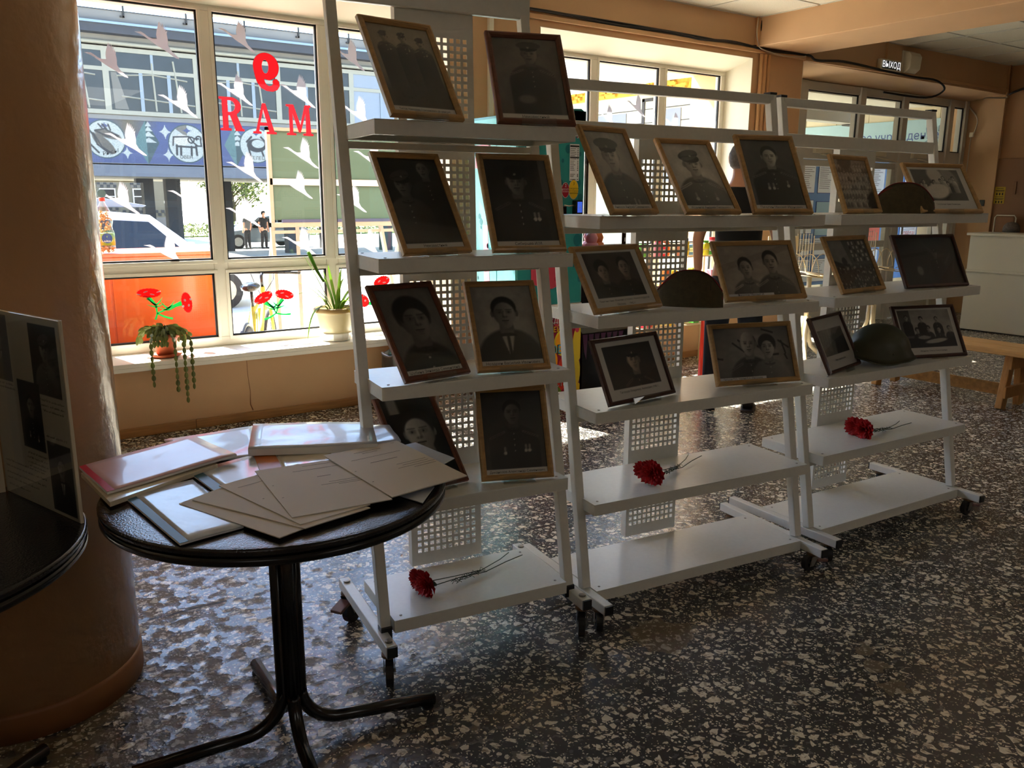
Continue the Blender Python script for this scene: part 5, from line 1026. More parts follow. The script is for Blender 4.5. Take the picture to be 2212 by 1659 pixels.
def bil(q, a, b): q = [np.array(p) for p in q]; return (q[3]*(1-a)*(1-b)+q[2]*a*(1-b)+q[1]*a*b+q[0]*(1-a)*b)   # a along near edge, b towards the far edge
def sheet(mb, q, z, th, a0=0, a1=1, b0=0, b1=1, wav=.0008, n=10, lift=None, seed=0):
    r = np.random.RandomState(abs(seed+int(z*1e5) % 999)); ph = r.rand(4)*6; vs = []; fs = []
    for top in (0, 1):
        for j in range(n+1):
            for i in range(n+1):
                a = a0+(a1-a0)*i/n; b = b0+(b1-b0)*j/n; x, y = bil(q, a, b); dz = wav*(math.sin(a*7+ph[0]+b*3)+math.sin(b*9+ph[1]-a*4)+2)*.5
                if lift: dz += lift(a, b)
                vs.append((x, y, z+dz+(th if top else 0)))
    N_ = (n+1)**2
    for j in range(n):
        for i in range(n): k = j*(n+1)+i; fs.append((k, k+n+1, k+n+2, k+1)); fs.append((N_+k, N_+k+1, N_+k+n+2, N_+k+n+1))
    for i in range(n):
        for (p, q_) in ((i, i+1), (n*(n+1)+i+1, n*(n+1)+i), ((i+1)*(n+1), i*(n+1)), (i*(n+1)+n, (i+1)*(n+1)+n)): fs.append((p, q_, q_+N_, p+N_))
    mb.add(vs, fs)
def SEED(z, dz): return int(z*1e4) % 500 if dz == 0 else int(dz*1e5) % 999
def paper_thing(name, key, label, mats, th=.0016, wav=.0006, spine=None, film=None, lines=(), cat='paper', lift=None):
    z, q = PAPER[key]; cx, cy = np.mean(q, 0); t = thing(name, label, cat, (cx, cy, z)); q = [(x-cx, y-cy) for x, y in q]
    m = MB(); sheet(m, q, 0, th, wav=wav, lift=lift, seed=SEED(z, 0)); obj('sheets', m, mats, t, smooth=False)
    if spine: m = MB(); sheet(m, q, th+.0008, .0006, **spine[1], wav=wav, lift=lift, seed=SEED(z, 0)-SEED(0, th+.0008)); obj('spine', m, spine[0], t)
    if film: m = MB(); sheet(m, q, th+.0009, .0003, a0=film[1] if len(film) > 1 else 0, wav=wav, lift=lift, n=10, seed=SEED(z, 0)-SEED(0, th+.0009)); obj('film_cover', m, film[0], t, smooth=True)
    if lines:
        m = MB()
        for (a, b, ln, w_) in lines:
            p0 = bil(q, a-ln/2, b); p1 = bil(q, a+ln/2, b); zt = th+.0016+2*wav*0
            za = wav*2+th+.0003; m.bar((p0[0], p0[1], za), (p1[0], p1[1], za), w_, .0002)
        obj('typed_lines', m, 'ink', t)
    return t
paper_thing('paper_folder', 'p1b', 'cream paper folder lying under the pink folder', 'film_cream', .012, cat='folder')
paper_thing('plastic_folder', 'p1', 'pink transparent plastic folder at the left edge of the round table', 'paper_white', .006, .0012, ('film_red', dict(a0=0, a1=.05)), ('film_pink',), cat='folder')
paper_thing('plastic_sleeve', 'p2', 'crumpled clear plastic sleeve between pink folder and white stack', 'paper_white', .002, .002, None, ('film_clear',), cat='sleeve')
paper_thing('plastic_sleeve', 'p3b', 'shiny clear sleeve sticking out right of the white paper stack', 'paper_white', .003, .003, None, ('film_clear',), cat='sleeve')
z, q = PAPER['p3']; PAPER['p3'] = (.775, q)
paper_thing('paper_stack', 'p3', 'thick white stack of papers in clear sleeves at the back of the table', 'paper_white', .020, .002, None, ('film_clear',), cat='paper')
paper_thing('plastic_folder', 'p5', 'pale folder with dark teal spine partly under the pink folder', 'paper_white', .003, .0008, ('film_teal', dict(a0=0, a1=.14)), ('film_clear', .14), cat='folder')
paper_thing('plastic_folder', 'p6', 'folder with an orange spine in the middle of the table', 'paper', .003, .0008, ('film_orange', dict(a0=0, a1=.28)), ('film_cream', .3), cat='folder')
paper_thing('paper_folder', 'p7', 'pale folder with a red edge under the white stack', 'paper_white', .003, .0006, ('film_red', dict(b0=.93, b1=1)), cat='folder')
paper_thing('plastic_folder', 'p4', 'clear folder with teal spine at the front left of the table', 'paper_white', .004, .0008, ('film_teal', dict(a0=0, a1=.13)), ('film_clear', .13), cat='folder')
TL_ = [(.62, .86, .5, .0016), (.5, .78, .6, .0016), (.6, .52, .3, .002), (.78, .42, .4, .0014), (.78, .38, .35, .0014)]
paper_thing('plastic_sleeve', 'sg', 'pale sleeve with papers peeking out at the right edge of the table', 'film_clear', .002, .0006, cat='sleeve')
paper_thing('paper_sheet', 'sa', 'stapled beige typescript at the bottom of the fan', 'paper', .0022, .0005)
paper_thing('paper_sheet', 'sb', 'stapled beige typescript second from the bottom of the fan', 'paper', .0022, .0005)
paper_thing('paper_sheet', 'sc', 'stapled beige typescript third from the bottom of the fan', 'paper', .0022, .0005, lines=[(.28, .86, .35, .0014), (.13, .55, .02, .002)])
paper_thing('plastic_sleeve', 'sf', 'clear sleeve with papers under the rightmost typescript', 'film_clear', .0022, .0006, cat='sleeve')
paper_thing('paper_sheet', 'sd', 'broad beige typescript on top of the fan in the middle', 'paper', .0022, .0005, lines=[(.72, .93, .35, .0013), (.66, .84, .55, .0014), (.66, .66, .16, .002), (.82, .52, .36, .0012), (.78, .48, .5, .0012), (.86, .45, .3, .0012), (.06, .62, .02, .002), (.06, .36, .02, .002)])
paper_thing('paper_sheet', 'se', 'rightmost beige typescript with a centred title, overhanging the table edge', 'paper', .0026, .0007, lines=[(.5, .90, .36, .0013), (.5, .86, .2, .0013), (.5, .76, .66, .0014), (.5, .64, .36, .0022), (.74, .5, .4, .0012), (.76, .46, .35, .0012), (.74, .42, .5, .0012), (.82, .38, .3, .0012), (.05, .55, .02, .002), (.05, .30, .02, .002), (.9, .96, .05, .0012)])
# folding photo board on the left table
bt = thing('photo_board', 'folding board with four old portraits and handwritten notes on the left table', 'photo board', (.108, -3.184, .7655), math.atan2(-.351, .118))
BL_ = .370; BH = .468; bx = BL_
m = MB(); m.box(0, .004, 0, BL_, .012, BH); obj('panel', m, 'film_cream', bt, bevel=.002)
nx, ny = 150, 190; img = np.full((ny, nx, 3), .74)*np.array([1, .96, .88]); r_ = np.random.RandomState(11)
for kk, (xa, xb, ya, yb) in enumerate(((.03, .31, .64, .985), (.60, .955, .62, .97), (.36, .66, .31, .665), (.68, .985, .02, .38))):
    x0, x1, y0_, y1_ = int(xa*nx), int(xb*nx), int(ya*ny), int(yb*ny); sub, _ = photo('b%d' % kk, x1-x0, y1_-y0_, (yb-ya)*BH/((xb-xa)*BL_)); img[y0_:y1_, x0:x1] = sub
for (xa, xb, y) in [(.05, .3, .62), (.05, .32, .595), (.66, .97, .585), (.62, .97, .56), (.68, .95, .535), (.68, .95, .40), (.40, .67, .275), (.38, .66, .25), (.38, .66, .225), (.40, .62, .20), (.04, .62, .185), (.04, .62, .155), (.04, .60, .12), (.05, .5, .085), (.05, .36, .05)]:
    j = int(y*ny)
    for i in range(int(xa*nx), int(xb*nx)):
        if r_.rand() > .28: img[j, i] *= (.45 if j % 3 else .6); 
        if r_.rand() > .7 and j+1 < ny: img[j+1, i] *= .7
grid_paint('photo_print', nx, ny, lambda a, b: (.004+a*(BL_-.008), .0032, .004+b*(BH-.008)), img, 'art_print', bt)
m = MB(); m.box(.001, -.0005, .001, BL_-.001, .0005+.001, BH-.001); obj('film_cover', m, 'acrylic', bt)
def lp(x, d, z): a_ = math.radians(254); return (x*math.cos(a_)-d*math.sin(a_), x*math.sin(a_)+d*math.cos(a_), z)
m = MB(); m.add([lp(0, 0, 0), lp(.36, 0, 0), lp(.36, .008, 0), lp(0, .008, 0), lp(0, 0, BH), lp(.36, 0, BH), lp(.36, .008, BH), lp(0, .008, BH)], [(0, 3, 2, 1), (4, 5, 6, 7), (0, 1, 5, 4), (1, 2, 6, 5), (2, 3, 7, 6), (3, 0, 4, 7)])
obj('panel', m, 'film_cream', bt)
sub, _ = photo('b2', 60, 80, 1.3); im2 = np.full((90, 70, 3), .7); im2[6:86, 6:66] = sub
grid_paint('photo_print', 70, 90, lambda a, b: lp(.03+a*.30, .0088, .02+b*.42), im2, 'art_print', bt)
# ================================================================== MACHINES BEHIND THE STANDS
kt = thing('vending_kiosk', 'tall teal and pink sweets vending kiosk with dotted panels and fruit print below', 'vending machine', (3.38, -.80, 0))
KW, KD = .585, .58
m = MB(); m.box(0, 0, .03, KW, KD, .70); obj('lower_body', m, 'magenta_print', kt, bevel=.006)
m = MB(); m.box(0, 0, .745, KW, KD, 2.05); obj('upper_body', m, 'teal', kt, bevel=.01)
m = MB(); m.box(-.012, .0, .70, KW+.004, KD, .745); obj('joint_strip', m, 'porch_white', kt, bevel=.004)
m = MB(); m.box(.02, .02, 0, KW-.02, KD-.02, .03); obj('base', m, 'plastic_black', kt)
m = MB(); m.box(.24, -.03, .005, .34, .02, .075); obj('foot_block', m, 'porch_white', kt, bevel=.006)
m = MB(); m.box(-.006, .012, .76, -.001, KD-.01, 2.03); obj('side_panel', m, 'teal_sunlit', kt)  # lighter teal than the front: sunlight on this side put into the colour
m = MB(); m.box(-.0075, KD*.42, .76, -.005, KD*.42+.004, 2.03); obj('panel_seam', m, 'teal_dot', kt)
m = MB(); m.box(.40, -.004, 2.0, KW, .02, 2.09); m.prism([(.36, 2.03), (.44, 2.10), (.54, 2.105), (KW, 2.08), (KW, 2.0), (.36, 2.0)], .02, lambda x, z, d: (x, d-.004, z)); obj('crest', m, 'teal', kt)
def disc(mb, cx, cz, rx, rz, fn, n=20): mb.flat([(cx+rx*math.cos(2*math.pi*k/n), cz+rz*math.sin(2*math.pi*k/n)) for k in range(n)], fn)
FR_ = lambda x, z: (x, -.0022, z); FR2 = lambda x, z: (x, -.0036, z); FR3 = lambda x, z: (x, -.0048, z); SD = lambda y, z: (-.0072, y, z); SD2 = lambda y, z: (-.0084, y, z)
R_ = random.Random(3)
for (x, z, r) in [(.43, 1.83, .024), (.54, 1.80, .012), (.46, 1.72, .014), (.385, 1.75, .012), (.37, 1.60, .02), (.52, 1.60, .03), (.55, 1.50, .022), (.41, 1.52, .014), (.50, 1.46, .012), (.53, 1.20, .036), (.54, 1.10, .012), (.50, 1.02, .012), (.44, .93, .013), (.40, .80, .016), (.46, .80, .012), (.56, .92, .02), (.30, 1.85, .02), (.22, 1.7, .015), (.12, 1.8, .02), (.08, 1.62, .014), (.06, 1.2, .03), (.04, 1.05, .035), (.05, .9, .02)]: m = MB(); disc(m, x, z, r, r*1.25, FR_); obj('dot', m, 'teal_dot', kt)

for k in range(26): y, z, r = R_.uniform(.03, KD-.03), R_.uniform(.8, 1.98), R_.uniform(.008, .02); m = MB(); disc(m, y, z, r, r*1.3, SD); obj('dot', m, 'teal_dot', kt)
m = MB(); m.flat([(.32, 1.70), (.52, 1.70), (.52, 1.86), (.32, 1.86)], SD); obj('side_print', m, 'pink_light', kt); m = MB(); m.flat([(.36, 1.30), (.42, 1.30), (.40, .85), (.33, .85)], SD); obj('side_print', m, 'pink_light', kt)
m = MB(); m.text('КОСМО', .085, lambda x, y: (-.0084, .44-x, 1.90+y)); obj('lettering', m, 'pink_light', kt, norm=False)
m = MB(); m.prism([(.12, .90), (.30, .86), (.36, .88), (.41, 1.36), (.40, 1.42), (.10, 1.42)], .012, lambda x, z, d: (x, -.0135+d, z)); obj('pink_door', m, 'pink', kt, bevel=.004)
m = MB(); m.flat([(.14, 1.24), (.36, 1.24), (.405, 1.36), (.40, 1.41), (.11, 1.41)], lambda x, z: (x, -.0145, z)); 
for (x, z, r) in [(.37, 1.13, .016), (.25, .98, .022), (.33, .93, .012), (.2, 1.1, .02), (.17, 1.2, .014), (.31, 1.1, .012), (.35, 1.27, .01)]: disc(m, x, z, r, r*1.4, lambda x, z: (x, -.0145, z))
obj('door_print', m, 'pink_dark', kt)
m = MB(); m.box(.35, -.03, 1.005, .395, -.012, 1.075); obj('lock', m, 'chrome', kt, bevel=.003)
m = MB(); m.text('ВАТА', .12, lambda x, y: (.42+x, -.0042, 1.945+y)); obj('lettering', m, 'pink_dark', kt, norm=False)
m = MB(); m.text('ВАТА', .132, lambda x, y: (.42+x*.985, -.0030, 1.945+y)); obj('lettering_outline', m, 'porch_white', kt, norm=False)
m = MB(); m.flat([(.445, 1.615), (.53, 1.615), (.53, 1.865), (.445, 1.865)], FR2); obj('price_list', m, 'poster_white', kt)
m = MB(); m.flat([(.447, 1.845), (.528, 1.845), (.528, 1.857), (.447, 1.857)], FR3); m.flat([(.447, 1.77), (.528, 1.77), (.528, 1.779), (.447, 1.779)], FR3)
for z in (1.835, 1.822, 1.81, 1.798, 1.786, 1.765, 1.75, 1.737, 1.724, 1.711, 1.70, 1.688, 1.66, 1.652, 1.644, 1.625): x1 = .45+R_.uniform(.03, .055); m.flat([(.45, z-.002), (x1, z-.002), (x1, z+.001), (.45, z+.001)], FR3); m.flat([(.513, z-.003), (.522, z-.003), (.522, z+.003), (.513, z+.003)], FR3)
obj('print', m, 'ink', kt)
for (x, z, r, c, n, tx) in [(.485, 1.555, .042, 'yellow_print', '3', ['ДОЖДИТЕСЬ', 'ПРИГОТОВЛЕНИЯ', 'КОКТЕЙЛЯ']), (.412, 1.55, .032, 'pink_dark', '2', ['ВНЕСИТЕ', 'ОПЛАТУ']), (.35, 1.545, .034, 'pink_dark', '1', ['ВЫБЕРИТЕ'])]:
    m = MB(); disc(m, x, z, r+.003, (r+.003)*1.55, FR2, 28); obj('badge_rim', m, 'porch_white', kt); m = MB(); disc(m, x, z, r, r*1.55, FR3, 28); bo = obj('badge', m, c, kt)
    m = MB(); m.text(n, .03, lambda a, b: (x+a, -.0058, z+r*.95+b)); 
    for i, l in enumerate(tx): m.text(l, .0145 if len(l) < 11 else .0105, lambda a, b: (x+a, -.0058, z+.005-i*.016+b))
    obj('lettering', m, 'ink' if c == 'yellow_print' else 'white_ink', bo, norm=False)
m = MB(); m.box(.475, -.05, 1.375, .54, -.002, 1.48); tmn = obj('card_terminal', m, 'black_gloss', kt, bevel=.006); m = MB(); m.box(.487, -.052, 1.395, .528, -.05, 1.47); obj('screen', m, 'screen_blue', tmn)
m = MB(); m.text('0', .03, lambda a, b: (.508+a, -.0526, 1.43+b)); obj('lettering', m, 'white_ink', tmn, norm=False)
m = MB(); m.box(.36, -.04, 1.30, .40, -.002, 1.44); obj('coin_slot', m, 'black_gloss', kt, bevel=.006)
m = MB(); m.tube([(.40, -.01, 1.445), (.44, -.012, 1.44), (.475, -.015, 1.445)], .0045, 6); m.tube([(.40, -.01, 1.33), (.45, -.012, 1.335), (.50, -.014, 1.35), (.53, -.016, 1.372)], .0045, 6); m.tube([(.532, -.012, 1.372), (.53, -.012, 1.335), (.50, -.012, 1.32), (.50, -.012, 1.25)], .0045, 6); obj('cord', m, 'siren_white', kt, smooth=True)
# fruit print on the lower half (front and left side)
m = MB()
for (x, z, r) in [(.36, .62, .03), (.44, .60, .022), (.5, .66, .018), (.3, .66, .014), (.55, .55, .02), (.40, .68, .016)]: disc(m, x, z, r, r*1.3, FR_)
obj('bubble_print', m, 'pink', kt)
fruit = [(.42, .46, .085, .10, 'lemon_print', 0), (.42, .46, .072, .085, 'orange_print', 1), (.56, .44, .05, .13, 'lemon_print', 0), (.46, .30, .08, .06, 'red_print', 1), (.53, .23, .055, .12, 'lemon_print', 2), (.40, .20, .06, .10, 'red_print', 0), (.35, .08, .06, .06, 'green_print', 1), (.56, .06, .07, .08, 'yellow_print', 2), (.30, .33, .07, .09, 'orange_print', 0), (.22, .2, .08, .1, 'lemon_print', 1), (.12, .1, .08, .09, 'green_print', 0), (.1, .3, .07, .1, 'red_print', 1)]
for i, (x, z, rx, rz, c, l) in enumerate(fruit):
    m = MB(); n = 24; m.flat([(min(.583, x+rx*math.cos(2*math.pi*k/n)), max(.035, z+rz*math.sin(2*math.pi*k/n))) for k in range(n)], lambda a, b, l=l, i=i: (a, -.0020-.0008*l-.00005*i, b)); obj('fruit_print', m, c, kt)
for s, z, sz, c in (('ЖДУ', .625, .05, 'white_ink'), ('ДЕТЕЙ', .56, .055, 'yellow_print'), ('ГОТОВО', .41, .085, 'cyan_print'), ('СЛАДОСТЬ!', .15, .05, 'white_ink')):
    x1 = .40 if z > .5 else (.49 if sz > .08 else .47)
    m = MB(); m.text(s, sz*1.12, lambda a, b: (x1+a, -.0052, z+b-.002), align='RIGHT'); obj('lettering_outline', m, 'ink', kt, norm=False)
    m = MB(); m.text(s, sz, lambda a, b: (x1-.004+a, -.0062, z+b), align='RIGHT'); obj('lettering', m, c, kt, norm=False)
for i, (y, z, rx, rz, c) in enumerate([(.12, .2, .09, .10, 'lemon_print'), (.3, .15, .1, .1, 'green_print'), (.2, .45, .12, .12, 'red_print'), (.42, .4, .1, .1, 'yellow_print')]):
    m = MB(); n = 20; m.flat([(max(.01, y+rx*math.cos(2*math.pi*k/n)), z+rz*math.sin(2*math.pi*k/n)) for k in range(n)], lambda a, b, i=i: (-.002-.0005*i, a, b)); obj('fruit_print', m, c, kt)
# prize claw machine: black base with a sloping lit front, glass case with plush toys
cl = thing('claw_machine', 'black claw machine with lit white lettering and a glass case of plush toys', 'claw machine', (4.0, -.78, 0))
CW, CD = .50, .60
m = MB(); m.box(0, 0, .02, CW, CD, .50); m.add([(0, 0, .50), (CW, 0, .50), (CW, CD, .50), (0, CD, .50), (0, .16, .66), (CW, .16, .66), (CW, CD, .66), (0, CD, .66)], [(0, 3, 2, 1), (4, 5, 6, 7), (0, 1, 5, 4), (1, 2, 6, 5), (2, 3, 7, 6), (3, 0, 4, 7)]); m.box(0, .10, .66, CW, CD, 1.06); obj('cabinet', m, 'black_gloss', cl, bevel=.004)
m = MB()
for k in range(7): m.flat([(.0+.06*k, .64), (.05+.06*k, .64), (.04+.05*k, .30+.03*(k % 3)), (.02+.06*k, .36)], lambda a, b: (min(a, CW), -.0015, min(b, .495)))
obj('side_art', m, 'purple_print', cl)
def slope(a, b): s_ = b/.226; return (a, .16*s_-.0012, .50+.16*s_+.0012)
m = MB(); m.text('Magic', .085, lambda a, b: slope(.27+a, .145+b)); m.text('Wonder', .072, lambda a, b: slope(.27+a, .065+b)); obj('lettering', m, 'lit_white', cl, norm=False)
for x in (.012, CW-.012):
    for y in (.115, CD-.015):
        m = MB(); m.box(x-.012, y-.012, 1.06, x+.012, y+.012, 1.92); po = obj('post', m, 'black_gloss', cl)
        if y < .2:
            m = MB()
            for k in range(10): m.box(x-.004, y-.0135, 1.09+k*.08, x+.004, y-.012, 1.12+k*.08)
            obj('light_dash', m, 'white_ink', po)
m = MB(); m.box(0, .10, 1.92, CW, CD, 2.02); obj('top_box', m, 'purple_print', cl, bevel=.006)
for q in ((.024, .108, 1.06, CW-.024, .112, 1.92), (.008, .13, 1.06, .012, CD-.03, 1.92), (CW-.012, .13, 1.06, CW-.008, CD-.03, 1.92)):
    m = MB(); m.box(*q); obj('glass', m, 'pane_glass', cl)
m = MB(); m.lathe([(.014, 0), (.018, .012), (.010, .02)], 16); o = obj('lock', m, 'chrome', cl); o.location = (CW-.03, .10, 1.25); o.rotation_euler = (math.radians(90), 0, 0)
plush = [(.12, .25, 'pink'), (.25, .22, 'pink_light'), (.36, .28, 'candy_3'), (.2, .38, 'candy_5'), (.4, .42, 'pink_light'), (.1, .42, 'candy_4')]
for i, (x, y, c) in enumerate(plush):
    p = thing('plush_toy', '%s plush toy inside the glass case of the claw machine' % ['round pink', 'pale pink', 'orange', 'rosy', 'light rose', 'blue'][i], 'toy', (4.0+x, -.78+y, 1.062), .7*i, 'plush toys in the claw machine')
    m = MB(); m.lathe([(.001, 0), (.05, .01), (.065, .05), (.05, .095), (.001, .11)], 14); obj('body', m, c, p, smooth=True)
    m = MB(); m.lathe([(.001, .09), (.04, .10), (.05, .135), (.035, .17), (.001, .18)], 14); obj('head', m, c, p, smooth=True)
    for s in (-1, 1): m = MB(); m.lathe([(.001, 0), (.016, .01), (.014, .03), (.001, .036)], 8, (s*.034, 0, .165)); obj('ear', m, c, p, smooth=True)
# sweets counter behind the middle stand: wire rack of bright packets
sr = thing('sweets_rack', 'low white wire rack loaded with bright sweets under the second window', 'rack', (5.0, -.42, 0))
for x in (0, 1.0):
    for y in (0, .30): m = MB(); m.tube([(x, y, 0), (x, y, 1.12)], .010, 8); obj('upright', m, 'rack_cream', sr)
for z in (.40, .74, 1.0):
    m = MB()
    for y in np.linspace(0, .3, 7): m.tube([(0, y, z), (1.0, y, z)], .003, 5)
    for x in (0, .5, 1.0): m.tube([(x, 0, z), (x, .3, z)], .004, 5)
    m.tube([(0, 0, z+.06), (1.0, 0, z+.06)], .003, 5); obj('wire_shelf', m, 'rack_cream', sr)
cnt = 0
for zi, z in enumerate((.405, .745, 1.005)):
    for k in range(10):
        x = .06+k*.098; hh = [.09, .13, .11, .15][(k+zi) % 4]; w_ = [.035, .03, .038][(k+zi) % 3]; c = (k*3+zi*5) % 8; y = .06+.05*((k+zi) % 3)
        t = thing('sweet_jar' if k % 2 else 'sweet_box', '%s %s of sweets, %s from the left on the %s wire shelf' % (['red', 'yellow', 'green', 'orange', 'blue', 'pink', 'brown', 'lime'][c], 'jar' if k % 2 else 'box', ORD[k], ['lowest', 'middle', 'top'][zi]), 'sweets', (5.0+x, -.42+y, z), 0, 'sweets on the wire rack')
        m = MB()
        if k % 2: m.lathe([(w_*.9, 0), (w_, .01), (w_, hh*.75), (w_*.7, hh*.86)], 12); obj('jar', m, 'candy_%d' % c, t, smooth=True); m = MB(); m.lathe([(w_*.75, hh*.84), (w_*.75, hh)], 12); obj('lid', m, 'candy_%d' % ((c+3) % 8), t)
        else: m.box(-w_, -.03, 0, w_, .03, hh); obj('carton', m, 'candy_%d' % c, t, bevel=.004); m = MB(); m.box(-w_*.7, -.0315, hh*.3, w_*.7, -.03, hh*.7); obj('carton_label', m, 'white_ink', t)
m = MB(); m.lathe([(.10, 0), (.11, .02), (.035, .04), (.03, .60), (.10, .66), (.15, .66), (.15, .68)], 20); 
st_ = thing('red_stool', 'red round stool by the second window behind the standing man', 'stool', (5.25, -.85, 0)); obj('pedestal', m, 'red_print', st_, smooth=True); m = MB(); m.lathe([(.16, .68), (.17, .70), (.16, .72)], 24); obj('seat', m, 'candy_0', st_)

# ================================================================== PEOPLE
def skinbody(name, verts, edges, radii, m, parent, sub=2, root=0):
    me = bpy.data.meshes.new(name); me.from_pydata(verts, edges, []); me.update(); o = bpy.data.objects.new(name, me); link(o, parent); me.materials.append(MATS[m])
    sk_ = o.modifiers.new('skin', 'SKIN'); sk_.use_smooth_shade = True
    for i, r in enumerate(radii): d = me.skin_vertices[0].data[i]; d.radius = (r, r) if not isinstance(r, tuple) else r
    me.skin_vertices[0].data[root].use_root = True
    s_ = o.modifiers.new('sub', 'SUBSURF'); s_.levels = s_.render_levels = sub
    return o
def chain(start, pts): return pts
def man(t, H=1.88, stride=.17, hair='hair_grey', top='tshirt_black', legs='jeans', detail=True):
    """standing figure facing +y, weight on the left leg, right leg stepped back/out; feet on z = 0"""
    k = H/1.88
    V = lambda x, y, z: (x*k, y*k, z*k)
    hipz = .98
    # joints
    P = [V(0, 0, hipz), V(0, -.01, 1.16), V(0, -.005, 1.34), V(0, -.01, 1.52), V(0, .0, 1.60), V(0, .02, 1.68),      # 0 pelvis .. 5 head base
         V(.19, -.01, 1.51), V(.265, -.045, 1.22), V(.285, .03, .97), V(-.19, -.01, 1.51), V(-.275, -.05, 1.23), V(-.265, .02, .98),  # arms
         V(.10, 0, .93), V(.125, .02, .50), V(.14, -.03, .09), V(-.10, 0, .93), V(-.12, .015, .50), V(-.125, -.03, .09)]
    E_ = [(0, 1), (1, 2), (2, 3), (3, 4), (4, 5), (3, 6), (6, 7), (7, 8), (3, 9), (9, 10), (10, 11), (0, 12), (12, 13), (13, 14), (0, 15), (15, 16), (16, 17)]
    Rd = [.145, .135, .155, .105, .062, .06, .062, .043, .031, .062, .043, .031, .095, .062, .042, .095, .062, .042]
    Rd = [r*k for r in Rd]
    # add hands: palm and five fingers per side, head as extra chain
    n = len(P)
    head = [(V(0, .025, 1.76), .088*k), (V(0, .02, 1.83), .07*k)]
    prev = 5
    for p, r in head: P.append(p); Rd.append(r); E_.append((prev, len(P)-1)); prev = len(P)-1
    body = skinbody('body', P, E_, Rd, 'skin', t)
    for s_, wrist in ((1, P[8]), (-1, P[11])):
        w = Vector(wrist); pv = [tuple(w+Vector((0, 0, .015))*k), tuple(w+Vector((0, .012, -.045))*k), tuple(w+Vector((0, .02, -.085))*k)]; ev = [(0, 1), (1, 2)]; rv = [.026*k, (.016*k, .036*k), (.014*k, .036*k)]
        for q, (oy, ln) in enumerate(((-.030, .062), (-.010, .075), (.012, .078), (.032, .068))):
            i0 = len(pv); base = w+Vector((0, .02+oy, -.09))*k
            pv += [tuple(base), tuple(base+Vector((-s_*.012, .006, -ln*.55))*k), tuple(base+Vector((-s_*.034, .006, -ln*.9))*k)]; ev += [(2, i0), (i0, i0+1), (i0+1, i0+2)]; rv += [.0095*k, .0088*k, .007*k]
        i0 = len(pv); b = w+Vector((-s_*.006, .045, -.035))*k; pv += [tuple(b), tuple(b+Vector((-s_*.014, .022, -.035))*k), tuple(b+Vector((-s_*.02, .02, -.062))*k)]; ev += [(1, i0), (i0, i0+1), (i0+1, i0+2)]; rv += [.012*k, .010*k, .008*k]
        skinbody('hand', pv, ev, rv, 'skin', body, 1)
    # face side (front, +y): nose, eyes; ears; hair
    m = MB(); m.lathe([(.001, -.045), (.014, -.03), (.010, .02), (.001, .03)], 8, V(0, .118, 1.745)); obj('nose', m, 'skin', body, smooth=True)
    for s_ in (-1, 1):
        m = MB(); m.lathe([(.001, -.012), (.011, 0), (.001, .012)], 10, V(s_*.034, .098, 1.775)); obj('eye', m, 'white_ink', body, smooth=True)
        m = MB(); m.lathe([(.001, -.034), (.014, -.02), (.020, .012), (.012, .034), (.001, .038)], 10, sx=.55, sy=1.0); o = obj('ear', m, 'skin', body, smooth=True); o.location = V(s_*.090, .012, 1.765)
    m = MB(); m.box(-.022*k, .108*k, 1.703*k, .022*k, .115*k, 1.710*k); obj('mouth', m, 'pink', body)
    m = MB(); prof = [(.001, .100), (.05, .092), (.080, .058), (.0945, .015), (.0945, -.03), (.088, -.068), (.07, -.085)]
    m.lathe(prof, 28, V(0, .012, 1.785), sy=1.12)
    R_ = random.Random(2)
    m.v = [(x*(1+.03*math.sin(40*z+9*x)), y if y < .045*k or z > 1.80*k else min(y, (.05+.2*(z/k-1.80))*k if z > 1.795*k else .03*k), z) for x, y, z in m.v]
    obj('hair', m, hair, t, smooth=True)
    # T-shirt
    sh_v = [V(0, 0, .93), V(0, -.01, 1.10), V(0, -.005, 1.34), V(0, -.012, 1.50), V(0, -.008, 1.575), V(.19, -.01, 1.505), V(.245, -.03, 1.325), V(-.19, -.01, 1.505), V(-.25, -.032, 1.33)]
    skinbody('t_shirt', sh_v, [(0, 1), (1, 2), (2, 3), (3, 4), (3, 5), (5, 6), (3, 7), (7, 8)], [(.165*k, .150*k), (.168*k, .150*k), (.178*k, .165*k), (.118*k, .118*k), .078*k, .082*k, .078*k, .082*k, .078*k], top, t)
    jv = [V(0, 0, 1.02), V(0, 0, .95), V(.105, 0, .87), V(.125, .02, .50), V(.142, -.02, .055), V(-.105, 0, .87), V(-.12, .015, .50), V(-.127, -.02, .055)]
    skinbody('jeans', jv, [(0, 1), (1, 2), (2, 3), (3, 4), (1, 5), (5, 6), (6, 7)], [(.155*k, .14*k), .15*k, .112*k, .084*k, .072*k, .112*k, .084*k, .072*k], legs, t)
    for s_ in (1, -1):
        sv = [V(s_*.135, -.06, .045), V(s_*.14, .05, .045), V(s_*.15, .16, .035)]
        o = skinbody('shoe', sv, [(0, 1), (1, 2)], [.046*k, .05*k, .038*k], 'shoe_black', t)
        m = MB(); m.prism([(s_*.135*k-.045*k, -.10*k), (s_*.135*k+.045*k, -.10*k), (s_*.15*k+.05*k, .08*k), (s_*.152*k+.03*k, .20*k), (s_*.152*k-.03*k, .20*k), (s_*.14*k-.05*k, .08*k)], .016*k, lambda x, y, d: (x, y, d)); obj('sole', m, 'rubber', t)
    return t
pm_ = thing('person', 'man in black t-shirt and dark jeans standing with his back turned, behind the middle stand', 'person', (4.72, -1.59, 0), math.radians(-50))
man(pm_)
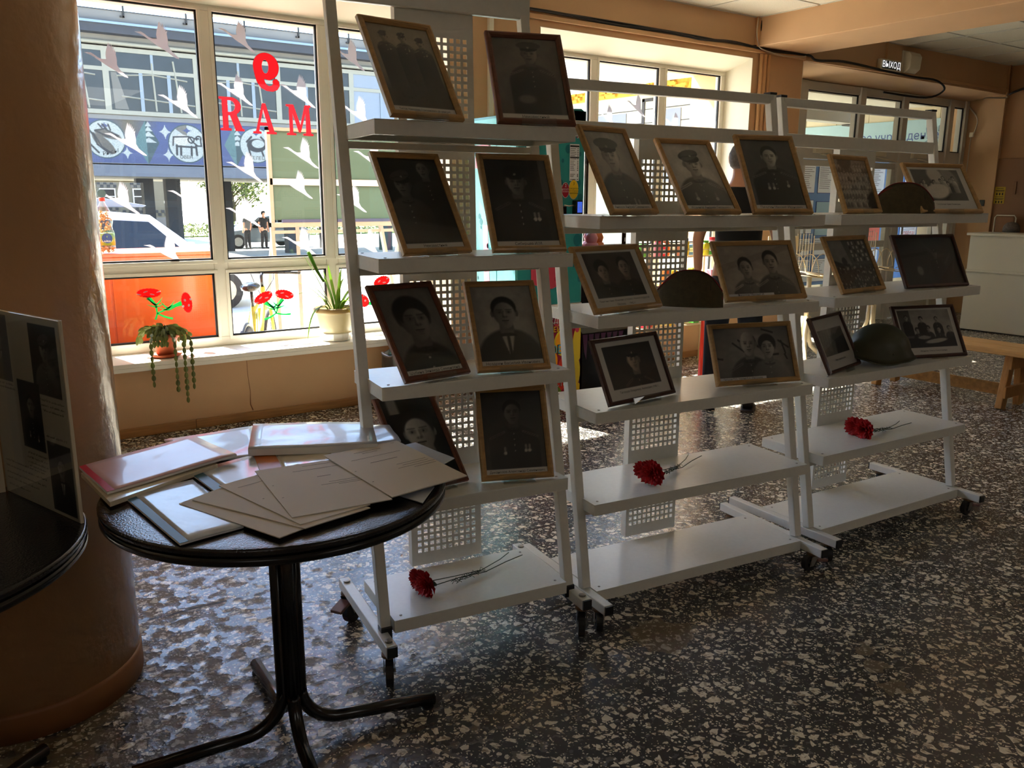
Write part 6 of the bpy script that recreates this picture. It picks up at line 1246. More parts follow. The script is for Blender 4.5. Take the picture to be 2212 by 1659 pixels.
# seated guard: only the top of a head shows over the counter
gd = thing('person', 'close-cropped man sitting behind the white counter, only his head top showing', 'person', (11.02, -.52, -.01), math.radians(90))
gv = [(0, 0, .50), (0, 0, .70), (0, 0, .88), (0, .02, .97), (0, .04, 1.05), (0, .05, 1.13), (0, .05, 1.16), (.2, 0, .86), (.27, .06, .62), (.2, .24, .60), (-.2, 0, .86), (-.27, .06, .62), (-.2, .24, .60), (.12, .1, .46), (.14, .45, .46), (.14, .48, .06), (-.12, .1, .46), (-.14, .45, .46), (-.14, .48, .06)]
skinbody('body', gv, [(0, 1), (1, 2), (2, 3), (3, 4), (4, 5), (5, 6), (2, 7), (7, 8), (8, 9), (2, 10), (10, 11), (11, 12), (0, 13), (13, 14), (14, 15), (0, 16), (16, 17), (17, 18)], [.15, .15, .12, .065, .085, .09, .075, .065, .05, .04, .065, .05, .04, .09, .065, .05, .09, .065, .05], 'skin', gd)
skinbody('jacket', gv[:3]+[gv[7], gv[8], gv[9], gv[10], gv[11], gv[12]], [(0, 1), (1, 2), (2, 3), (3, 4), (4, 5), (2, 6), (6, 7), (7, 8)], [.17, .17, .13, .08, .06, .055, .08, .06, .055], 'cloth_dark', gd)
m = MB(); m.lathe([(.001, .085), (.05, .076), (.082, .045), (.094, .0), (.09, -.04)], 24, (0, .045, 1.165), sy=1.1); obj('hair', m, 'hair_grey', gd, smooth=True)
ch = thing('office_chair', 'pale high-backed chair standing behind the white counter', 'chair', (11.15, -.30, 0), math.radians(100))
m = MB(); m.box(-.2, -.2, .42, .2, .2, .47); obj('seat', m, 'siren_white', ch, bevel=.02)
m = MB(); m.box(-.11, -.20, .62, .11, -.17, 1.30); obj('backrest', m, 'door_brown', ch, bevel=.015)
m = MB(); m.tube([(-.12, -.17, .47), (-.12, -.18, 1.28), (-.10, -.18, 1.31), (.10, -.18, 1.31), (.12, -.18, 1.28), (.12, -.17, .47)], .009, 8); obj('back_frame', m, 'siren_white', ch, smooth=True)
for x in (-.17, .17):
    for y in (-.17, .17): m = MB(); m.tube([(x, y, .42), (x*1.1, y*1.1, 0)], .012, 8); obj('leg', m, 'siren_white', ch)

# ================================================================== RIGHT SIDE: COUNTER, BENCH, RACKS
co = thing('reception_counter', 'white painted reception counter in front of the right wall', 'counter', (10.0, -.53, 0), math.radians(-90+3))
m = MB(); m.box(0, .0, .015, 2.6, .45, 1.10); obj('body', m, 'counter_white', co, bevel=.004)
m = MB(); m.box(-.03, -.035, 1.10, 2.62, .47, 1.13); obj('worktop', m, 'counter_white', co, bevel=.005)
m = MB(); m.box(0, -.022, .685, 2.6, .002, .715); obj('rail', m, 'counter_white', co, bevel=.004)
m = MB(); m.box(.01, .01, 0, 2.58, .43, .015); obj('plinth', m, 'plastic_black', co)
o = co.children[0]
pb = thing('bench', 'long pine trestle bench in front of the white counter', 'bench', (6.52, -2.3, 0))
pl = MB(); pl.box(-.20, -1.2, .405, -.004, .80, .445); obj('seat_plank', pl, 'bench_pine', pb, bevel=.004)
pl = MB(); pl.box(.004, -1.2, .405, .20, .80, .445); obj('seat_plank', pl, 'bench_pine', pb, bevel=.004)
for y in (-.42, .57):
    for s_ in (-1, 1):
        m = MB(); m.bar((s_*.14, y, 0.0), (s_*.07, y, .405), .075, .05, up=(0, 1, 0)); obj('leg', m, 'bench_leg', pb, bevel=.006)
    m = MB(); m.box(-.15, y-.05, .30, .15, y-.025, .405); obj('cleat', m, 'bench_leg', pb, bevel=.004)
    m = MB(); m.box(-.19, y-.05, .09, .19, y-.025, .175); obj('cross_bar', m, 'bench_leg', pb, bevel=.004)
m = MB(); m.box(.12, -.45, .045, .145, .60, .135); obj('stretcher', m, 'osb', pb, bevel=.003)
m = MB(); m.box(-.35, -.05, 0, .35, .05, .012); 
m.v = [(x*.55, y*1.1, z) for x, y, z in m.v]; o = obj('cable_cover', m, 'rubber', loc=(9.42, -1.03, 0), rot=(0, 0, math.radians(-80)), bevel=.005); tag(o, 'flat black rubber strip lying on the floor before the counter', 'floor strip')
def wire_rack(x, y, rot, label):
    t = thing('newspaper_rack', label, 'rack', (x, y, 0), rot, 'wire newspaper racks')
    m = MB(); m.tube([(0, 0, .40), (0, 0, .80)], .022, 10); obj('pole', m, 'rack_cream', t, smooth=True)
    for a in (0, 2.1, 4.2):
        c, s = math.cos(a), math.sin(a); m = MB(); m.tube([(c*.03, s*.03, .42), (c*.035, s*.035, .25), (c*.07, s*.07, .14), (c*.16, s*.16, .06), (c*.30, s*.30, .022)], .020, 10); lo = obj('leg', m, 'rack_cream', t, smooth=True)
        m = MB(); m.tube([(c*.295, s*.295, .022), (c*.325, s*.325, .021)], .0215, 10); obj('foot_cap', m, 'plastic_black', lo)
    m = MB()
    for k in range(7): yy = -.18+.06*k; m.tube([(-.30, yy, .83), (.30, yy, .76)], .004, 5)
    for k in range(9): xx = -.30+.075*k; m.tube([(xx, -.18, .795-xx*.117), (xx, .18, .795-xx*.117)], .003, 5)
    for k in (-.28, -.14, 0.0, .14, .28): m.tube([(k, .0, .80)]+[(k+.11*math.cos(a), .02, .80+.20*math.sin(a)) for a in np.linspace(0.1, math.pi-.1, 9)], .0045, 5)
    obj('wire_basket', m, 'rack_cream', t, smooth=True)
    m = MB(); m.tube([(-.28, .15, .83), (-.28, .15, 1.16)], .005, 5); m.tube([(.12, .15, .8), (.12, .15, 1.16)], .005, 5)
    for k in range(6): m.tube([(-.05+.03*k, .16, .8), (-.05+.03*k, .16, 1.18)], .002, 4)
    for k in range(8): m.tube([(-.05, .16, .82+.05*k), (.10, .16, .82+.05*k)], .002, 4)
    obj('wire_back', m, 'rack_cream', t)
    for k, (x0, x1) in enumerate(((-.38, -.22), (-.21, -.06))): m = MB(); m.box(x0, .13, 1.03, x1, .135, 1.16); obj('header_card', m, 'card_cream', t)
    for k in range(3): m = MB(); m.add([(-.26+.14*k, -.15, .84-.015*k), (.0+.14*k, -.12, .80-.015*k), (.0+.14*k, .12, .82-.015*k), (-.26+.14*k, .10, .86-.015*k), (-.26+.14*k, -.15, .846-.015*k), (.0+.14*k, -.12, .806-.015*k), (.0+.14*k, .12, .826-.015*k), (-.26+.14*k, .10, .866-.015*k)], [(0, 3, 2, 1), (4, 5, 6, 7), (0, 1, 5, 4), (1, 2, 6, 5), (2, 3, 7, 6), (3, 0, 4, 7)]); obj('leaflet', m, 'card_cream' if k else 'soil', t)
    return t
r1 = wire_rack(6.78, -.72, math.radians(-20), 'cream wire newspaper rack nearer the second window')
dup(r1, (8.12, -.55, 0), math.radians(-12), 'cream wire newspaper rack farther off, before the entrance doors')
# ================================================================== OUTSIDE
def gz(y): return -.2-.02*max(0, min(y, 40)-.75)
g = MB(); ys = [.75, 2, 5, 10, 15, 20, 25, 30, 35, 40, 60, 160]; 
for y in ys: g.v += [(-60, y, gz(y)), (120, y, gz(y))]
for i in range(len(ys)-1): g.f.append((2*i, 2*i+1, 2*i+3, 2*i+2))
struct('ground_outside', g, 'asphalt')
gr = MB(); gr.box(-10, 47.5, -1.1, 60, 70, -.92); struct('ground_lawn', gr, 'grass_green')
# orange cabinet right outside the glass, bottle of sweets on it
oc = thing('orange_cabinet', 'bright orange metal cabinet standing right outside the left window pane', 'cabinet', (0, .80, 0))
m = MB(); m.box(.35, 0, -.18, 1.868, .62, 1.075); obj('body', m, 'orange_paint', oc, bevel=.004)
m = MB(); m.box(.33, -.004, 1.075, 1.874, .63, 1.10); obj('lid', m, 'orange_paint', oc, bevel=.004)
m = MB(); m.box(1.075, -.006, -.10, 1.845, .0, 1.035); obj('door', m, 'orange_paint', oc, bevel=.003)
m = MB(); m.box(.45, -.006, -.10, 1.060, .0, 1.035); obj('door', m, 'orange_paint', oc, bevel=.003)
bo = thing('plastic_bottle', 'clear plastic bottle with orange cap and green label on the orange cabinet', 'bottle', (1.077, .90, 1.101))
m = MB(); m.lathe([(.035, 0), (.058, .008), (.060, .05), (.060, .14), (.052, .165), (.050, .185), (.058, .22), (.058, .25), (.045, .29), (.022, .335), (.014, .355), (.014, .365)], 24); obj('bottle_wall', m, 'pet', bo, smooth=True)
m = MB(); m.lathe([(.020, .355), (.020, .378), (.018, .380)], 20); obj('cap', m, 'red_print', bo)
m = MB(); m.lathe([(.0606, .055), (.0606, .138)], 24); obj('bottle_label', m, 'green_print', bo, smooth=True)
m = MB(); m.flat([(.034*math.cos(t), .034*math.sin(t)) for t in np.linspace(0, 2*math.pi, 22)[:-1]], lambda x, z: (x, -.0625+.0-abs(x)*.0+.3*x*x*8, .105+z)); obj('label_disc', m, 'board_line', bo)
m = MB(); m.text('БАЙКАЛ', .016, lambda x, y: (x, -.0645+x*x*7, .084+y)); obj('lettering', m, 'white_ink', bo, norm=False)
m = MB(); R_ = random.Random(4)
for k in range(130):
    z = R_.uniform(.01, .29); r = (.046 if z < .25 else .03)*math.sqrt(R_.random()); a = R_.uniform(0, 6.28); s_ = R_.uniform(.004, .009); p = Vector((r*math.cos(a), r*math.sin(a), z)); d = Vector((R_.uniform(-1, 1), R_.uniform(-1, 1), R_.uniform(-1, 1))).normalized()*s_*1.5
    m.bar(p-d, p+d, s_, s_)
so = obj('filling', m, 'bench_leg', bo); so['kind'] = 'stuff'
# big A-board on white legs
ab = thing('street_board', 'large pale green street board on white A-legs outside the middle pane', 'notice board', (2.82, 2.5, 0))
m = MB(); m.box(.03, 0, 1.66, 1.40, .015, 2.10); obj('panel', m, 'aboard_panel', ab); m = MB(); m.box(.03, 0, 1.27, 1.40, .015, 1.60); obj('panel', m, 'aboard_panel', ab)
m = MB(); m.box(.0, -.02, 1.60, 1.42, .03, 1.66); obj('middle_bar', m, 'pvc_grey', ab)
m = MB(); m.box(-.01, -.02, 1.20, .025, .03, 2.13); m.box(1.40, -.02, 1.20, 1.435, .03, 2.13); m.box(-.01, -.02, 2.10, 1.435, .03, 2.13); obj('frame', m, 'aboard_frame', ab)
m = MB(); m.box(-.01, -.025, 1.20, 1.435, .03, 1.245); m.box(-.01, -.025, 1.14, 1.435, .0, 1.17); obj('bottom_rail', m, 'aboard_frame', ab)
m = MB(); m.box(.10, -.03, 1.245, 1.38, .0, 1.275); obj('blue_edge', m, 'aboard_blue', ab)
for xa, xb, ya, yb in ((.0, -.05, 0, -.25), (.02, .02, .02, .55), (.25, .14, -.01, -.30), (1.15, 1.26, -.01, -.30), (1.42, 1.47, 0, -.25), (1.40, 1.40, .02, .55)):
    m = MB(); m.bar((xa, ya, 1.2), (xb, yb, gz(2.5)), .035, .035); obj('leg', m, 'aboard_frame', ab)
# bicycle leaning by the window
bk = thing('bicycle', 'mountain bicycle with green frame seen through the low middle pane', 'bicycle', (2.30, 1.50, gz(1.5)), math.radians(62))
def wheel(x):
    m = MB(); pts = [(x+.325*math.cos(a), 0, .345+.325*math.sin(a)) for a in np.linspace(0, 2*math.pi, 37)]; m.tube(pts, .026, 8, caps=False); w_ = obj('wheel', m, 'tyre', bk, smooth=True)
    m = MB(); m.tube([(x+.295*math.cos(a), 0, .345+.295*math.sin(a)) for a in np.linspace(0, 2*math.pi, 37)], .010, 6, caps=False)
    for k in range(18): a = k*math.pi/9; m.tube([(x, .02 if k % 2 else -.02, .345), (x+.29*math.cos(a), 0, .345+.29*math.sin(a))], .0012, 4)
    m.tube([(x, -.05, .345), (x, .05, .345)], .02, 8); obj('spokes', m, 'chrome', w_)
wheel(-.52); wheel(.54)
m = MB(); m.tube([(-.05, 0, .33), (-.17, 0, .82)], .018, 8); m.tube([(-.05, 0, .33), (.36, 0, .78)], .022, 8); m.tube([(-.165, 0, .78), (.34, 0, .86)], .018, 8); m.tube([(.33, 0, .93), (.40, 0, .72)], .022, 8)
for s_ in (-1, 1): m.tube([(-.05, s_*.04, .33), (-.52, s_*.06, .345)], .010, 6); m.tube([(-.16, s_*.03, .77), (-.52, s_*.06, .345)], .009, 6); m.tube([(.40, s_*.05, .73), (.54, s_*.06, .345)], .015, 8)
obj('frame', m, 'bike_green', bk, smooth=True)
m = MB(); m.tube([(-.18, 0, .82), (-.20, 0, .95)], .013, 8); m.lathe([(.001, -.03), (.09, -.01), (.10, .02), (.06, .045), (.001, .05)], 14, (-.22, 0, .97), sx=1.5, sy=.8); obj('saddle', m, 'black_gloss', bk, smooth=True)
m = MB(); m.tube([(.33, 0, .93), (.31, 0, 1.02), (.36, 0, 1.05)], .014, 8); m.tube([(.30, -.34, 1.05), (.36, -.1, 1.05), (.36, .1, 1.05), (.30, .34, 1.05)], .012, 8); obj('handlebar', m, 'black_gloss', bk, smooth=True)
m = MB(); m.tube([(.36, .1, 1.05), (.42, .08, .95), (.37, 0, .80)], .004, 5); m.tube([(.36, -.1, 1.05), (.45, -.08, .98), (.30, 0, .84)], .004, 5); obj('brake_cables', m, 'cable_black', bk)
m = MB(); m.tube([(-.05, -.07, .33), (-.05, .07, .33)], .05, 12); m.tube([(-.05, .07, .33), (.05, .08, .18)], .01, 6); m.tube([(-.05, -.07, .33), (-.15, -.08, .48)], .01, 6); obj('crank', m, 'zinc', bk)
for a, b in ((-.52, .36),):
    m = MB(); m.tube([(-.52+.37*math.cos(t), 0, .345+.37*math.sin(t)) for t in np.linspace(.5, 2.9, 14)], .018, 6); obj('mudguard', m, 'plastic_black', bk, smooth=True)
# cars
def car(name, label, x, y, rot, L, Hh, paint, rack=False):
    t = thing(name, label, 'car', (x, y, gz(y)), rot); k = L/4.4; W_ = .88
    h = Hh
    low = [(-2.2, .28), (2.2, .28), (2.22, .55), (2.12, h*.50), (1.55, h*.555), (.95, h*.60), (-2.05, h*.62), (-2.2, h*.50)]
    m = MB(); n = len(low); vs = [(a*k, -W_*(.96 if z < .5 else 1), z) for a, z in low]+[(a*k, W_*(.96 if z < .5 else 1), z) for a, z in low]; m.add(vs, [tuple(range(n)), tuple(range(2*n-1, n-1, -1))]+[(i, (i+1) % n, n+(i+1) % n, n+i) for i in range(n)]); obj('body', m, paint, t, bevel=.05)
    top = [(-2.0, h*.61), (1.05, h*.59), (.30, h*.965), (-.3, h), (-1.3, h*.985), (-1.75, h*.93)]
    m = MB(); n = len(top); f = lambda z: W_*(.98-.24*max(0, (z-h*.6)/(h*.4))); vs = [(a*k, -f(z), z) for a, z in top]+[(a*k, f(z), z) for a, z in top]; m.add(vs, [tuple(range(n)), tuple(range(2*n-1, n-1, -1))]+[(i, (i+1) % n, n+(i+1) % n, n+i) for i in range(n)]); obj('cabin', m, paint, t, bevel=.03)
    for s_ in (-1, 1):
        for poly in ([(-.55, h*.64), (.72, h*.63), (.26, h*.90), (-.55, h*.93)], [(-1.78, h*.65), (-.66, h*.64), (-.66, h*.93), (-1.50, h*.91)]):
            m = MB(); m.add([(a*k, s_*(f(z)+.012), z) for a, z in poly]+[(a*k, s_*(f(z)-.02), z) for a, z in poly], [(0, 1, 2, 3), (7, 6, 5, 4), (0, 4, 5, 1), (1, 5, 6, 2), (2, 6, 7, 3), (3, 7, 4, 0)]); obj('side_window', m, 'car_glass', t)
        for a in (-1.35, 1.35):
            m = MB(); m.tube([(a*k, s_*(W_-.16), .32), (a*k, s_*(W_+.015), .32)], .32, 24); w_ = obj('wheel', m, 'tyre', t); m = MB(); m.tube([(a*k, s_*(W_-.02), .32), (a*k, s_*(W_+.025), .32)], .20, 16); obj('hubcap', m, 'zinc', w_)
        m = MB(); m.box(.72*k, s_*(W_+.02)-.09, h*.62, .9*k, s_*(W_+.02)+.09, h*.70); obj('wing_mirror', m, paint, t, bevel=.02)
    m = MB(); z0, z1, a0, a1 = h*.62, h*.93, 1.0, .36; m.add([(a0*k+.012, -f(z0)*.9, z0), (a0*k+.012, f(z0)*.9, z0), (a1*k+.012, f(z1)*.88, z1), (a1*k+.012, -f(z1)*.88, z1)], [(0, 1, 2, 3)]); obj('windscreen', m, 'car_glass', t)
    for s_ in (-1, 1): m = MB(); m.box(2.05*k, s_*.62-.16, .58, 2.215*k, s_*.62+.16, .70); obj('headlight', m, 'porch_white', t, bevel=.02)
    if rack:
        m = MB(); m.prism([(-1.7, h+.06), (.28, h+.06), (.34, h+.09), (-.3, h+.20), (-1.6, h+.22)], .70, lambda a, z, d: (a*k, d-.35, z)); obj('roof_box', m, 'panel_blue', t, bevel=.02)
    return t
car('car', 'white car with a roof box parked behind the orange cabinet', 2.80, 9.6, 0, 4.3, 1.62, 'car_white', True)
car('car', 'grey car parked far off behind the two people outside', 13.1, 33.6, math.radians(180), 4.2, 1.45, 'car_grey')
# two people far outside
p1 = thing('person', 'person in a grey jacket standing outside by the grey car, left of the two', 'person', (12.0, 32.0, gz(32)), math.radians(30)); man(p1, 1.62, top='cloth_grey', legs='cloth_dark')
p2 = thing('person', 'person in black standing outside by the grey car, right of the two', 'person', (12.75, 32.0, gz(32)), math.radians(-160)); man(p2, 1.66, top='cloth_dark', legs='cloth_dark', hair='cloth_dark')
# ---- building across the street (facade at y = 24)
KB = 1.1565
def B(x): return x*KB
def BZ(z): return 1.5+(z-1.5)*KB
YB = 24.0
bd = thing('street_building', 'grey two-storey building on columns with a blue zodiac mosaic band', 'building', (0, YB, 0))
X0, X1 = -12, 30
def wbox(mb, x0, y0, z0, x1, y1, z1): mb.box(x0, y0, BZ(z0), x1, y1, BZ(z1))
m = MB(); wbox(m, X0, .02, 1.995, X1, 9.0, 2.33); obj('floor_slab', m, 'slab_grey', bd)
m = MB(); wbox(m, X0, .3, 1.985, X1, 8.9, 2.0); obj('soffit', m, 'soffit_beige', bd)
m = MB(); wbox(m, X0, .05, 2.33, X1, .35, 3.63); obj('band_wall', m, 'concrete', bd)
m = MB(); wbox(m, X0, .3, 3.63, X1, 9.0, 5.55); obj('inner_wall', m, 'concrete_dark', bd)
m = MB(); wbox(m, X0, -.05, 5.38, X1, 9.0, 5.62); obj('head_beam', m, 'concrete', bd)
m = MB(); wbox(m, X0, -.45, 5.62, X1, 9.0, 5.84); obj('roof_edge', m, 'roof_felt', bd)
m = MB(); wbox(m, X0, -.50, 5.84, X1, -.40, 5.90); obj('flashing', m, 'flashing', bd)
m = MB(); wbox(m, X0, -.3, 5.88, X1, -.12, 6.19); obj('parapet', m, 'concrete', bd)
m = MB(); wbox(m, X0, -.32, 6.19, X1, -.10, 6.215); obj('parapet_cap', m, 'roof_felt', bd)
m = MB(); m.tube([(X0, -.12, BZ(5.42)), (X1, -.12, BZ(5.42))], .06, 8); obj('gutter', m, 'frame_cream', bd, smooth=True)
for k in range(-2, 9):
    x = B(5.159+1.597*k); m = MB(); m.box(x-.025, -.36, BZ(6.05), x+.025, -.31, BZ(6.42)); m.box(x-.10, -.36, BZ(6.05), x+.025, -.31, BZ(6.09)); obj('roof_post', m, 'gasket', bd)
# ribbon windows: bays of 2.35, each with a top light pair and three lower lights
bay = 2.352
for k in range(-3, 8):
    xa = B(4.647+bay*k); xb = B(4.647+bay*(k+1)); w_ = xb-xa
    m = MB(); cols = [(xa-.09, xa+.09)]
    for q in cols: m.box(q[0], -.03, BZ(3.62), q[1], .06, BZ(5.34))
    m.box(xa+.09, -.03, BZ(5.22), xb-.09, .06, BZ(5.34)); m.box(xa+.09, -.03, BZ(3.62), xb-.09, .06, BZ(3.73)); m.box(xa+.09, -.03, BZ(4.72), xb-.09, .06, BZ(4.82))
    wfr = obj('window_frame', m, 'frame_cream', bd); 
    tops = [(xa+.09, xa+w_*.49), (xa+w_*.52, xb-.09)]; lows = [(xa+.09, xa+w_*.35), (xa+w_*.39, xa+w_*.66), (xa+w_*.70, xb-.09)]
    if k == 3: lows = [(xa+.09, xa+w_*.42), (xa+w_*.46, xb-.09)]
    for (a, b) in tops: q = MB(); q.box(a, .0, BZ(4.82), b, .03, BZ(5.22)); obj('pane', q, 'panel_blue' if k == 3 else 'dark_pane', wfr)
    for i, (a, b) in enumerate(lows): q = MB(); q.box(a, .0, BZ(3.73), b, .03, BZ(4.72)); obj('pane', q, 'panel_blue' if k == 3 else 'dark_pane', wfr)
    s_ = MB()
    for i in range(len(tops)-1): s_.box(tops[i][1], -.02, BZ(4.82), tops[i+1][0], .05, BZ(5.22))
    for i in range(len(lows)-1): s_.box(lows[i][1], -.03, BZ(3.73), lows[i+1][0], .05, BZ(4.72))
    obj('mullion', s_, 'frame_blue', wfr)
    if k in (-1, 0, 1):
        a, b = lows[0]; s_ = MB(); s_.add([(a+.05, -.012, BZ(4.7)), (a+.22, -.012, BZ(4.7)), (a+.50, -.012, BZ(3.76)), (a+.1, -.012, BZ(3.76))], [(0, 1, 2, 3)]); obj('curtain', s_, 'curtain', wfr)
        s_ = MB(); s_.tube([(xa+.3, -.01, BZ(4.62)), (xa+w_*.5, -.01, BZ(4.70)), (xb-.3, -.01, BZ(4.60))], .025, 5); s_.tube([(xa+w_*.52, -.01, BZ(3.75)), (xa+w_*.50, -.01, BZ(5.0))], .03, 5); s_.tube([(xa+w_*.80, -.01, BZ(3.75)), (xa+w_*.74, -.01, BZ(5.1))], .03, 5); s_.tube([(xa+.4, -.01, BZ(4.1)), (xb-.1, -.01, BZ(3.95))], .025, 5); obj('ceiling_bars', s_, 'frame_cream', wfr)
# mosaic band: painted tesserae, roundels with the signs
M0, M1 = 3.2, 9.2; zA, zB = 2.335, 3.50; sx_ = (M1-M0); nx, ny = 560, 112
XX, ZZ = np.meshgrid(np.linspace(M0, M1, nx), np.linspace(zA, zB, ny)); r_ = np.random.RandomState(3)
img = np.zeros((ny, nx, 3)); blue = np.array([.20, .24, .38]); img[:] = blue
def over(mask, c): 
    global img
    img = img*(1-mask[..., None])+np.array(c)[None, None]*mask[..., None]
BE = (.30, .28, .25); PALE = (.56, .57, .55); INK_ = (.12, .12, .13); GRN = (.26, .36, .36); DG = (.16, .23, .24)
over(np.clip((ZZ-3.0)/.3+.3*np.sin(XX*4), 0, 1)*np.clip(1-np.abs(XX-5.1)/.8, 0, 1)*1.2*(np.abs(XX-5.1) < .75), BE)
def star(cx, cz, r, c=PALE):
    dx, dz = np.abs(XX-cx), np.abs(ZZ-cz); over(((dx/(r*.8))**.55+(dz/r)**.55 < 1)*1.0, c)
for cx, cz, r in ((5.02, 2.62, .2), (6.1, 2.60, .22), (6.05, 3.22, .24), (7.46, 2.62, .2), (7.4, 3.28, .24), (8.85, 3.2, .22), (3.6, 3.3, .2)): star(cx, cz, r)
def tree(cx):
    d = np.abs(XX-cx); over((d/.33+np.abs(ZZ-2.92)/.60 < 1)*1.0, GRN); over(((XX > cx)*(d/.33+np.abs(ZZ-2.92)/.60 < 1)*1.0), DG)
    for z, w_ in ((3.35, .08), (3.22, .11), (3.08, .15), (2.92, .2)): over(((XX > cx-.02)*(np.abs(XX-cx-.06)/w_+(ZZ-z)/.13 < 1)*(ZZ > z))*1.0, PALE)
for c in (5.55, 8.0, 3.3): tree(c)
def roundel(cx, cz, r, kind):
    d = np.hypot(XX-cx, ZZ-cz); over((d < r*1.06)*1.0, DG); over((d < r)*1.0, PALE); over(((d < r)*((XX-cx)*.7+(ZZ-cz) > r*.35)*((XX-cx) < 0))*.8, BE) if kind == 'ram' else None
    sg = lambda *a: seg(XX, ZZ, cx+a[0]*r, cz+a[1]*r, cx+a[2]*r, cz+a[3]*r, a[4]*r, .4)
    dx, dz = np.abs(XX-cx-.0), np.abs(ZZ-cz-.72*r); over(((dx/(r*.3))**.6+(dz/(r*.2))**.6 < 1)*1.0, blue)
    if kind == 'fish':
        over(el(XX, ZZ, cx-.1*r, cz-.25*r, .75*r, .28*r, .1, -.75), BE); over(el(XX, ZZ, cx+.15*r, cz+.25*r, .7*r, .2*r, .1, -.25), BE)
        for a in ((-.6, .3, -.2, -.45, .05), (-.2, -.45, .25, -.75, .05), (-.6, .3, -.45, -.3, .05), (-.45, -.3, .1, -.75, .05), (-.5, .45, 0, .55, .05), (0, .55, .7, .2, .05), (-.5, .45, .1, .15, .05), (.1, .15, .7, .2, .05), (-.3, .8, -.1, .55, .05), (-.1, .8, .1, .55, .05), (.2, .8, .3, .5, .05), (-.8, -.3, -.4, -.75, .06), (-.9, .6, -.6, .2, .06)): over(sg(*a), INK_)
    elif kind == 'ram':
        over(el(XX, ZZ, cx-.3*r, cz+.2*r, .5*r, .3*r, .1), (.62, .60, .56))
        for a in ((-.75, .35, .1, .4, .05), (-.75, .35, -.8, -.1, .05), (-.6, -.1, -.62, -.6, .07), (-.38, -.15, -.4, -.6, .07), (.2, -.15, .18, -.62, .07), (.45, -.1, .48, -.6, .07), (-.6, -.15, .45, -.18, .06), (.1, .4, .3, .1, .05), (.3, .1, .55, -.1, .05), (.35, .3, .6, .3, .06), (.55, -.1, .75, -.1, .05), (.75, -.1, .72, .3, .05)): over(sg(*a), INK_)
        rr = np.hypot(XX-cx-.2*r, ZZ-cz-.22*r); over(((np.abs(rr-.16*r) < .04*r))*1.0, INK_); rr = np.hypot(XX-cx-.62*r, ZZ-cz-.3*r); over(((np.abs(rr-.14*r) < .04*r)*(ZZ > cz+.2*r))*1.0, INK_)
    else:
        over(el(XX, ZZ, cx, cz, .6*r, .4*r, .1), INK_); over(el(XX, ZZ, cx+.1*r, cz+.1*r, .4*r, .25*r, .1), PALE)
        for a in ((-.6, .2, -.3, .5, .07), (.3, .5, .6, .2, .07), (-.5, -.2, -.4, -.6, .07), (.3, -.3, .4, -.6, .07)): over(sg(*a), INK_)
roundel(4.5, 2.965, .48, 'fish'); roundel(6.64, 2.92, .50, 'ram'); roundel(8.62, 2.95, .48, 'bull')
img *= (.86+.28*r_.rand(ny, nx, 1)); img *= np.where((np.arange(nx)[None, :, None] % 3 == 0) | (np.arange(ny)[:, None, None] % 3 == 0), .93, 1)
grid_paint('mosaic_panel', nx, ny, lambda a, b: (B(M0+a*sx_), .045, BZ(zA+b*(zB-zA))), img, 'mosaic', bd)
m = MB(); wbox(m, X0, .02, 2.30, X1, .06, 2.345); wbox(m, X0, .02, 3.49, X1, .06, 3.60); obj('mosaic_border', m, 'concrete', bd)
m = MB()
for (s, cx, cz, sz, cu) in (('РЫБЫ', 4.60, 2.60, .135, .9), ('ОВЕН', 6.58, 2.55, .13, 0), ('ТЕЛЕЦ', 8.62, 2.58, .14, .3)):
    m.text(s, sz, lambda x, y: (B(cx+x), .040, BZ(cz+y+cu*x*x*.9+(.25*x if cu > .5 else 0))))
obj('lettering', m, 'ink', bd, norm=False)
m = MB(); m.box(B(-9), .044, BZ(zA), B(M0), .052, BZ(zB)); m.box(B(M1), .044, BZ(zA), B(24), .052, BZ(zB)); obj('mosaic_field', m, 'aboard_blue', bd)
for x0, x1, y in ((6.58, 6.91, 3.0), (7.32, 7.80, 3.0), (11.6, 12.0, 3.0), (15.6, 16, 3), (2.4, 2.8, 3), (10.2, 10.6, 6.5), (14.4, 14.8, 6.5)):
    s_ = 29.6/28.57; m = MB(); m.box(x0*s_, y, -1.4, x1*s_, y+.45, BZ(1.995)); obj('column', m, 'concrete_dark', bd)
m = MB(); wbox(m, X0, 8.7, 1.93, B(6.6), 9.0, 2.0); obj('rear_beam', m, 'soffit_beige', bd)
m = MB()
for x0, x1, y in ((6.58, 6.91, 3.0),): m.box(x0, y-.03, BZ(1.86), x1+.1, y+.3, BZ(1.995))
obj('bracket', m, 'concrete_dark', bd)
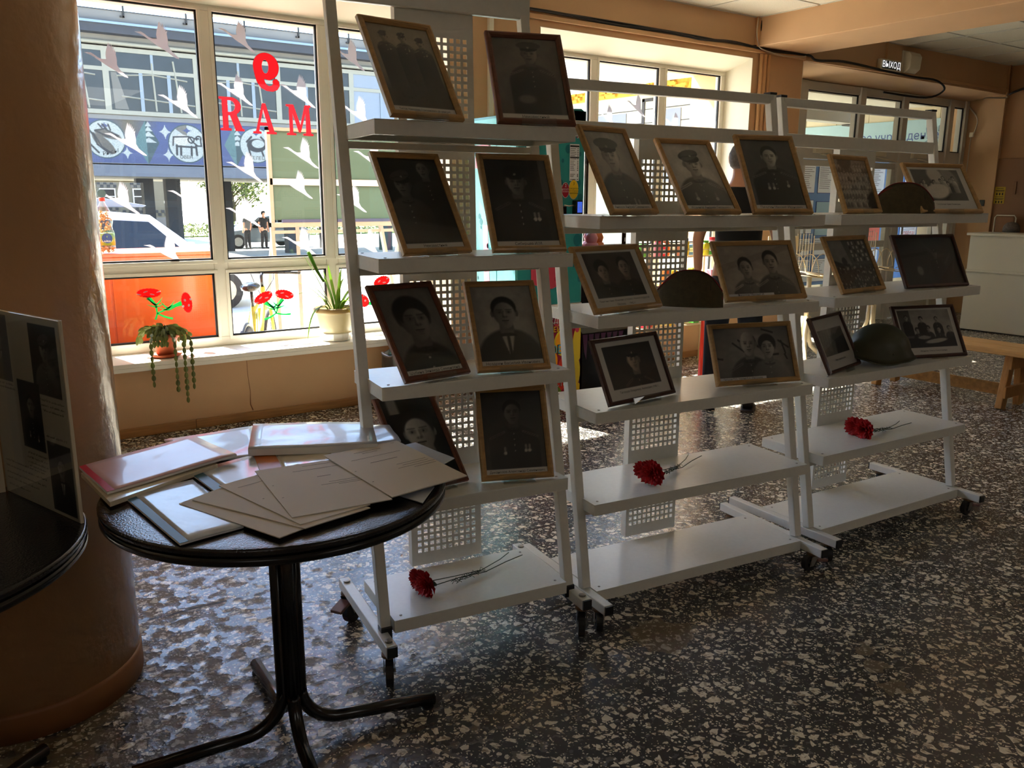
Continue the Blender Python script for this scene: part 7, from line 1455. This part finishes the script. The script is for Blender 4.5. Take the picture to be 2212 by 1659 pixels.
# low house farther back with tiled window surrounds
hs = thing('far_house', 'beige house with chequered tile window surrounds under the building across', 'house', (0, 46, 0)); s46 = 51.57/50.57
m = MB(); m.box(-6, 0, -1.2, 11.9, 6, 6); obj('wall', m, 'plaster_beige', hs)
m = MB(); m.box(-6, -.05, -1.2, 11.95, .1, .12); obj('base_course', m, 'concrete', hs)
for (xa, xb) in ((8.55, 9.25), (10.25, 11.0), (6.6, 7.3), (4.8, 5.5)):
    m = MB(); z0, z1 = .95, 1.78
    for q in ((xa-.06, z0-.06, xb+.06, z0), (xa-.06, z1, xb+.06, z1+.06), (xa-.06, z0, xa, z1), (xb, z0, xb+.06, z1), (xa, 1.38, xb, 1.43)): m.box(q[0], -.06, q[1], q[2], .0, q[3])
    wf = obj('window_frame', m, 'porch_white', hs)
    for (a, b) in ((z0, 1.38), (1.43, z1)): q = MB(); q.box(xa, -.03, a, xb, -.01, b); obj('pane', q, 'dark_pane', wf)
    for k in range(6):
        for (zz, o_) in ((z1+.10, 0), (z1+.26, 1), (z0-.30, 0), (z0-.46, 1)):
            q = MB(); w_ = (xb-xa+.3)/6; q.box(xa-.15+k*w_, -.02, zz, xa-.15+(k+1)*w_-.01, 0, zz+.15); obj('tile', q, 'tile_dark' if (k+o_) % 2 else 'tile_pale', hs)
for k in range(14): q = MB(); q.box(9.6+k*.17, -.03, .50-.17*(k % 2), 9.6+k*.17+.16, 0, .66-.17*(k % 2)); obj('tile', q, 'tile_dark', hs)
m = MB(); m.box(9.0, -2.5, -1.1, 12.0, -2.4, .30); o = obj('low_wall', m, 'concrete'); o.location = (0, 46, 0); tag(o, 'low grey wall in front of the beige house', 'wall')
# trees, hedge, lamp
def leafcloud(mb, c, rx, rz, n, size, R_):
    for _ in range(n):
        a, b_ = R_.uniform(0, 6.28), R_.uniform(-1, 1); q = R_.random()**.4; x = c[0]+rx*q*math.sqrt(1-b_*b_)*math.cos(a); y = c[1]+rx*q*math.sqrt(1-b_*b_)*math.sin(a); z = c[2]+rz*q*b_
        u = Vector((R_.gauss(0, 1), R_.gauss(0, 1), R_.gauss(0, 1))).normalized(); v = u.orthogonal().normalized(); s = size*R_.uniform(.6, 1.4); p = Vector((x, y, z))
        mb.add([p-u*s, p-v*s*.5, p+u*s, p+v*s*.5], [(0, 1, 2, 3)])
def tree_(x, y, h, r, label, dens, seed, bare=False):
    R_ = random.Random(seed); t = thing('tree', label, 'tree', (x, y, gz(y)), 0, None)
    m = MB(); m.tube([(0, 0, 0), (.1, 0, h*.35), (-.05, 0, h*.6)], [.16, .12, .08], 8)
    for k in range(16): a = R_.uniform(0, 6.28); z = h*R_.uniform(.3, .6); L = r*R_.uniform(.6, 1.2); m.tube([(0, 0, z), (L*.5*math.cos(a), L*.5*math.sin(a), z+L*.4), (L*math.cos(a), L*math.sin(a), z+L*R_.uniform(.5, 1.1))], [.05, .03, .012], 5)
    obj('trunk', m, 'bark', t, smooth=True)
    m = MB()
    for k in range(7): a = R_.uniform(0, 6.28); leafcloud(m, (r*.55*math.cos(a), r*.55*math.sin(a), h*R_.uniform(.5, .85)), r*.6, r*.55, dens//7, .13, R_)
    o = obj('foliage', m, 'tree_leaf', t, norm=False); o['kind'] = 'stuff'
    return t
tree_(16.9, 50, 5.0, 2.0, 'dense yellow-green tree outside, left of the bare one', 1800, 1); tree_(20.0, 57, 5.6, 2.2, 'sparsely leaved tree with dark branches outside the middle pane', 420, 2)
tree_(14.0, 58, 5.0, 1.6, 'bushy tree glimpsed between the two dark columns', 1100, 3); tree_(23.8, 51, 5.0, 2.2, 'round green tree outside behind the street board', 1300, 6); tree_(28, 58, 5.2, 2.6, 'green tree farthest to the right outside', 1200, 7)
m = MB(); R_ = random.Random(9)
for k in range(26): leafcloud(m, (12.8+k*.9, 47.6, -.55), .55, .45, 110, .10, R_)
o = obj('hedge', m, 'hedge_leaf', norm=False); tag(o, 'clipped low hedge along the far side of the square', 'hedge')
lm = thing('street_lamp', 'street lamp with two white globes between the dark columns', 'street lamp', (11.2, 41, gz(41)))
m = MB(); m.tube([(0, 0, 0), (0, 0, 2.1)], .05, 8); m.tube([(-.32, 0, 1.95), (0, 0, 1.85), (.32, 0, 2.0)], .025, 6); obj('pole', m, 'gasket', lm)
for x, z in ((-.32, 2.12), (.32, 2.18)): m = MB(); m.lathe([(.001, -.2)]+[(.2*math.sin(a), -.2*math.cos(a)) for a in np.linspace(.2, 2.94, 10)]+[(.001, .2)], 16, (x, 0, z)); obj('globe', m, 'globe_white', lm, smooth=True)
fn = thing('railing', 'white metal railing along the far pavement', 'railing', (15.5, 45, gz(45)))
m = MB()
for z in (.35, .65, .95): m.tube([(0, 0, z), (12, 0, z)], .03, 6)
obj('rail', m, 'porch_white', fn)
for k in range(13): m = MB(); m.tube([(k, 0, 0), (k, 0, 1.0)], .03, 6); obj('post', m, 'porch_white', fn)
# ---- entrance porch on the right, seen through the second window and the doors
pw = MB(); pw.box(8.0, .76, -.3, 8.15, 6.0, 2.82); wp = struct('wall_porch', pw, 'porch_wall')
f = MB(); f.box(7.6, .76, 2.93, 13.2, 6.4, 3.35); struct('roof_porch', f, 'porch_white')
f = MB(); R_ = random.Random(8); f.box(7.93, 2.0, 2.815, 8.16, 5.6, 2.93)
for k in range(60): y = R_.uniform(2.0, 5.5); z = R_.uniform(2.82, 2.92); f.box(7.90+R_.uniform(-.02, .01), y, z-.015, 7.94, y+R_.uniform(.03, .15), z+.02)
obj('foam_seam', f, 'foam_yellow', wp)
f = MB(); f.box(7.94, .76, -.2, 8.0, 2.0, 2.93); obj('corner_post', f, 'porch_white', wp)
f = MB()
for z in (2.62, 2.45, 2.3): f.box(7.992, 2.05, z, 8.0, 6, z+.008)
f.box(7.985, 2.85, 1.9, 8.0, 2.90, 2.76); f.box(7.985, 2.70, 2.72, 8.0, 2.9, 2.76); obj('joint', f, 'concrete_dark', wp)
for (ya, yb) in ((3.2, 3.9), (2.2, 2.65), (4.4, 5.2)): q = MB(); q.box(7.985, ya, 1.7, 8.0, yb, 2.60); obj('window_pane', q, 'panel_blue', wp)
f = MB(); f.box(12.5, .76, -.2, 12.7, 6.0, 3.0); wt = struct('wall_vestibule', f, 'tile_beige')
for k in range(9):
    for j in range(8): q = MB(); q.box(12.488, .80+.575*k, .03+.36*j, 12.5, .80+.575*k+.565, .03+.36*j+.352); obj('tile', q, 'tile_beige', wt)
f = MB(); f.box(7.9, .75, -.05, 12.6, 4.2, 0.0); struct('floor_porch', f, 'tile_beige')
f = MB(); f.box(8.1, .76, 2.84, 12.5, 6.0, 2.93); cv = struct('ceiling_porch', f, 'ceiling_tile')
for k in range(6): q = MB(); q.box(8.1, .9+.6*k, 2.832, 12.5, .905+.6*k, 2.84); obj('joint', q, 't_bar', cv)
# pale blue sign along the tiled wall
sg = thing('institution_sign', 'pale blue institution sign with dark Cyrillic lettering and an emblem on the tiled porch wall', 'sign', (12.488, 0, 0))
m = MB(); m.box(-.022, 1.0, 2.05, -.002, 4.0, 2.665); obj('panel', m, 'board_pale', sg, bevel=.004)
m = MB(); m.text('Муниципальное учреждение', .17, lambda x, y: (-.0235, 3.75-x, 2.43+y), align='LEFT'); m.text('культуры', .13, lambda x, y: (-.0235, 3.2-x, 2.2+y), align='LEFT'); obj('lettering', m, 'board_line', sg, norm=False)
m = MB(); E2 = lambda y, z: (-.024, 1.45-y, 2.42+z)
for pts in ([(-.12, -.10), (.0, -.02), (.14, -.02), (.16, -.08), (.06, -.12), (-.02, -.08)], [(-.08, .02), (-.10, .12), (-.02, .05), (.06, .12), (.05, .0), (-.02, -.02)], [(.09, .06), (.09, .14), (.14, .14), (.14, .11)], [(-.07, .14), (-.03, .17), (.04, .15), (.03, .13), (-.03, .15)]):
    for i in range(len(pts)): a, b = E2(*pts[i]), E2(*pts[(i+1) % len(pts)]); m.bar(a, b, .010, .002)
m.tube([E2(.08+.05*math.cos(t), -.07+.035*math.sin(t)) for t in np.linspace(0, 6.28, 14)], .004, 4); obj('emblem', m, 'board_line', sg)
ac = thing('air_curtain', 'grey air curtain box hanging behind the door transoms', 'heater', (9.5, 1.5, 2.5))
m = MB(); m.box(-.6, 0, .0, 1.12, .22, .15); obj('casing', m, 'pvc_grey', ac, bevel=.01); m = MB(); m.box(1.12, .0, -.02, 1.28, .22, .16); obj('end_cap', m, 'concrete', ac, bevel=.01); m = MB(); m.box(1.24, .1, .0, 1.30, .14, .34); m.tube([(1.28, .12, -.02), (1.27, .12, -.10), (1.30, .12, -.12), (1.32, .12, -.05)], .006, 6); obj('bracket', m, 'zinc', ac)
m = MB(); m.tube([(1.2, .1, .16), (1.3, .1, .24), (1.5, .05, .26), (1.65, .02, .2)], .006, 6); obj('cord', m, 'siren_white', ac, smooth=True)
def board(x, w_, z0, z1, label, sheets):
    t = thing('notice_board', label, 'notice board', (x, 1.5, 0), 0, 'blue notice boards in the porch')
    m = MB(); m.box(0, 0, z0, w_, .03, z1); obj('panel', m, 'blue_board', t, bevel=.004)
    for xx in (.03, w_-.06): m = MB(); m.box(xx, .032, 0, xx+.03, .06, z1); m.box(xx, -.15, 0, xx+.03, .20, .02); obj('leg', m, 'zinc', t)
    R_ = random.Random(int(x*10))
    for (xa, za, xb, zb, col) in sheets:
        m = MB(); m.box(xa-.008, -.004, za-.008, xb+.008, -.001, zb+.008); obj('pocket', m, 'board_line', t); m = MB(); m.box(xa, -.007, za, xb, -.0045, zb); so = obj('sheet', m, col, t)
        if col == 'poster_white':
            m = MB()
            for k in range(int((zb-za)/.028)-1): zz = zb-.03-.026*k; x1 = xa+.02+(xb-xa-.04)*R_.uniform(.5, 1); m.flat([(xa+.02, zz), (x1, zz), (x1, zz+.006), (xa+.02, zz+.006)], lambda a, b: (a, -.0078, b))
            obj('print', m, 'ink_soft', so)
    return t
board(9.50, .78, .35, 2.04, 'tall blue notice board with paper sheets behind the left door', [(.05, 1.58, .32, 1.98, 'poster_white'), (.40, 1.58, .72, 1.98, 'poster_white'), (.05, 1.05, .32, 1.48, 'poster_white'), (.40, 1.02, .72, 1.46, 'board_pale'), (.05, .76, .32, .98, 'poster_white'), (.40, .76, .72, .98, 'poster_white'), (.05, .40, .32, .70, 'poster_white'), (.40, .40, .72, .70, 'poster_white')])
b2 = board(11.0, 1.42, .35, 2.04, 'wide blue notice board with the orange victory poster behind the right doors', [(.04, .92, .42, 1.20, 'poster_orange'), (.04, 1.30, .42, 1.95, 'poster_white'), (.95, .86, 1.38, 1.25, 'poster_white'), (.5, 1.35, .85, 1.9, 'poster_white'), (.95, 1.35, 1.3, 1.9, 'poster_white'), (.04, .45, .42, .8, 'poster_white'), (.5, .45, .85, .8, 'board_pale')])
m = MB(); m.text('80 ЛЕТ', .105, lambda x, y: (1.16+x, -.0082, 1.14+y)); m.text('ПОБЕДА!', .082, lambda x, y: (1.16+x, -.0082, 1.0+y)); obj('lettering', m, 'poster_orange', b2, norm=False)
